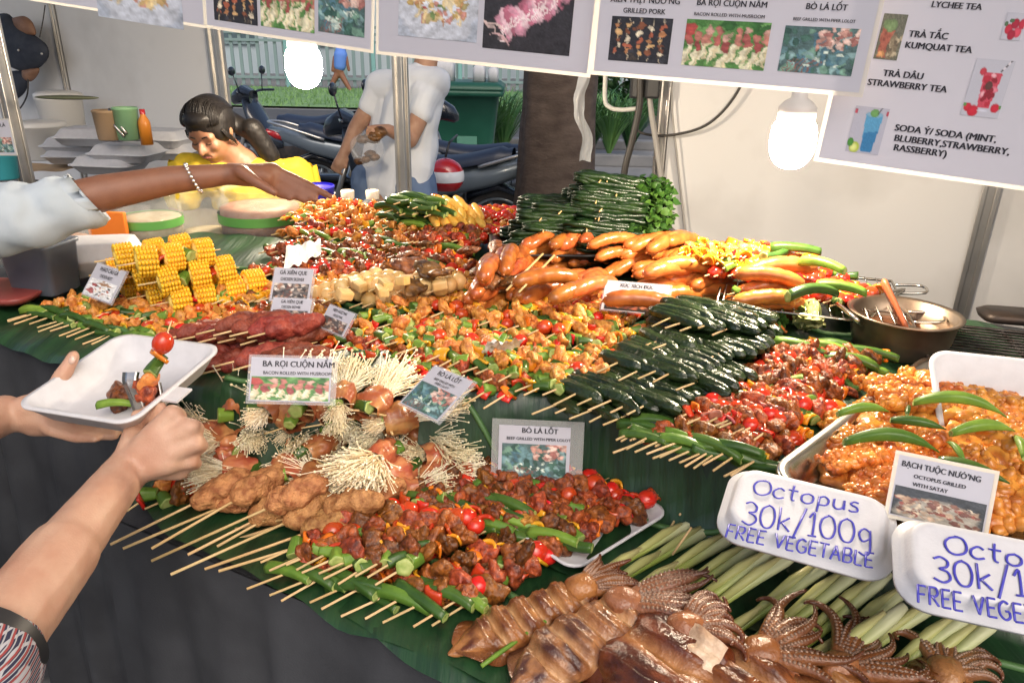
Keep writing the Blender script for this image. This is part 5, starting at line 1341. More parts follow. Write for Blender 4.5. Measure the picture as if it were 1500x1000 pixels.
def pang(px, py, dx, dy, z):
    a = at_z(px, py, z); b = at_z(px + dx, py + dy, z); return (b - a).normalized()
ENL = [  # px, py, height, fan direction in the photo, size, label
    (336, 622, .055, (-30, 25), 1.0, 'bacon roll with brown mushroom fringe at the far left of the pile'),
    (365, 652, .065, (45, -55), 1.15, 'bacon roll with a straight pale mushroom sheaf below the bacon card'),
    (352, 690, .045, (-35, 5), .95, 'bacon roll at the left bottom of the pile behind the meatballs'),
    (420, 688, .06, (25, -50), 1.05, 'bacon roll with curling mushroom threads in the left middle of the pile'),
    (398, 628, .085, (40, -40), 1.0, 'bacon roll beside the straight pale sheaf, toward the card'),
    (468, 655, .085, (55, -25), 1.05, 'bacon roll in the very middle of the mushroom pile'),
    (445, 620, .10, (70, -30), 1.1, 'bacon roll just under the lower edge of the bacon card'),
    (500, 628, .10, (60, -50), 1.45, 'bacon roll with the widest bright mushroom fan at the top of the pile'),
    (520, 612, .115, (25, -40), 1.3, 'bacon roll at the back of the pile with an upright mushroom fan'),
    (560, 600, .10, (50, -30), 1.1, 'bacon roll at the back near the tilted lolot card'),
    (560, 668, .085, (-45, 40), 1.45, 'bacon roll whose large pale fan points down to the meatballs'),
    (582, 690, .06, (-50, 25), 1.2, 'bacon roll with pale fan at the lower right of the pile'),
    (520, 690, .055, (-30, 30), 1.0, 'bacon roll just above the front meatballs'),
    (612, 640, .07, (60, 10), 1.0, 'bacon roll on the right slope below the tilted lolot card'),
    (640, 660, .05, (60, 22), 1.0, 'bacon roll with fringe pointing right at the dark leaf'),
    (648, 690, .035, (60, 12), .95, 'bacon roll lowest on the right side of the pile'),
    (590, 722, .035, (55, -5), .95, 'bacon roll at the lower right corner of the pile near the okra'),
    (615, 612, .085, (55, -20), .95, 'bacon roll touching the corner of the tilted lolot card'),
    (470, 700, .055, (-40, -15), .95, 'bacon roll half hidden behind the middle meatballs'),
    (345, 600, .12, (30, -40), 1.3, 'bacon roll under the left lower corner of the bacon card'),
    (400, 594, .15, (50, -30), 1.3, 'bacon roll just below the left half of the bacon card'),
    (455, 590, .16, (40, -40), 1.4, 'bacon roll just below the right half of the bacon card'),
    (500, 584, .17, (20, -50), 1.6, 'bacon roll at the very top of the pile, right of the bacon card'),
    (548, 588, .16, (45, -40), 1.5, 'bacon roll at the top right of the pile by the tilted card'),
    (585, 612, .13, (60, -10), 1.3, 'bacon roll between the top fan and the tilted card'),
    (425, 606, .14, (-40, -35), 1.2, 'bacon roll leaning left in the upper middle of the pile'),
    (486, 602, .15, (-20, -45), 1.3, 'bacon roll leaning left near the top of the pile'),
    (318, 640, .075, (-45, -20), 1.2, 'bacon roll with a tan fringe above the knuckles of the hand'),
    (300, 668, .03, (-30, -12), .9, 'bacon roll beside the knuckles of the hand with tongs'),
]
for i, (px, py, h, dr, sc, lb) in enumerate(ENL):
    p = at_low(px, py, h); d = pang(px, py, dr[0], dr[1], ZL + h); d.z = .12
    o = empty('bacon_roll', label=lb, cat='bacon roll', group=G20, mat=frame(p, d))
    inst('bacon_wrap', WR[i % 4], o, (0, 0, 0), (i * 1.1, 0, 0), 1.4); inst('mushroom_stems', EN[i % 4], o, (.012, 0, 0), (0, 0, 0), min(sc, 1.3) * .82)
    if i % 2 == 0: inst('mushroom_stems', EN[(i + 1) % 4], o, (-.012, 0, 0), (0, 0, math.pi), .5)
    inst('okra_piece', OKS[i % 3], o, (-.022, .008, .004), (0, .2, .6 * i), 1.0)
    inst('stick', stick_mesh(.08, .0016), o, (-.02, -.03, -.008), (0, 0, R(90)))
# filler rolls lower in the pile
rg = random.Random(12)
for i in range(30):
    px, py = rg.uniform(325, 640), rg.uniform(598, 700); h = .03 + .06 * max(0, 1 - abs(py - 630) / 60)
    o = empty('bacon_roll', label='bacon and mushroom roll buried low inside the pile', cat='bacon roll', group=G20, mat=frame(at_low(px, py, h), Vector((rg.uniform(-1, 1), rg.uniform(-1, 1), .1))))
    inst('bacon_wrap', WR[i % 4], o, scale=1.35); inst('mushroom_stems', EN[i % 4], o, (.012, 0, 0), scale=.7)

# meatballs on long sticks
G21 = 'meat patties on long bamboo sticks'
def pskewer(name, label, group, tip, th, head, hh, parts, zf=at_low, r=.0021, cat='skewer', beyond=.0):
    a, b = zf(*tip, th), zf(*head, hh); M = frame(a, b - a); L = (b - a).length
    o = empty(name, label=label, cat=cat, group=group, mat=M); inst('stick', MB().tube([(0, 0, 0), (L * .5, 0, 0), (L + beyond, 0, 0)], [r, r, r * .8], 7).mesh('stick', M_wood), o)
    return o, L
PT = [((162, 797), (335, 712), .05, 'left'), ((180, 803), (372, 722), .03, 'second from the left'), ((222, 803), (392, 705), .06, 'third from the left'), ((222, 821), (445, 720), .075, 'big front'), ((275, 812), (420, 738), .035, 'lower left'), ((250, 841), (470, 742), .045, 'long low'), ((336, 776), (528, 738), .07, 'right'), ((300, 833), (500, 762), .045, 'second lower'), ((320, 836), (532, 772), .03, 'lowest'), ((345, 790), (560, 722), .05, 'rearmost right'), ((318, 800), (486, 705), .06, 'rear middle')]
for i, (tp, hd, h, nm) in enumerate(PT):
    o, L = pskewer('patty_skewer', f'{nm} brown meat patty on a long bamboo stick', G21, tp, .0 + .012 * (i % 3), hd, h, [])
    inst('meat_patty', PATTY[i % 4], o, (L - .01, 0, .002), (i * .9, 0, 0), (1.0, 1.0, .92))

# skewers beside the hand
G22 = 'small skewers between the hand and the meatballs'
for i, (tp, hd, sq, lb) in enumerate([((186, 748), (300, 672), 'rocmorc', 'small okra and pepper skewer closest to the forearm'), ((212, 745), (318, 700), 'omrcop', 'small okra and meat skewer beside the left meatball'), ((232, 722), (330, 680), 'trocmr', 'small red pepper skewer just below the knuckles')]):
    a, b = at_low(*tp, .012), at_low(*hd, .03); skewer(a, b - a, dec(sq), lb, G22, start=.02, rng=random.Random(i + 5))

# front row of the lower deck
def lowrow(n, A, B, d, seqs, what, where, group, seed, h=.016, pitch=.04, start=.04, size=1.0):
    a = at_low(*A, h); dd = pang(*A, d[0], d[1], ZL + h); yw = math.atan2(dd.dot(UD), dd.dot(VD))
    return row(n, A, B, seqs, what, where, group, yaw=yw, h=h, seed=seed, zf=at_low, pitch=pitch, start=start, size=size)
G23 = 'pork and okra skewers along the front edge'
lowrow(10, (352, 858), (650, 930), (100, -42), ['xmbrmybt', 'xmbmrybm', 'xbmpmbmt', 'xmmrbmyb'], 'okra tipped pork skewer', 'front edge row by the squid', G23, 101, h=.016, start=.045, size=.88)
lowrow(11, (375, 822), (560, 858), (100, -42), ['gmbmtrb'.replace('g', 'o'), 'obmyrmt', 'bmrtbmy'], 'dark pork skewer', 'upper layer of the front edge row', G23, 102, h=.040, start=.04, size=.88)
G24 = 'pork and okra skewers on the white foam tray'
lowrow(11, (572, 770), (792, 812), (100, -38), ['xbmrbmt', 'xmybmbt', 'xbmmrbt', 'xcmbymt'], 'meat skewer with a tomato at its far end', 'foam tray row', G24, 103, h=.032, start=.045, size=.88)
lowrow(9, (560, 742), (720, 770), (100, -36), ['xbobmtr', 'xobmbyt', 'bobrmbt'], 'dark meat skewer with okra', 'row behind the foam tray', G24, 104, h=.035, start=.035, size=.88)
lowrow(7, (600, 708), (700, 722), (100, -34), ['xbrymt', 'obybrt'], 'dark meat skewer with yellow pepper', 'row before the upright card', G24, 105, h=.03, start=.03, size=.88)
# foam tray under them
a, b, c = at_low(838, 854, .008), at_low(974, 768, .008), at_low(620, 775, .008)
X = (b - a).normalized(); Yv = Vector((-X.y, X.x, 0)); Lx = (b - a).length; ctr = a + X * Lx / 2 + Yv * .16
M = Matrix(((X.x, Yv.x, 0, ctr.x), (X.y, Yv.y, 0, ctr.y), (0, 0, 1, ZL + .012), (0, 0, 0, 1)))
o = MB().rloft([(Lx / 2 - .02, .14, .02, 0), (Lx / 2 - .012, .148, .022, .004), (Lx / 2, .162, .025, .022), (Lx / 2 + .004, .166, .026, .022), (Lx / 2 + .004, .166, .026, .019), (Lx / 2 - .014, .15, .022, .004), (Lx / 2 - .02, .142, .02, .003)], close_bottom=True, n=6).build('foam_tray', M_foam, M=M)
tag(o, 'white foam tray with sauce stains under the pork skewers', 'foam tray')
# dark leaf rolls low, by the lemongrass
row(4, (965, 775), (1055, 790), ['llll'], 'skewer of dark leaf rolls', 'low group by the first price box', 'betel leaf rolls on the lower deck', yaw=.05, h=.012, seed=111, zf=at_low, size=1.1, start=.045)
row(4, (985, 755), (1065, 765), ['llll'], 'skewer of dark leaf rolls', 'low group at the foot of the step', 'betel leaf rolls on the lower deck', yaw=.05, h=.03, seed=112, zf=at_low, size=1.1, start=.045)
o = MB().tube([at_low(985, 812, .05), at_low(1013, 772, .09)], .0016, 6).build('stick', M_wood); tag(o, 'thin bamboo stick standing among the lemongrass stalks', 'stick')

# lemongrass
def lemon_mesh(seed):
    rg = random.Random(seed); mb = MB(); L = .30; n = 12
    P = [(t * L, .004 * math.sin(t * 3 + seed), 0) for t in np.linspace(0, 1, 15)]; rs = []; cs = []
    for i in range(15):
        t = i / 14; r = lerp(.0026, .0080, t ** 1.7); r *= 1 + .10 * max(0, 1 - abs(t - .9) / .12)
        if i == 14: r *= .7
        rs.append(r); cs.append(mixc((.14, .25, .04), (.36, .45, .10), min(t * 1.6, 1)) if t < .62 else mixc((.36, .45, .10), (.72, .71, .48), (t - .62) / .38))
    mb.tube(P, rs, n, col=cs)
    for k in range(2):
        mb.tube([(L * (.2 + .3 * k), .004, .004), (L * (.5 + .3 * k), .006, .0065), (L * (.62 + .3 * k), .004, .007)], [.004, .0065, .003], 8, col=[(.40, .44, .14), (.5, .5, .2), (.55, .5, .25)])
    return mb.mesh('lemongrass', F_lemon, col=True)
LM = [lemon_mesh(i) for i in range(5)]
G30 = 'lemongrass stalks laid under the squid'
for i, (bx, by, tx, ty) in enumerate([(1000, 775, 850, 868), (1028, 780, 885, 870), (1058, 792, 920, 880), (1095, 806, 962, 890), (1122, 818, 1000, 900), (1148, 824, 1030, 908), (1198, 834, 1080, 928), (1236, 846, 1115, 945), (1280, 856, 1160, 955), (1318, 872, 1200, 968), (1362, 892, 1245, 978), (1405, 908, 1295, 995), (1440, 917, 1330, 1008), (1300, 905, 1180, 1005)]):
    b_, t_ = at_low(bx, by, .018 + .055 * min(max((bx - 1040) / 90, 0), 1)), at_low(tx, ty, .014); d = (b_ - t_).normalized(); 
    o = inst('lemongrass', LM[i % 5], None); o.matrix_world = frame(b_ - d * .275, d); 
    tag(o, f"lemongrass stalk with a pale bulb end, {ORD[i + 1]} from the left under the squid", 'lemongrass', G30)
for i in range(5):
    a = at_low(705 + i * 5, 975 - i * 4, .02); b = at_low(860 + i * 6, 872 - i * 2, .03); o = MB().tube(crv([a, a.lerp(b, .5) + Vector((0, 0, .004)), b], 5), .0028, 7).build('lemongrass_leaf', F_ok); tag(o, f'thin green lemongrass blade, {ORD[i + 1]} in the bundle under the first squid', 'lemongrass', 'thin lemongrass blades')

# squid
def squid_body(L, w, h, seed, cuts, c_skin, c_cut, c_dark, name='squid_body'):
    """scored squid tube along x, tail tip at x=0"""
    mb = MB(); nu, nv = 120, 40
    def prof(t): return w * (min(1, (t / .35)) ** .75) * (1 - .18 * max(0, t - .5) * 2)
    def cutv(t, a):
        s = (t * cuts + .35 * math.sin(a * 1.0)) % 1.0; top = max(0, math.sin(a)) ** .6
        inr = 1 if .22 < t < .92 else 0
        return top * inr * max(0, 1 - abs(s - .5) / .20), top * inr * s
    def fn(ii, jj):
        t = max(ii, .004); a = 2 * math.pi * jj; r = prof(t); y = r * math.cos(a); z = h * (prof(t) / w) * (math.sin(a) if math.sin(a) > 0 else .55 * math.sin(a))
        cv, sv = cutv(t, a); z += -.0085 * cv + .004 * sv * (1 if cv == 0 else 0)
        z += .004 * nz((t * 6 + seed, y * 40, seed), 1.5); y *= 1 + .12 * nz((t * 5, seed, 2), 1.1)
        return (t * L, y, z)
    def cf(ii, jj):
        t = ii; a = 2 * math.pi * jj; cv, sv = cutv(t, a); n = nz((t * 7 + seed, math.cos(a) * 1.2, math.sin(a)), 1.4) + .5 * nz((t * 22 + seed, math.cos(a) * 4, math.sin(a) * 4), 1.0)
        c = mixc(c_skin, c_dark, min(1, max(0, .35 + n * 1.6)))
        return mixc(c, c_cut, min(1, cv * 1.2)) if sv < .78 else mixc(c, c_dark, .5)
    mb.grid(fn, nu, nv, colfn=cf)
    # tail fin
    for s in (-1, 1):
        mb.grid(lambda a, b: (lerp(.01, .4 * L, a), s * (prof(max(a * .4, .01)) * .8 + b * w * .75 * math.sin(math.pi * min(1, a + .08)) ** .8), .004 + .008 * b * math.sin(a * 5 + seed) - .006 * b), 16, 6, colfn=lambda a, b: mixc(c_skin, c_dark, .3 + .6 * b))
    return mb.mesh(name, F_squid, col=True)
def tentacles(seed, n, L, spread, c0, c1, thick=.0098, curl=1.0, dark=None):
    rg = random.Random(seed); mb = MB()
    mb.ell((-.006, 0, .012), (.024, .020, .016), 3, col=c0, disp=.25, fr=50, seed=seed)
    for k in range(n):
        a = (k / max(n - 1, 1) - .5) * spread; P = []; p = Vector((.006, (k / max(n - 1, 1) - .5) * .026, .012)); d = a; pz = rg.uniform(.1, .5); cu = rg.choice((-1, 1)) * rg.uniform(.5, 1.6) * curl
        N = 20; l = L * rg.uniform(.65, 1.1)
        for i in range(N):
            t = i / (N - 1); P.append(p.copy()); d += cu * (t ** 2.2) * .38; p = p + Vector((math.cos(d), math.sin(d), (pz * (1 - 2.1 * t) + (.9 * t ** 4 if k % 2 else 0)))) * (l / N)
        P = [Vector((q.x * .78, q.y * .78, max(q.z * .7, .005))) for q in P]
        rs = [thick * (1 - .84 * (i / (N - 1)) ** 1.3) for i in range(N)]; cs = [mixc(c0, c1, min(1, (i / N) * 1.1 + rg.uniform(0, .1))) for i in range(N)]
        mb.tube(P, rs, 10, col=cs)
        for i in range(2, N - 3):
            for s in (-1, 1): mb.ell(P[i] + Vector((0, s * rs[i] * .5, rs[i] * .82)), rs[i] * .30, 1, col=mixc(c1, (.5, .36, .26), .55))
    return mb.mesh('tentacles', F_squid, col=True)
TAN, PALE, BRN, DRK = (.37, .165, .050), (.60, .37, .17), (.125, .037, .013), (.06, .022, .016)
def squid(label, tail, head, th, hh, w, h, seed, cuts, cols, ten=None, roll=0.0):
    a, b = at_low(*tail, th), at_low(*head, hh); L = (b - a).length; M = frame(a, b - a) @ Matrix.Rotation(roll, 4, 'X')
    o = empty('squid', label=label, cat='squid', group='grilled squid at the front of the counter', mat=M)
    inst('squid_body', squid_body(L, w, h, seed, cuts, *cols), o)
    if ten:
        n, TL_, sp, c0, c1, cr, yaw = ten; inst('tentacles', tentacles(seed, n, TL_, sp, c0, c1, curl=cr), o, (L - .004, 0, .004), (0, 0, yaw))
    return o
squid('scored grilled squid furthest left, its tail hanging to the front edge', (655, 958), (862, 868), .012, .028, .033, .024, 1, 7, (TAN, PALE, BRN), (8, .095, 1.0, TAN, BRN, .35, -.05))
squid('grilled squid with a blackened tail, second from the left', (745, 1010), (925, 892), .018, .035, .040, .028, 2, 5, ((.36, .17, .065), (.54, .32, .15), (.085, .035, .025)), (9, .17, .9, (.36, .15, .075), (.10, .035, .025), .35, -.62))
squid('dark brown glossy squid with a white flap, in the bottom middle', (905, 1060), (1012, 925), .02, .045, .068, .026, 3, 2, ((.17, .045, .013), (.42, .20, .07), (.055, .016, .009)), (8, .10, 1.4, (.34, .14, .055), BRN, .9, -.5))
squid('grilled squid with curled tentacles right of the glossy brown one', (1010, 1075), (1120, 965), .02, .035, .06, .026, 4, 3, ((.26, .082, .024), (.52, .28, .12), (.085, .025, .012)), (10, .15, 1.5, (.36, .15, .055), (.12, .038, .016), .8, -.45))
squid('grilled squid whose tentacles curl beneath the two price boxes', (1150, 1100), (1235, 985), .015, .03, .05, .024, 5, 3, (TAN, PALE, BRN), (10, .13, 1.6, (.36, .15, .055), (.11, .035, .016), .9, -.35))
squid('rightmost grilled squid with thin curling tentacle tips', (1330, 1110), (1385, 992), .012, .03, .046, .024, 6, 3, ((.34, .14, .045), PALE, BRN), (10, .09, 1.9, (.40, .18, .07), (.15, .05, .022), 1.2, 0.0))
# white flap on the dark squid
a = at_low(1022, 952, .055)
o = MB().grid(lambda i, j: ((i - .5) * .055, (j - .5) * .05 * (1 - .2 * i), .012 * math.sin(i * 3.0) + .006 * nz((i * 4, j * 4, 1))), 14, 12, colfn=lambda i, j: (.66, .50, .34)).build('squid_flap', F_squid, col=True)
o.matrix_world = frame(a, pang(1022, 952, 40, 25, a.z), (-.2, -.5, .8)); tag(o, 'pale curled squid flap lying on the glossy brown squid', 'squid piece')

# ------------------------------------------------------------------ price boxes with handwriting
GL = {'O': (.8, ['.5,1 .15,.85 0,.5 .15,.1 .45,0 .75,.2 .8,.55 .65,.9 .35,.98']), 'c': (.55, ['.5,.55 .3,.66 .05,.45 .05,.15 .25,0 .52,.1']), 't': (.5, ['.22,1 .2,.15 .35,0', '0,.66 .45,.68']), 'o': (.58, ['.3,.65 .05,.5 .03,.15 .25,0 .5,.15 .52,.5 .28,.66']),
      'p': (.58, ['.1,.62 .06,-.4', '.08,.5 .3,.66 .52,.45 .42,.12 .1,.08']), 'u': (.58, ['.05,.63 .05,.2 .22,0 .45,.15 .5,.62', '.5,.62 .52,.02']), 's': (.45, ['.42,.6 .2,.66 .08,.48 .35,.3 .38,.08 .15,0 .02,.08']), '3': (.62, ['.05,.9 .3,1 .55,.85 .5,.62 .25,.52 .52,.42 .6,.2 .35,0 0,.1']),
      '0': (.66, ['.35,1 .08,.8 .02,.4 .2,.02 .5,.05 .64,.45 .55,.85 .3,1']), 'k': (.55, ['.06,1 .05,0', '.48,.6 .08,.3', '.18,.36 .52,0']), '/': (.5, ['.48,1.15 .02,-.25']), '1': (.35, ['.02,.75 .22,1 .2,0', '.0,.0 .36,.02']), 'g': (.58, ['.5,.55 .25,.68 .05,.45 .2,.15 .48,.3', '.5,.62 .5,-.2 .3,-.42 .05,-.3']),
      'F': (.5, ['.05,1 .04,0', '.05,1 .5,1', '.05,.52 .42,.52']), 'R': (.58, ['.05,1 .05,0', '.05,1 .4,1 .5,.76 .38,.52 .06,.5', '.2,.5 .55,0']), 'E': (.5, ['.05,1 .05,0', '.05,1 .5,1', '.05,.5 .42,.5', '.05,0 .5,0']), 'V': (.58, ['0,1 .28,0', '.28,0 .56,1']), 'G': (.62, ['.55,.85 .3,1 .05,.7 .05,.25 .3,0 .56,.15 .56,.45', '.56,.45 .34,.45']),
      'T': (.56, ['0,1 .56,1', '.28,1 .27,0']), 'A': (.58, ['0,0 .28,1', '.28,1 .56,0', '.12,.38 .45,.38']), 'B': (.54, ['.05,1 .05,0', '.05,1 .38,1 .48,.78 .36,.54 .06,.52', '.06,.52 .42,.48 .52,.25 .38,.02 .05,0']), 'L': (.48, ['.05,1 .05,0', '.05,0 .46,0']), ' ': (.35, [])}
STRAIGHT = set('FELTAVk1/')
class PriceBox:
    def __init__(s, label, bl, br, tl, h_, lean, d=.022):
        A, B = at_low(*bl, h_), at_low(*br, h_); s.card = c = Card.__new__(Card)
        X = (B - A).normalized(); back = Vector((0, 0, 1)).cross(X).normalized(); Y = (Vector((0, 0, 1)) - X * X.z).normalized(); Bk = -X.cross(Y)
        Yd = (Y * math.cos(R(lean)) + Bk * math.sin(R(lean))).normalized(); Z = X.cross(Yd)
        M = Matrix(((X.x, Yd.x, Z.x, A.x), (X.y, Yd.y, Z.y, A.y), (X.z, Yd.z, Z.z, A.z), (0, 0, 0, 1)))
        c.M = M; c.inv = M.inverted(); c.n = Z; c.o = A; w = (B - A).length; c.w = w; c.h = c.loc(*tl)[1]
        s.root = foam_lid(label, None, M @ Matrix.Translation((w / 2, c.h / 2, 0)), w - .012, c.h - .012, d, 'price_box', .42)
        c.o = A + Z * d; c.inv = (Matrix.Translation(Z * d) @ M).inverted(); s.d = d; s.w2 = (w / 2, c.h / 2)
        MB().rloft([(.018, .003, .002, d - .0015), (.018, .003, .002, d - .001)], close_bottom=True).build('slot', M_ink, s.root, M=None).location = (0, c.h / 2 - .028, 0)
    def write(s, t, p0, p1, hp, seed=0):
        rg = random.Random(seed); tot = sum(GL[k][0] + .13 for k in t); a = Vector(s.card.loc(*p0)); b = Vector(s.card.loc(*p1)); X = (b - a); sc = X.length / tot; X.normalize(); Y = Vector((-X.y, X.x))
        q = Vector(s.card.loc(p0[0], p0[1] - hp)); H = abs((q - a).dot(Y)); x = 0; mb = MB()
        for k in t:
            w, st = GL[k]
            for sg in st:
                pts = [tuple(map(float, u.split(','))) for u in sg.split()]; P = []
                for (gx, gy) in pts:
                    v = a + X * ((x + gx + .08 * gy) * sc) + Y * (gy * H + rg.uniform(-.02, .02) * H); P.append((v.x - s.w2[0], v.y - s.w2[1], s.d + .0002))
                P = crv(P, 6) if len(P) > 2 else P
                mb.tube(P, .0012, 6, flat=.5, up=(0, 0, 1))
            x += w + .13
        return mb.build('handwriting', M_pen, s.root)
b1 = PriceBox('white foam price box with blue handwriting, fully in view', (1042, 788), (1306, 862), (1083, 688), .178, 74)
b1.write('Octopus', (1102, 722), (1262, 752), 22, 1); b1.write('30k/100g', (1086, 766), (1282, 801), 33, 2); b1.write('FREE VEGETABLE', (1062, 786), (1282, 832), 20, 3)
b2 = PriceBox('white foam price box with blue handwriting, cut off by the photo edge', (1310, 888), (1585, 950), (1350, 766), .205, 70)
b2.write('Octopus', (1384, 808), (1590, 850), 26, 4); b2.write('30k/100g', (1368, 850), (1612, 892), 36, 5); b2.write('FREE VEGETABLE', (1344, 882), (1600, 932), 26, 6)

# ------------------------------------------------------------------ menu cards on the food
GC = 'menu cards standing among the food'
def card(label, bl, br, tl, lean, h, zf=at_up, sleeve=.0, h2=None):
    return Card('menu_card', label, 'menu card', zf(*bl, h), zf(*br, h if h2 is None else h2), lean, tl, GC, sleeve=sleeve)
c = card('menu card of bacon rolled with mushroom, standing behind the mushroom pile', (364, 587), (483, 590), (388, 523), 30, .215, at_low, .006)
c.text('BA RỌI CUỘN NẤM', 438, 534, 8.5, bold=.02); c.text('BACON ROLLED WITH MUSROOM', 436, 547, 4.6, bold=.015, xs=1.0); c.picn(pic_bacon(72, 40, 41), .02, .03, .98, .56)
c = card('tilted plastic menu card lying on the skewers, showing piper lolot', (586, 590), (641, 617), (655, 543), 62, .05, at_up, .005)
c.textn('BÒ LÁ LỐT', .5, .88, .095, bold=.02, xs=.9); c.textn('BEEF GRILLED WITH', .5, .74, .05, bold=.02, xs=.85); c.textn('PIPER LOLOT', .5, .66, .05, bold=.02, xs=.85); c.picn(pic_lolot(60, 50, 42), .03, .02, .97, .6)
c = card('upright plastic menu card of beef in lolot leaf, leaning on the step', (729, 698), (833, 703), (740, 622), 14, .05, at_low, .016)
c.text('BÒ LÁ LỐT', 791, 631, 7.5, bold=.02); c.text('BEEF GRILLED WITH PIPER LOLOT', 789, 643, 4.3, bold=.015); c.picn(pic_lolot(72, 40, 43), .05, .03, .95, .66)
c = card('octopus menu card standing in the orange octopus behind the price boxes', (1301, 752), (1440, 785), (1312, 664), 24, .075, at_up, .0)
c.text('BẠCH TUỘC NƯÓ\u02BCNG', 1378, 690, 8.5, bold=.02, xs=.86); c.text('OCTOPUS GRILLED', 1376, 705, 5.6, bold=.02); c.text('WITH SATAY', 1362, 714, 5.6, bold=.02); c.picn(pic_octo(72, 44), .02, .02, .98, .50)
for lb, bl, br, tl, ln, h, t1, t2, pc in [('upper of the two chicken skewer cards by the fish balls', (395, 440), (452, 443), (402, 392), 35, .05, 'GÀ XIÊN QUE', 'CHICKEN SKEWER', pic_meat(44, 30, 51)),
        ('lower of the two chicken skewer cards, above the red meat rolls', (393, 474), (450, 477), (402, 436), 40, .05, 'GÀ XIÊN QUE', 'CHICKEN SKEWER', pic_meat(44, 30, 52)),
        ('small tilted card right of the lower chicken skewer card', (466, 478), (502, 493), (478, 444), 40, .05, 'NEM NƯÓ\u02BCNG', 'GRILLED PORK', pic_meat(30, 26, 53)),
        ('small tilted card leaning on the corn pile', (120, 430), (162, 445), (140, 384), 38, .05, 'PHAO CÂU GÀ', 'CHICKEN BUTT', pic_checks()),
        ('sausage menu card lying under the orange sausages', (880, 453), (975, 462), (918, 413), 50, .05, 'XÚC XÍCH ĐỨC', 'SAUSAGE', pic_sausage())]:
    c = card(lb, bl, br, tl, ln, h, at_up, .004); c.textn(t1, .5, .86, .12, bold=.02, xs=.8); c.textn(t2, .5, .66, .10, bold=.02, xs=.62); c.picn(pc, .05, .03, .95, .54)

# ------------------------------------------------------------------ right hand cooking things
def pot():
    p = at_up(1312, 516, -.004); rt = empty('cooking_pot', p, 'wide steel pot with brown sauce and a wooden spoon, by the wall', 'pot')
    r = .088
    MB().lathe([(.001, 0), (r * .72, 0), (r * .86, .012), (r * .95, .04), (r * .99, .072), (r * 1.07, .075), (r * 1.08, .079), (r * .97, .077), (r * .92, .04), (r * .8, .016), (.001, .012)], 48).build('body', mat('dull_steel', (.30, .24, .18), .38, .9, col2=(.2, .14, .10), scale=18), rt)
    MB().lathe([(.001, .044), (r * .6, .044), (r * .925, .043)], 40).build('sauce', mat('brown_sauce', (.10, .035, .014), .15, coat=.5), rt)
    MB().tube(crv([(-r * 1.0, -.03, .064), (-r * 1.2, -.035, .078), (-r * 1.2, .035, .078), (-r * 1.0, .03, .064)], 5), .004, 8).build('handle', M_steel, rt)
    b = MB().rloft([(.022, .05, .015, -.004), (.024, .052, .015, 0), (.022, .05, .015, .004)], close_bottom=True).build('spatula', mat('spatula_red', (.42, .11, .04), .45)); b.matrix_world = frame(p + Vector((-.02, .0, .088)), (.1, .5, .0)) @ Matrix.Rotation(R(62), 4, 'X') @ Matrix.Rotation(R(-35), 4, 'Z')
    tag(b, 'reddish wooden spatula resting in the steel pot', 'spatula')
pot()
def grill():
    p = at_up(1496, 518, .02); M = Matrix.Translation(p) @ Matrix.Rotation(R(-16), 4, 'Z')
    rt = empty('charcoal_grill', label='dark charcoal grill with a blackened wire grate at the right edge', cat='grill', mat=M)
    mb = MB().rloft([(.14, .10, .02, -.06), (.16, .12, .02, -.012), (.165, .125, .02, -.01), (.15, .11, .02, -.012), (.14, .10, .02, -.045)], close_bottom=True); mb.build('firebox', M_dark, rt)
    co = MB(); rg = random.Random(3)
    for i in range(40): co.ell((rg.uniform(-.12, .12), rg.uniform(-.09, .09), -.038 + rg.uniform(0, .02)), rg.uniform(.012, .022), 2, disp=.4, fr=50, seed=i)
    co.build('charcoal', mat('charcoal', (.02, .02, .02), .9, col2=(.06, .055, .05), scale=40), rt)
    g = MB(); g.tube(crv([(-.16, -.12, .0), (.16, -.12, 0), (.16, .12, 0), (-.16, .12, 0), (-.16, -.12, 0)], 1), .0035, 6)
    for i in range(15): y = lerp(-.11, .11, i / 14); g.tube([(-.16, y, .003), (.16, y, .003)], .0022, 5)
    g.tube([(0, -.12, 0), (0, .12, 0)], .003, 5)
    g.tube(crv([(-.16, -.05, 0), (-.21, -.04, .008), (-.21, .04, .008), (-.16, .05, 0)], 3), .0032, 6); g.build('grate', mat('grate', (.10, .09, .085), .4, .8, col2=(.04, .03, .025), scale=50), rt)
grill()
o = MB().tube(crv([at_up(1268, 445, .05), at_up(1290, 432, .06), at_up(1325, 424, .06), at_up(1300, 440, .05), at_up(1272, 470, .03), at_up(1268, 485, .01)], 5), .0032, 6).build('wire_hook', M_steel); tag(o, 'bent wire grill handle sticking out over the pot', 'wire hook')
p = at_up(1490, 500, -.02)
tag(MB().rloft([(.055, .035, .02, 0), (.06, .04, .02, .012), (.05, .03, .02, .02)], close_bottom=True).build('iron_lid', M_dark, M=Matrix.Translation(p + VD * .14) @ Matrix.Rotation(R(-10), 4, 'Z')), 'dark iron lid lying behind the charcoal grate', 'lid')

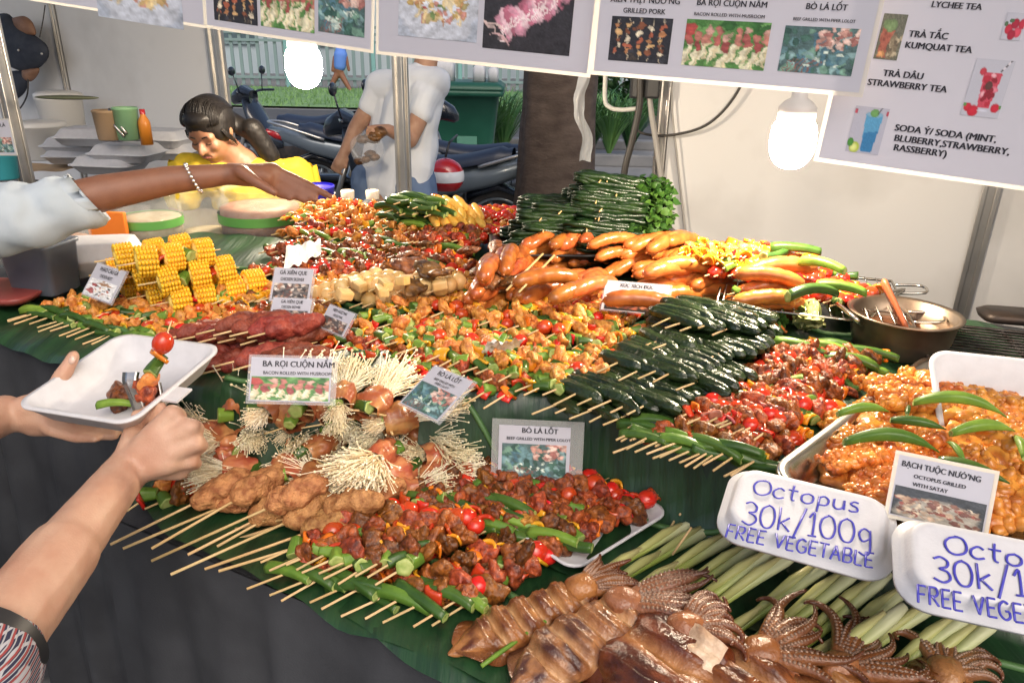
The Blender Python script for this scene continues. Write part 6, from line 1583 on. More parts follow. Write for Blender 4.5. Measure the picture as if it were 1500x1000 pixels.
# ------------------------------------------------------------------ back left shelf and jars
M_pp = mat('milky_plastic', (.74, .72, .68), .35, col2=(.68, .66, .62), scale=5)
def rod(o, label, cat, g=None): return tag(o, label, cat, g)
sh = empty('back_shelf', UV(-2.0, 2.2, 0), 'low back table holding boxes and bowls along the left wall', 'table')
sp0 = at_z(150, 250, 1.0)
MB().box((0, 0, 0.955), (2.3, .62, .03), bev=.004).build('tabletop', mat('table_grey', (.14, .13, .125), .6, col2=(.2, .18, .17), scale=8), sh)
for x in (-1.1, 1.1):
    for y in (-.27, .27): MB().box((x, y, .47), (.04, .04, .94), bev=.004).build('leg', M_alu, sh)
sh.location = (-1.72, 2.62, 0); sh.rotation_euler = (0, 0, R(-12))
ZS = .973
def onshelf(px, py, z=ZS): return at_z(px, py, z)
def clam(label, px, py, z, yaw, w=.24, d=.19):
    p = at_z(px, py, z); M = Matrix.Translation((p.x, p.y, z)) @ Matrix.Rotation(R(yaw), 4, 'Z')
    mb = MB().rloft([(w / 2 - .03, d / 2 - .03, .02, 0), (w / 2 - .02, d / 2 - .02, .022, .006), (w / 2, d / 2, .03, .032), (w / 2 + .008, d / 2 + .008, .03, .034), (w / 2 + .008, d / 2 + .008, .03, .038), (w / 2 - .004, d / 2 - .004, .028, .042), (w / 2 - .022, d / 2 - .022, .022, .066), (w / 2 - .03, d / 2 - .03, .02, .070), (w / 2 - .042, d / 2 - .042, .016, .067)], close_bottom=True, n=6)
    o = mb.build('foam_box', M_foam, M=M); return tag(o, label, 'foam box', 'closed foam boxes stacked on the back shelf')
clam('bottom white foam box at the front of the back stack', 165, 252, 1.0, -6); clam('white foam box under the leaning top box at the left', 120, 238, 1.0, 8)
clam('front right white foam box in the middle of the back stack', 190, 236, 1.045, -4); clam('white foam box below the top left one', 118, 224, 1.04, 4)
clam('topmost white foam box of the back stack', 145, 212, 1.09, 3, .28); clam('topmost white foam box right, beside the girl', 240, 214, 1.075, -8); clam('lower white foam box right, beside the girl', 250, 232, 1.02, -3)
def tub(label, px, py, z, r, h, lid=True, name='tub', m=None):
    p = at_z(px, py, z); rt = empty(name, (p.x, p.y, z), label, name.replace('_', ' '))
    MB().lathe([(.001, 0), (r * .82, 0), (r * .88, .006), (r, h * .92), (r * 1.04, h * .93), (r * 1.04, h * .97), (r * .98, h)], 36).build('body', m or M_pp, rt)
    if lid: MB().lathe([(r * 1.05, h * .95), (r * 1.05, h * 1.03), (r * .9, h * 1.07), (r * .5, h * 1.10), (.001, h * 1.10)], 36).build('lid', m or M_pp, rt)
    return rt
tub('round white lidded tub on the shelf at the left', 64, 232, .975, .115, .155)
tub('taller white rice pot behind the round tub', 100, 215, .98, .105, .25)
o = MB().ell((0, 0, 0), (.11, .03, .008), 3).build('ladle', mat('olive_plastic', (.08, .09, .05), .5)); o.location = at_y(98, 143, 2.75); o.rotation_euler = (0, 0, .1); tag(o, 'dark olive ladle lying on top of the white rice pot', 'ladle')
for i, (px, r, h, m_, lb) in enumerate([(190, .045, .12, mat('green_drink', (.22, .42, .22), .3, alpha=.85), 'green plastic cup behind the foam boxes'), (163, .05, .11, mat('tan_basket', (.4, .27, .16), .7), 'tan utensil basket behind the foam boxes')]):
    t_ = tub(lb, px, 205, 1.0, r, h, False, 'cup', m_); t_.location = at_y(px, 205, 2.9)
def bottle(label, px, py, yy, h, r, body, capm, nm='bottle'):
    p = at_y(px, py, yy); rt = empty(nm, p, label, 'bottle')
    MB().lathe([(.001, 0), (r, 0), (r, h * .6), (r * .9, h * .68), (r * .45, h * .82), (r * .42, h * .88)], 24).build('body', body, rt)
    MB().lathe([(r * .46, h * .86), (r * .46, h * 1.0), (.001, h * 1.0)], 20).build('cap', capm, rt); return rt
bottle('orange squeeze bottle with red tip against the wall', 216, 212, 2.9, .13, .022, mat('orange_sauce', (.65, .22, .02), .35), M_red)
for k, (a, b) in enumerate((((152, 165), (182, 200)), ((160, 160), (185, 196)))):
    o = MB().tube([at_y(*a, 2.9), at_y(*b, 2.85)], .006, 8).build('tongs', M_steel); tag(o, ['steel tong handle leaning in the basket, front one', 'steel tong handle leaning in the basket, rear one'][k], 'tongs')
# cardboard with food scraps, left cup and small sign
p = at_z(60, 245, .985); o = MB().grid(lambda a, b: ((a - .5) * .28, (b - .5) * .2, .01 * nz((a * 3, b * 3, 0))), 14, 10).build('cardboard', mat('cardboard', (.42, .28, .16), .8, col2=(.5, .36, .22), scale=12)); o.location = p; tag(o, 'tan cardboard sheet under the round tub', 'cardboard')
cc = Card('menu_card', 'small white card on the left shelf with a green picture', 'menu card', at_y(-6, 226, 2.2), at_y(24, 226, 2.2), 0, (-4, 176)); cc.picn(pic_lolot(26, 22, 61), .05, .05, .95, .5); cc.textn('BÒ LÁ', .5, .85, .1, bold=.02)
p = at_z(8, 260, .99); t_ = tub('turquoise cup with a red rim at the left edge', 8, 262, 1.0, .055, .12, False, 'cup', mat('turquoise', (.04, .30, .36), .35)); MB().lathe([(.0575, .112), (.0585, .122), (.056, .122)], 30).build('rim', M_red, t_)
# jars and boxes behind the corn (stand on the deck)
def jar(label, px, py, yy, r, h, fill, fh, band=None):
    p = at_y(px, py, yy); rt = empty('plastic_jar', p, label, 'jar')
    MB().lathe([(.001, 0), (r * .95, 0), (r, .01), (r, h * .78), (r * .86, h * .86), (r * .86, h * .97), (r * .9, h), (r * .83, h), (r * .83, h * .86), (r * .96, h * .76), (r * .96, .012)], 36).build('body', M_glass, rt)
    MB().lathe([(.001, .012), (r * .94, .012), (r * .94, fh * h), (r * .5, fh * h * 1.05), (.001, fh * h * 1.05)], 30).build('contents', fill, rt)
    if band: MB().lathe([(r * 1.005, h * .34), (r * 1.005, h * .52)], 36).build('band', band, rt)
M_rice = mat('rice_fill', (.50, .43, .30), .7, col2=(.4, .32, .2), scale=60); M_pinkf = mat('pink_fill', (.34, .15, .09), .6, col2=(.42, .24, .15), scale=40); M_gb = mat('green_band', (.12, .36, .08), .45)
jar('clear jar with pale grains and a green band, beside the orange board', 225, 350, 2.02, .085, .125, M_rice, .5, M_gb)
jar('large clear jar with a green band under the pointing hand', 385, 345, 2.1, .115, .14, M_pinkf, .62, M_gb)
jar('clear jar in the middle between two banded jars', 305, 352, 2.1, .07, .15, M_rice, .2)
jar('clear tub of pink food behind the foam box at the left', 95, 385, 1.75, .07, .10, M_pinkf, .6)
o = MB().box((0, 0, 0), (.11, .014, .085), bev=.003).build('orange_board', mat('orange_paper', (.80, .20, .02), .55)); o.location = at_y(158, 333, 1.92); o.rotation_euler = (0, 0, R(-8)); tag(o, 'bright orange board standing behind the white foam box', 'board')
p = at_y(145, 395, 1.66); M = Matrix.Translation(p) @ Matrix.Rotation(R(14), 4, 'Z')
o = MB().rloft([(.085, .06, .02, 0), (.09, .065, .02, .03), (.10, .07, .025, .034), (.10, .07, .025, .04), (.092, .062, .02, .043), (.082, .052, .02, .07), (.07, .042, .015, .073)], close_bottom=True, n=6).build('foam_box', M_foam, M=M); tag(o, 'white foam box standing directly behind the corn', 'foam box')
p = at_z(70, 425, .985); sb = MB().rloft([(.05, .04, .012, 0), (.053, .043, .012, .004), (.06, .05, .014, .105), (.064, .054, .015, .105), (.064, .054, .015, .112), (.058, .048, .012, .112), (.05, .04, .012, .006)], close_bottom=True).build('storage_box', mat('blue_plastic', (.20, .24, .30), .3, alpha=.6), M=Matrix.Translation(p) @ Matrix.Rotation(R(-10), 4, 'Z')); tag(sb, 'frosted blue grey storage box at the left behind the chicken card', 'storage box'); MB().box((0, 0, .035), (.085, .068, .055), bev=.01).build('blue_contents', mat('blue_contents', (.06, .12, .25), .6), sb)
tub('shallow clear bowl at the left edge behind the blue box', 18, 385, .99, .06, .05, False, 'bowl', M_glass)
tub('cream coloured cup at the far left behind the clear bowl', 12, 372, 1.02, .045, .09, False, 'cup', mat('cream', (.55, .4, .24), .5))
o = MB().rloft([(.10, .07, .03, 0), (.11, .08, .03, .014), (.10, .07, .03, .016)], close_bottom=True).build('red_tray', mat('red_tray', (.30, .06, .05), .4)); o.location = at_z(-8, 432, .985); tag(o, 'dark red tray at the left edge of the counter', 'tray')
for px, lb in ((512, 'clear bottle with a white cap beside the fingertips'), (548, 'clear bottle with a white cap right of its twin')):
    p = at_y(px, 330, 2.25); rt = empty('bottle', p, lb, 'bottle', 'white capped bottles'); k = .036
    MB().lathe([(.001, 0), (k, 0), (k, .06), (k * .8, .075), (k * .5, .085)], 24).build('body', M_glass, rt); MB().lathe([(k * .55, .083), (k * .58, .105), (k * .5, .108), (.001, .108)], 20).build('cap', mat('cap_cream', (.78, .68, .56), .45), rt)
for px, py, yy, r, h, m_, lb in ((470, 330, 2.35, .05, .13, mat('blue_violet', (.06, .05, .55), .35), 'blue violet cup behind the fingertips'), (445, 320, 2.3, .03, .08, M_glass, 'small clear cup under the pointing fingers')):
    p = at_y(px, py, yy); t_ = tub(lb, px, py, 1.0, r, h, False, 'cup', m_); t_.location = p
# ------------------------------------------------------------------ people
M_skin = mat('skin_tan', (0.50, 0.29, 0.185), .5, col2=(0.42, 0.22, 0.135), scale=30, bump=.16, bscale=420, sss=.12)
M_skinp = mat('skin_pale', (0.55, 0.34, 0.235), .5, col2=(0.47, 0.255, 0.17), scale=26, bump=.18, bscale=420, sss=.12)
M_skind = mat('skin_brown', (0.235, 0.105, 0.062), .5, col2=(0.20, 0.085, 0.05), scale=30, bump=.16, bscale=420, sss=.12)
M_hair = mat('black_hair', (0.006, 0.005, 0.005), .45, col2=(.012, .010, .009), scale=60, bump=.35, bscale=120, stretch=(4, 4, .3), spec=.3)
M_shirt = mat('white_shirt', (0.84, 0.87, 0.90), .8, col2=(.76, .79, .84), scale=6, bump=.5, bscale=16)
M_sleeve = mat('pale_blue_sleeve', (0.46, 0.52, 0.57), .85, col2=(.38, .44, .49), scale=10, bump=.3, bscale=30)
M_yel = mat('yellow_cloth', (0.50, 0.34, 0.010), .8, col2=(.58, .42, .02), scale=30, bump=.5, bscale=70)
M_jean = mat('jeans', (0.10, 0.16, 0.28), .8, col2=(.15, .22, .36), scale=14, bump=.2, bscale=200)
M_trous = mat('dark_trousers', (0.018, 0.02, 0.026), .85, col2=(.03, .03, .036), scale=20)
M_lip = mat('lips', (0.30, 0.10, 0.08), .45)
def head_caps(c, s, fwd, up):
    """ellipsoids and limbs of a head: centre c, half height s"""
    f = Vector(fwd).normalized(); u = Vector(up); u = (u - f * u.dot(f)).normalized(); r = f.cross(u)
    Rm = Matrix((r, f, u)).transposed()
    q = lambda x, y, z: c + r * (x * s) + f * (y * s) + u * (z * s)
    caps = [(c + u * .18 * s - f * .10 * s, (.66 * s, .80 * s, .78 * s), Rm), (q(0, .18, -.30), (.54 * s, .56 * s, .66 * s), Rm), (q(0, .38, -.72), (.26 * s, .22 * s, .20 * s), Rm),
            (q(0, .78, -.05), .07 * s, q(0, .90, -.26), .11 * s), (q(.10, .78, -.28), .07 * s, q(-.10, .78, -.28), .07 * s),
            (q(-.20, .70, -.48), .07 * s, q(.20, .70, -.48), .07 * s), (q(-.17, .69, -.57), .07 * s, q(.17, .69, -.57), .07 * s),
            (q(-.34, .60, .10), .10 * s, q(.34, .60, .10), .10 * s), (q(-.32, .55, -.22), .17 * s, q(-.2, .55, -.22), .17 * s), (q(.32, .55, -.22), .17 * s, q(.2, .55, -.22), .17 * s)]
    for k in (-1, 1): caps.append((q(k * .66, -.02, -.06), (.07 * s, .13 * s, .20 * s), Rm))
    return caps, q, Rm
def face(root, q, s, Rm, closed=False):
    ey = MB(); ir = MB(); br = MB(); lp = MB()
    for k in (-1, 1):
        if not closed:
            ey.ell(q(k * .25, .60, -.02), (.11 * s, .07 * s, .055 * s), 2, rot=Rm); ir.ell(q(k * .25, .655, -.03), .045 * s, 2)
        else: ir.tube([q(k * .25 - .10, .675, -.07), q(k * .25, .705, -.10), q(k * .25 + .10, .675, -.07)], .014 * s, 6)
        br.tube([q(k * .12, .70, .13), q(k * .26, .69, .17), q(k * .40, .58, .12)], .022 * s, 6)
    if not closed: ey.build('eye', mat('eye_white', (.7, .68, .64), .3), root)
    ir.build('iris', M_hair, root); br.build('eyebrow', M_hair, root)
    lp.tube([q(-.18, .72, -.525), q(-.06, .775, -.515), q(.06, .775, -.515), q(.18, .72, -.525)], .032 * s, 8); lp.build('lips', M_lip, root)

def fix(rt):
    m = Matrix.Translation(rt.location).inverted()
    for o in rt.children: o.matrix_parent_inverse = m
# girl in yellow
def girl():
    c = at_y(309, 190, 2.5); s = .103
    rt = empty('person', (c.x, c.y, 0), 'girl in a yellow top looking down, black hair tied back', 'person')
    fwd = Vector((-.18, -.82, -.44)); up = Vector((-.12, -.28, .9))
    caps, q, Rm = head_caps(c, s, fwd, up)
    nb = c + Vector((.07, .06, -.120)); hip = Vector((c.x + .09, c.y + .10, .72))
    L, Rr = nb + Vector((-.158, -.05, -.012)), nb + Vector((.17, .03, -.034))
    caps += [(c + Vector((.03, .03, -.06)), .045, nb, .048), (nb, .06, nb + Vector((0, 0, -.12)), .10), (L, .05, Rr, .05), (nb + Vector((0, .01, -.12)), .115, hip, .125),
             (L, .045, L + Vector((-.06, -.05, -.20)), .036), (L + Vector((-.06, -.05, -.20)), .035, L + Vector((.02, -.24, -.26)), .024), (Rr, .045, Rr + Vector((.07, -.02, -.22)), .036), (Rr + Vector((.07, -.02, -.22)), .035, Rr + Vector((-.02, -.22, -.28)), .024),
             (hip + Vector((-.07, 0, 0)), .09, hip + Vector((-.08, 0, -.36)), .06), (hip + Vector((-.08, 0, -.36)), .058, hip + Vector((-.08, 0, -.68)), .035), (hip + Vector((.07, 0, 0)), .09, hip + Vector((.08, 0, -.36)), .06), (hip + Vector((.08, 0, -.36)), .058, hip + Vector((.08, 0, -.68)), .035),
             (hip + Vector((-.08, -.02, -.69)), .03, hip + Vector((-.08, -.14, -.70)), .02), (hip + Vector((.08, -.02, -.69)), .03, hip + Vector((.08, -.14, -.70)), .02)]
    for hd in (L + Vector((.02, -.24, -.26)), Rr + Vector((-.02, -.22, -.28))):
        caps.append((hd, .022, hd + Vector((.0, -.06, -.015)), .024))
        for k in range(4): caps.append((hd + Vector((-.02 + k * .013, -.06, -.015)), .008, hd + Vector((-.024 + k * .016, -.10 - .006 * (k in (1, 2)), -.045)), .006))
        caps.append((hd + Vector((.02, -.03, -.01)), .008, hd + Vector((.03, -.06, -.04)), .007))
    organic('body', caps, mat('skin_girl', (0.30, 0.145, 0.082), .5, col2=(0.26, 0.12, 0.066), scale=30, bump=.16, bscale=420, sss=.1), rt, .006, 4, Matrix.Identity(4))
    rt2 = rt
    face(rt, q, s, Rm, True)
    hc = [(q(0, -.16, .30), (.74 * s, .84 * s, .74 * s), Rm), (q(-.42, -.05, .1), (.30 * s, .55 * s, .50 * s), Rm), (q(.42, -.05, .1), (.30 * s, .55 * s, .50 * s), Rm), (q(0, .34, .62), (.5 * s, .38 * s, .26 * s), Rm),
          (q(0, -.8, .0), .32 * s, c + Vector((.13, .05, -.02)), .030), (c + Vector((.12, .05, -.0)), .036, c + Vector((.165, .07, -.09)), .032), (c + Vector((.165, .07, -.09)), .03, c + Vector((.19, .08, -.2)), .016)]
    organic('hair', hc, M_hair, rt, .005, 8, Matrix.Identity(4), disp=.0008, fr=90)
    st = MB(); rg = random.Random(6)
    for i in range(150):
        x0 = rg.uniform(-.66, .66); j = lambda: rg.uniform(-.02, .02); e = (1 - (x0 / .8) ** 2) ** .5
        P = [q(x0 * 1.05, .58 * e + j(), .42 + j()), q(x0 * 1.1, .36 * e, .80 * e + .12 + j()), q(x0 * 1.06, -.1, 1.02 * e + .02 + j()), q(x0 * .98, -.6, .72 * e + j()), q(x0 * .55, -.96 + j(), .28 * e + j()), q(x0 * .2, -1.0, .0)]
        st.tube(crv(P, 4), .0016, 4)
    for i in range(26):
        k = rg.choice((-1, 1)); P = [q(k * .66, .30 + rg.uniform(-.1, .05), .2), q(k * .74, .22 + rg.uniform(-.1, .1), -.1), q(k * .70, .05 + rg.uniform(-.2, .1), -.42 + rg.uniform(-.2, .1))]; st.tube(crv(P, 4), .0011, 4)
    st.build('hair_strands', M_hair, rt)
    sc = [(nb + Vector((0, .01, -.045)), .084, nb + Vector((0, .01, -.13)), .120), (L + Vector((.01, 0, .0)), .052, Rr + Vector((-.01, 0, .0)), .052), (nb + Vector((0, .01, -.11)), .122, hip + Vector((0, 0, -.05)), .135), (L + Vector((.02, 0, -.03)), .062, Rr + Vector((-.02, 0, -.03)), .062), (L + Vector((-.005, 0, 0)), .058, L + Vector((-.03, -.02, -.085)), .062), (Rr, .060, Rr + Vector((.035, -.01, -.10)), .064)]
    organic('yellow_top', sc, M_yel, rt, .006, 8, Matrix.Identity(4), disp=.004, fr=40)
    for k in range(2):
        b = (L if k == 0 else Rr) + Vector((0, 0, .02)); fl = MB()
        fl.grid(lambda a, e: (b.x + (.070 + .012 * e + .004 * math.sin(a * 44)) * math.cos(a * 6.28), b.y + (.058 + .012 * e) * math.sin(a * 6.28), b.z + .01 - e * .075 + .004 * math.sin(a * 38 + 1)), 72, 6)
        fl.build('sleeve_ruffle', M_yel, rt)
    organic('skirt', [(hip, .15, hip + Vector((0, 0, -.30)), .17)], M_trous, rt, .01, 3, Matrix.Identity(4))
    fix(rt)
girl()

# man in the white shirt
def man():
    Y = 4.1
    q = lambda x, y, d=0: at_y(x, y, Y + d)
    rt = empty('person', q(585, 300), 'man in a white T-shirt passing behind the middle post', 'person'); rt.location.z = 0
    neck = q(622, 100); ls, rs_ = q(560, 128, .08), q(636, 122, -.10); hc = q(628, 48)
    caps, qq, Rm = head_caps(hc, .115, Vector((-.75, .6, -.1)), Vector((0, 0, 1)))
    hipl, hipr = q(545, 282, .06), q(612, 280, -.05); hipm = (hipl + hipr) / 2
    le, lw = q(520, 190, .05), q(505, 222, -.02); re, rw = q(600, 205, -.22), q(568, 190, -.36)
    caps += [(hc + Vector((0, 0, -.07)), .058, neck, .062), (ls, .068, rs_, .068), (neck + Vector((-.04, 0, -.12)), .13, hipm, .145), (ls, .060, le, .042), (le, .041, lw, .030), (rs_, .060, re, .043), (re, .041, rw, .028),
             (hipl, .10, hipl + Vector((-.02, 0, -.38)), .072), (hipl + Vector((-.02, 0, -.38)), .07, hipl + Vector((-.02, .06, -.70)), .042), (hipr, .10, hipr + Vector((.05, -.1, -.38)), .072), (hipr + Vector((.05, -.1, -.38)), .07, hipr + Vector((.06, -.08, -.72)), .042)]
    for w, d in ((lw, q(497, 238, -.03) - lw), (rw, q(552, 192, -.40) - rw)):
        d = d.normalized(); sd = d.cross(Vector((.3, 1, .2))).normalized(); caps.append((w, .028, w + d * .07, .032))
        for k in range(4):
            b = w + d * .075 + sd * (-.024 + k * .016); caps.append((b, .010, b + d * (.035 + .006 * (k in (1, 2))), .009)); caps.append((b + d * .037, .009, b + d * .035 + Vector((.01, .025, -.02)), .0075))
        caps.append((w + d * .03 + sd * .03, .011, w + d * .075 + sd * .045, .009))
    organic('body', caps, M_skin, rt, .008, 4, Matrix.Identity(4))
    face(rt, qq, .115, Rm)
    organic('hair', [(qq(0, -.15, .32), (.72 * .115, .85 * .115, .70 * .115), Rm)], M_hair, rt, .007, 2, Matrix.Identity(4), disp=.004, fr=50)
    sh_ = [(ls, .082, rs_, .085), (neck + Vector((-.05, 0, -.12)), .140, hipm + Vector((0, 0, .05)), .155), (ls + Vector((.05, 0, -.05)), .09, hipl + Vector((.05, 0, .05)), .125), (rs_ + Vector((-.04, 0, -.05)), .09, hipr + Vector((-.04, 0, .05)), .125), (ls, .072, ls.lerp(le, .42), .064), (rs_, .074, rs_.lerp(re, .5), .068), (neck + Vector((0, 0, -.02)), .07, neck + Vector((0, 0, -.08)), .10)]
    organic('shirt', sh_, M_shirt, rt, .008, 3, Matrix.Identity(4), disp=.018, fr=9)
    tr = [(hipl + Vector((.02, 0, .06)), .135, hipl + Vector((-.02, 0, -.36)), .10), (hipl + Vector((-.02, 0, -.36)), .10, hipl + Vector((-.02, .06, -.68)), .085)]
    tr2 = [(hipr + Vector((-.03, 0, .06)), .13, hipr + Vector((.05, -.1, -.36)), .10), (hipr + Vector((.05, -.1, -.36)), .10, hipr + Vector((.06, -.08, -.70)), .085)]
    organic('jeans', tr + tr2, M_jean, rt, .01, 3, Matrix.Identity(4), disp=.006, fr=20)
    sb = MB()
    for w in (hipl + Vector((-.02, .06, -.72)), hipr + Vector((.06, -.08, -.74))): sb.ell(Vector((w.x - .03, w.y - .05, .04)), (.05, .13, .045), 3)
    sb.build('shoe', M_black, rt); fix(rt)
    # fried food in a clear bag held by him
    p = q(545, 200, -.42); b = empty('snack_bag', p, 'clear plastic bag of fried snacks held by the man in white', 'bag')
    f = MB(); rg = random.Random(2)
    for i in range(7): f.ell((rg.uniform(-.05, .05), 0, rg.uniform(-.02, .03)), (.035, .025, .022), 2, disp=.4, fr=40, seed=i)
    for i in range(4): f.ell((-.03 + rg.uniform(-.04, .04), 0, -.10 + rg.uniform(-.02, .02)), (.03, .02, .018), 2, disp=.3, fr=40, seed=i + 9)
    f.build('fried_snack', F_char, b); MB().ell((-.02, 0, -.06), (.085, .03, .085), 3, disp=.25, fr=20).build('plastic', M_clear, b)
man()
def walker():
    Y = 26.0; q = lambda x, y: at_y(x, y, Y)
    rt = empty('person', q(495, 135), 'tiny pedestrian in a blue top walking past the picket fence', 'person')
    c = [(q(499, 72), .12), (q(499, 82), .10, q(497, 102), .15), (q(497, 104), .12, q(488, 120), .09), (q(488, 120), .09, q(484, 135), .07), (q(497, 104), .12, q(506, 120), .09), (q(506, 120), .09, q(514, 134), .07), (q(490, 84), .06, q(487, 104), .05), (q(507, 84), .06, q(511, 103), .05)]
    organic('body', c, M_skind, rt, .03, 2, Matrix.Identity(4)); organic('blue_top', [(q(499, 74), .17), (q(499, 81), .22, q(498, 96), .20)], mat('blue_top', (.10, .22, .62), .8), rt, .03, 2, Matrix.Identity(4)); fix(rt)
walker()

def hp(t0):
    return lambda px, py, dd=0.0: C0 + ray(px, py) * (t0 + dd)
# person reaching in from the left with a pale sleeve
def reacher():
    t = 1.48; q = hp(t); k = t / FPX
    rt = empty('person', Vector((-1.5, 1.18, 0)), 'person in a pale blue shirt reaching a bare arm over the corn', 'person')
    sh_, el = q(-190, 318, -.12), q(40, 312, -.02); wr, kn = q(338, 255, .12), q(405, 254, .16)
    c = [(sh_, .055, el, .043), (el, .041, q(150, 283, .03), .0375), (q(150, 283, .03), .0375, q(250, 264, .08), .030), (q(250, 264, .08), .030, wr, .0225), (wr, .0245, q(385, 258, .14), .026), (wr, .020, q(400, 250, .15), .018)]
    for (a, b, c2, r) in [((408, 252), (445, 268), (484, 288), .0105), ((404, 258), (434, 276), (462, 293), .0105), ((396, 264), (422, 282), (446, 294), .0100), ((388, 268), (408, 284), (426, 291), .0090)]:
        c += [(q(380, 256, .135), .014, q(*a, .155), r * 1.15), (q(*a, .155), r * 1.12, q(*b, .16), r), (q(*b, .16), r, q(*c2, .155), r * .72)]
    c += [(q(352, 250, .10), .015, q(378, 268, .09), .0125), (q(378, 268, .09), .012, q(402, 282, .085), .009)]
    by = Vector((-1.50, 1.18, 0)); ch = by + Vector((0, 0, 1.25)); hip = by + Vector((0, 0, .86))
    hcaps, qq, Rm = head_caps(by + Vector((.04, .02, 1.56)), .115, Vector((.8, .5, -.2)), Vector((0, 0, 1)))
    c += hcaps + [(by + Vector((0, 0, 1.33)), .06, by + Vector((.02, 0, 1.50)), .055), (sh_, .06, ch + Vector((.0, -.16, .07)), .07), (ch, .14, hip, .13), (ch + Vector((0, -.18, .05)), .055, by + Vector((.05, -.26, 1.02)), .042), (by + Vector((.05, -.26, 1.02)), .04, by + Vector((.16, -.12, .86)), .028)]
    for s in (-1, 1): c += [(hip + Vector((0, s * .08, 0)), .10, by + Vector((0, s * .09, .45)), .065), (by + Vector((0, s * .09, .45)), .062, by + Vector((0, s * .09, .08)), .045), (by + Vector((0, s * .09, .05)), .04, by + Vector((.14, s * .09, .03)), .03)]
    organic('body', c, M_skind, rt, .0052, 5, Matrix.Identity(4)); face(rt, qq, .115, Rm)
    organic('hair', [(qq(0, -.15, .32), (.084, .098, .082), Rm)], M_hair, rt, .008, 2, Matrix.Identity(4), disp=.004, fr=50)
    organic('shirt', [(sh_, .09, ch + Vector((.0, -.16, .07)), .095), (ch, .17, hip, .165)], M_sleeve, rt, .009, 4, Matrix.Identity(4), disp=.012, fr=14)
    # sleeve with folds
    P = crv([sh_, q(-60, 318, -.06), el, q(132, 289, .025)], 14); mb = MB(); n = 48; vs = []; fs = []; K = len(P)
    ax = [(P[min(i + 1, K - 1)] - P[max(i - 1, 0)]).normalized() for i in range(K)]
    for i, p in enumerate(P):
        tt = i / (K - 1); a = ax[i]; u = (Vector((0, 0, 1)) - a * a.z).normalized(); b = a.cross(u); r = lerp(.085, .0505, tt ** .8)
        for j in range(n):
            an = 2 * math.pi * j / n
            f = .0038 * math.sin(tt * 30 + 2.2 * math.sin(an + 1) + 1.3 * nz((tt * 6, math.cos(an), math.sin(an)))) * (.3 + tt) + .004 * nz((tt * 20, math.cos(an) * 2, math.sin(an) * 2), 1)
            sag = .012 * max(0, -math.sin(an)) * math.sin(tt * 3.1)
            sl = .020 * math.sin(an) * tt ** 4
            vs.append(p - a * sl + (u * math.sin(an) + b * math.cos(an)) * (r + f + sag + (.004 if i > K - 4 else 0)))
    for i in range(K - 1):
        for j in range(n): fs.append((i * n + j, i * n + (j + 1) % n, (i + 1) * n + (j + 1) % n, (i + 1) * n + j))
    base = (K - 1) * n; m0 = len(vs)
    for j in range(n): vs.append(P[-1] + (vs[base + j] - P[-1]) * .86 - ax[-1] * .03)
    for j in range(n): fs.append((base + j, base + (j + 1) % n, m0 + (j + 1) % n, m0 + j))
    mb.add(vs, fs).build('sleeve', M_sleeve, rt)
    organic('trousers', [(hip + Vector((0, s * .07, .05)), .15, by + Vector((0, s * .09, .1)), .085) for s in (-1, 1)], M_trous, rt, .012, 2, Matrix.Identity(4))
    br = MB(); c0 = q(279, 262, .093); a = (wr - q(250, 264, .08)).normalized(); u = (Vector((0, 0, 1)) - a * a.z).normalized(); b = a.cross(u)
    for j in range(22):
        an = 2 * math.pi * j / 22; br.ell(c0 + (u * math.sin(an) + b * math.cos(an)) * .0300 + a * (.006 - .010 * math.sin(an)), .0042, 2)
    br.build('bracelet', mat('silver_beads', (.8, .78, .74), .15, .9), rt); fix(rt)
reacher()

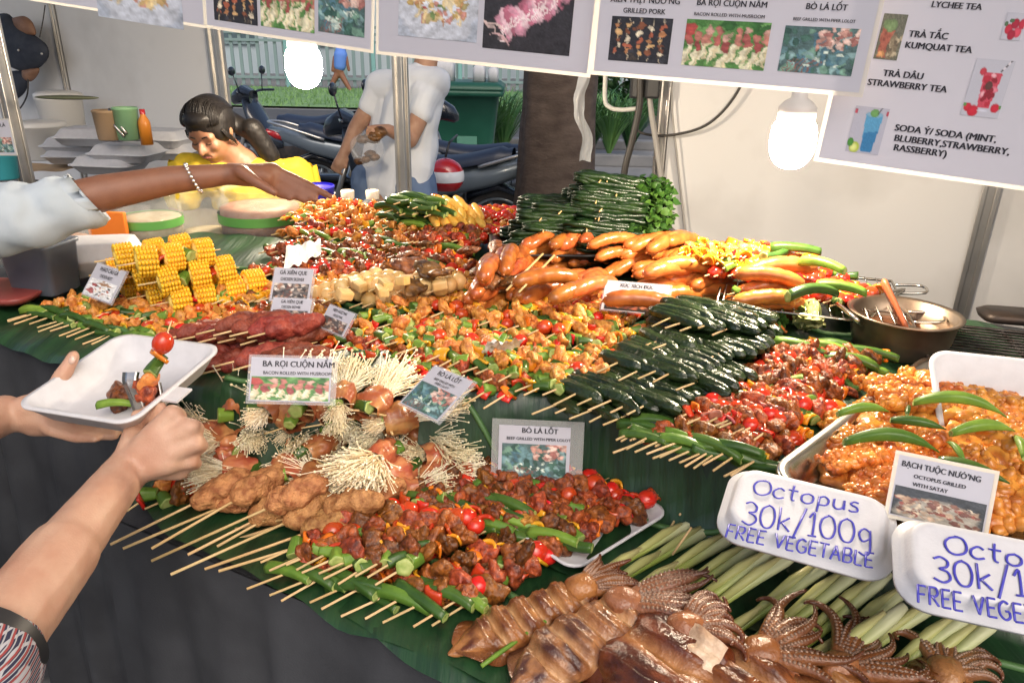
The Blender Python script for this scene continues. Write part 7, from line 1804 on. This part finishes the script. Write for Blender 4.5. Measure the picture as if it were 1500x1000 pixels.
# customer with tongs and the open foam box
def customer():
    t = 1.02; q = hp(t); tl_ = 1.12; ql = hp(tl_)
    by = Vector((-1.02, .36, 0))
    nl = MB(); nl.ell(ql(105.5, 527, -.0085), (.0050, .0022, .0068), 2, rot=Euler((-.5, .35, 0)).to_matrix())
    rt = empty('person', by, 'customer in a plaid shirt holding tongs and an open foam box', 'person')
    wr = q(188, 686, -.01); el = hp(.72)(-45, 985)
    c = [(wr, .029, el, .045), (wr.lerp(el, .5), .041, el, .046)]
    # right hand: back of the hand towards the camera, fingers closed round the tongs
    KN_ = [((258, 606), -.012), ((284, 625), -.014), ((291, 650), -.010), ((283, 676), .000)]
    for i, ((kx, ky), kd) in enumerate(KN_):
        r = (.0125, .0125, .0118, .0105)[i]
        c += [(wr, .024, q(lerp(200, kx, .55), lerp(672, ky, .55), -.012), .021), (q(lerp(200, kx, .5), lerp(672, ky, .5), -.01), .020, q(kx - 6, ky, kd), r * 1.1), (q(kx - 4, ky, kd), r * 1.05, q(kx + 3, ky + 3, kd + .028), r * .95), (q(kx + 3, ky + 3, kd + .028), r * .92, q(kx - 34, ky + 5, kd + .046), r * .85), (q(kx - 34, ky + 5, kd + .046), r * .82, q(kx - 58, ky + 2, kd + .030), r * .72)]
    c += [(q(195, 655, .0), .021, q(196, 628, .022), .0135), (q(196, 628, .022), .0125, q(215, 604, .034), .0105), (q(215, 604, .034), .0105, q(236, 596, .03), .0085), (q(215, 660, -.01), .026, q(250, 645, -.008), .022), (q(232, 680, .0), .022, q(262, 690, .02), .014)]
    # left hand under the box, thumb on its rim
    lw = ql(8, 606); le = hp(.95)(-190, 690)
    c += [(lw, .029, le, .045), (lw, .026, ql(62, 612, .01), .024), (ql(40, 598), .022, ql(66, 592, .005), .019), (ql(50, 620, .01), .020, ql(95, 622, .01), .017), (ql(50, 592), .018, ql(82, 566, -.004), .0135), (ql(82, 566, -.004), .0128, ql(96, 543, -.004), .0118), (ql(96, 543, -.004), .0115, ql(107, 522, 0), .0095)]
    for i, (ax_, ay, bx, by_, cx, cy) in enumerate([(88, 606, 130, 612, 168, 616), (90, 614, 135, 624, 172, 630), (86, 622, 132, 634, 166, 638), (78, 630, 112, 641, 140, 642)]):
        r = (.0105, .0108, .010, .009)[i]; d0 = .03 - .012 * i
        c += [(ql(56, 612, .01), .018, ql(ax_, ay, d0), r * 1.2), (ql(ax_, ay, d0), r * 1.15, ql(bx, by_, d0), r), (ql(bx, by_, d0), r, ql(cx, cy, d0 - .004), r * .8)]
    ch = by + Vector((0, 0, 1.22)); hip = by + Vector((0, 0, .86)); rs_ = by + Vector((.17, -.16, 1.30)); ls = by + Vector((-.0, .22, 1.30))
    hcaps, qq, Rm = head_caps(by + Vector((.10, .06, 1.60)), .115, Vector((.75, .55, -.35)), Vector((0, 0, 1)))
    c += hcaps + [(by + Vector((0, 0, 1.38)), .06, by + Vector((.06, .04, 1.54)), .056), (rs_, .07, ls, .07), (ch, .14, hip, .14), (rs_, .058, el, .045), (ls, .058, le, .046)]
    for s in (-1, 1): c += [(hip + Vector((0, s * .08, 0)), .10, by + Vector((0, s * .09, .45)), .065), (by + Vector((0, s * .09, .45)), .062, by + Vector((0, s * .09, .08)), .045), (by + Vector((0, s * .09, .05)), .04, by + Vector((.14, s * .09, .03)), .03)]
    organic('body', c, M_skinp, rt, .0042, 5, Matrix.Identity(4), disp=.0012, fr=45); face(rt, qq, .115, Rm)
    organic('hair', [(qq(0, -.15, .32), (.084, .098, .082), Rm), (qq(0, -.6, -.3), .05, by + Vector((-.06, -.04, 1.36)), .04)], M_hair, rt, .008, 2, Matrix.Identity(4), disp=.004, fr=50)
    # plaid shirt: woven bands of navy, white and red
    pm = bpy.data.materials.new('plaid'); pm.use_nodes = True; n = pm.node_tree.nodes; l = pm.node_tree.links; bs = n['Principled BSDF']; bs.inputs['Roughness'].default_value = .85
    tc = n.new('ShaderNodeTexCoord'); prev = None
    for i, (ax_, sc, cc) in enumerate(((0, 44, (.45, .45, .48, 1)), (2, 40, (.30, .05, .05, 1)), (2, 83, (.4, .4, .42, 1)))):
        w = n.new('ShaderNodeTexWave'); w.wave_type = 'BANDS'; w.bands_direction = 'XYZ'[ax_]; w.inputs['Scale'].default_value = sc; l.new(tc.outputs['Object'], w.inputs['Vector'])
        cr = n.new('ShaderNodeValToRGB'); cr.color_ramp.elements[0].position = .78; cr.color_ramp.elements[1].position = .88; l.new(w.outputs['Fac'], cr.inputs[0])
        mx = n.new('ShaderNodeMix'); mx.data_type = 'RGBA'; mx.inputs[6].default_value = (.02, .025, .06, 1); mx.inputs[7].default_value = cc; l.new(cr.outputs[0], mx.inputs[0])
        if prev: l.new(prev, mx.inputs[6])
        prev = mx.outputs[2]
    l.new(prev, bs.inputs['Base Color'])
    cuff = el + (wr - el) * .015
    organic('shirt', [(rs_, .092, ls, .092), (ch, .165, hip, .17), (rs_, .082, el, .064), (el, .063, cuff, .060), (ls, .082, le.lerp(ls, .25), .066)], pm, rt, .008, 4, Matrix.Identity(4), disp=.010, fr=16)
    organic('trousers', [(hip + Vector((0, s * .07, .05)), .15, by + Vector((0, s * .09, .1)), .085) for s in (-1, 1)], M_trous, rt, .012, 2, Matrix.Identity(4))
    nl.build('thumbnail', mat('nail', (.62, .42, .33), .25, coat=.4), rt)
    wb = MB(); c0 = el + (wr - el) * .075; a = (wr - el).normalized(); wb.tube([c0 - a * .012, c0 + a * .012], .0555, 32, cap=False); wb.build('strap_band', M_black, rt); fix(rt)
    # open foam box on the left hand
    zb = 1.03; P = [at_z(132, 500, zb), at_z(296, 520, zb), at_z(230, 612, zb), at_z(70, 585, zb)]
    X = ((P[1] - P[0]) + (P[2] - P[3])).normalized(); w = ((P[1] - P[0]).length + (P[2] - P[3]).length) / 2; dd = ((P[0] - P[3]).length + (P[1] - P[2]).length) / 2; ctr = sum(P, Vector()) / 4
    M = Matrix.Translation(ctr) @ Matrix.Rotation(math.atan2(X.y, X.x), 4, 'Z') @ Matrix.Rotation(R(8), 4, 'X')
    a, b = w / 2, dd / 2
    o = MB().rloft([(a - .03, b - .03, .02, -.034), (a - .022, b - .022, .02, -.03), (a - .004, b - .004, .025, -.002), (a, b, .028, 0), (a, b, .028, .003), (a - .008, b - .008, .024, .003), (a - .026, b - .026, .02, -.027), (a - .034, b - .034, .018, -.030)], close_bottom=True, n=7).box((a + .012, -b * .25, .0), (.026, .035, .003)).build('foam_box', M_foam, M=M)
    tag(o, 'open white foam box held in the customer\'s left hand', 'foam box')
    # food already in the box
    for i, (px, py, me, lb, sc) in enumerate([(170, 593, OKX[0], 'cut okra piece lying in the open foam box', .6), (175, 577, MEAT['beef'][1], 'small dark meat piece lying in the open foam box', .9)]):
        f = inst(['okra_piece', 'meat_chunk'][i], me, None, at_z(px, py, zb - .018), (0, 0, .1), sc); tag(f, lb, ['okra', 'meat piece'][i])
    # tongs
    tg = empty('tongs', q(205, 600, .03), 'steel serving tongs held in the fist', 'tongs')
    def blade(p, name):
        P_ = crv(p, 8); mb = MB(); vs = []; fs = []; n = len(P_)
        for i, pt in enumerate(P_):
            ww = .0085 + .004 * (i / n); s = RT * ww; bk = _f * .003
            vs += [pt - s - bk * 0, pt - s * .5 + bk, pt + s * .5 + bk, pt + s, pt + s * .4 - bk * .2 + _f * .001, pt - s * .4 - bk * .2 + _f * .001]
            if i:
                for j in range(6): fs.append(((i - 1) * 6 + j, (i - 1) * 6 + (j + 1) % 6, i * 6 + (j + 1) % 6, i * 6 + j))
        mb.add([v - tg.location for v in vs], fs).build(name, M_steel, tg)
    blade([q(212, 640, .045), q(206, 608, .035), q(198, 580, .03), q(191, 560, .03), q(192, 545, .035)], 'tong_arm')
    blade([q(236, 640, .06), q(234, 604, .055), q(229, 580, .06), q(224, 560, .06)], 'tong_arm')
    # skewer pinched by the tongs
    ap, bp = q(206, 600, .045), q(241, 500, .03)
    skewer(ap, bp - ap, dec('mcopt'), 'skewer of meat, pepper and tomato gripped by the tongs', None, start=.012, size=.95, rng=random.Random(9))
customer()
bpy.data.scenes.remove(WORK)
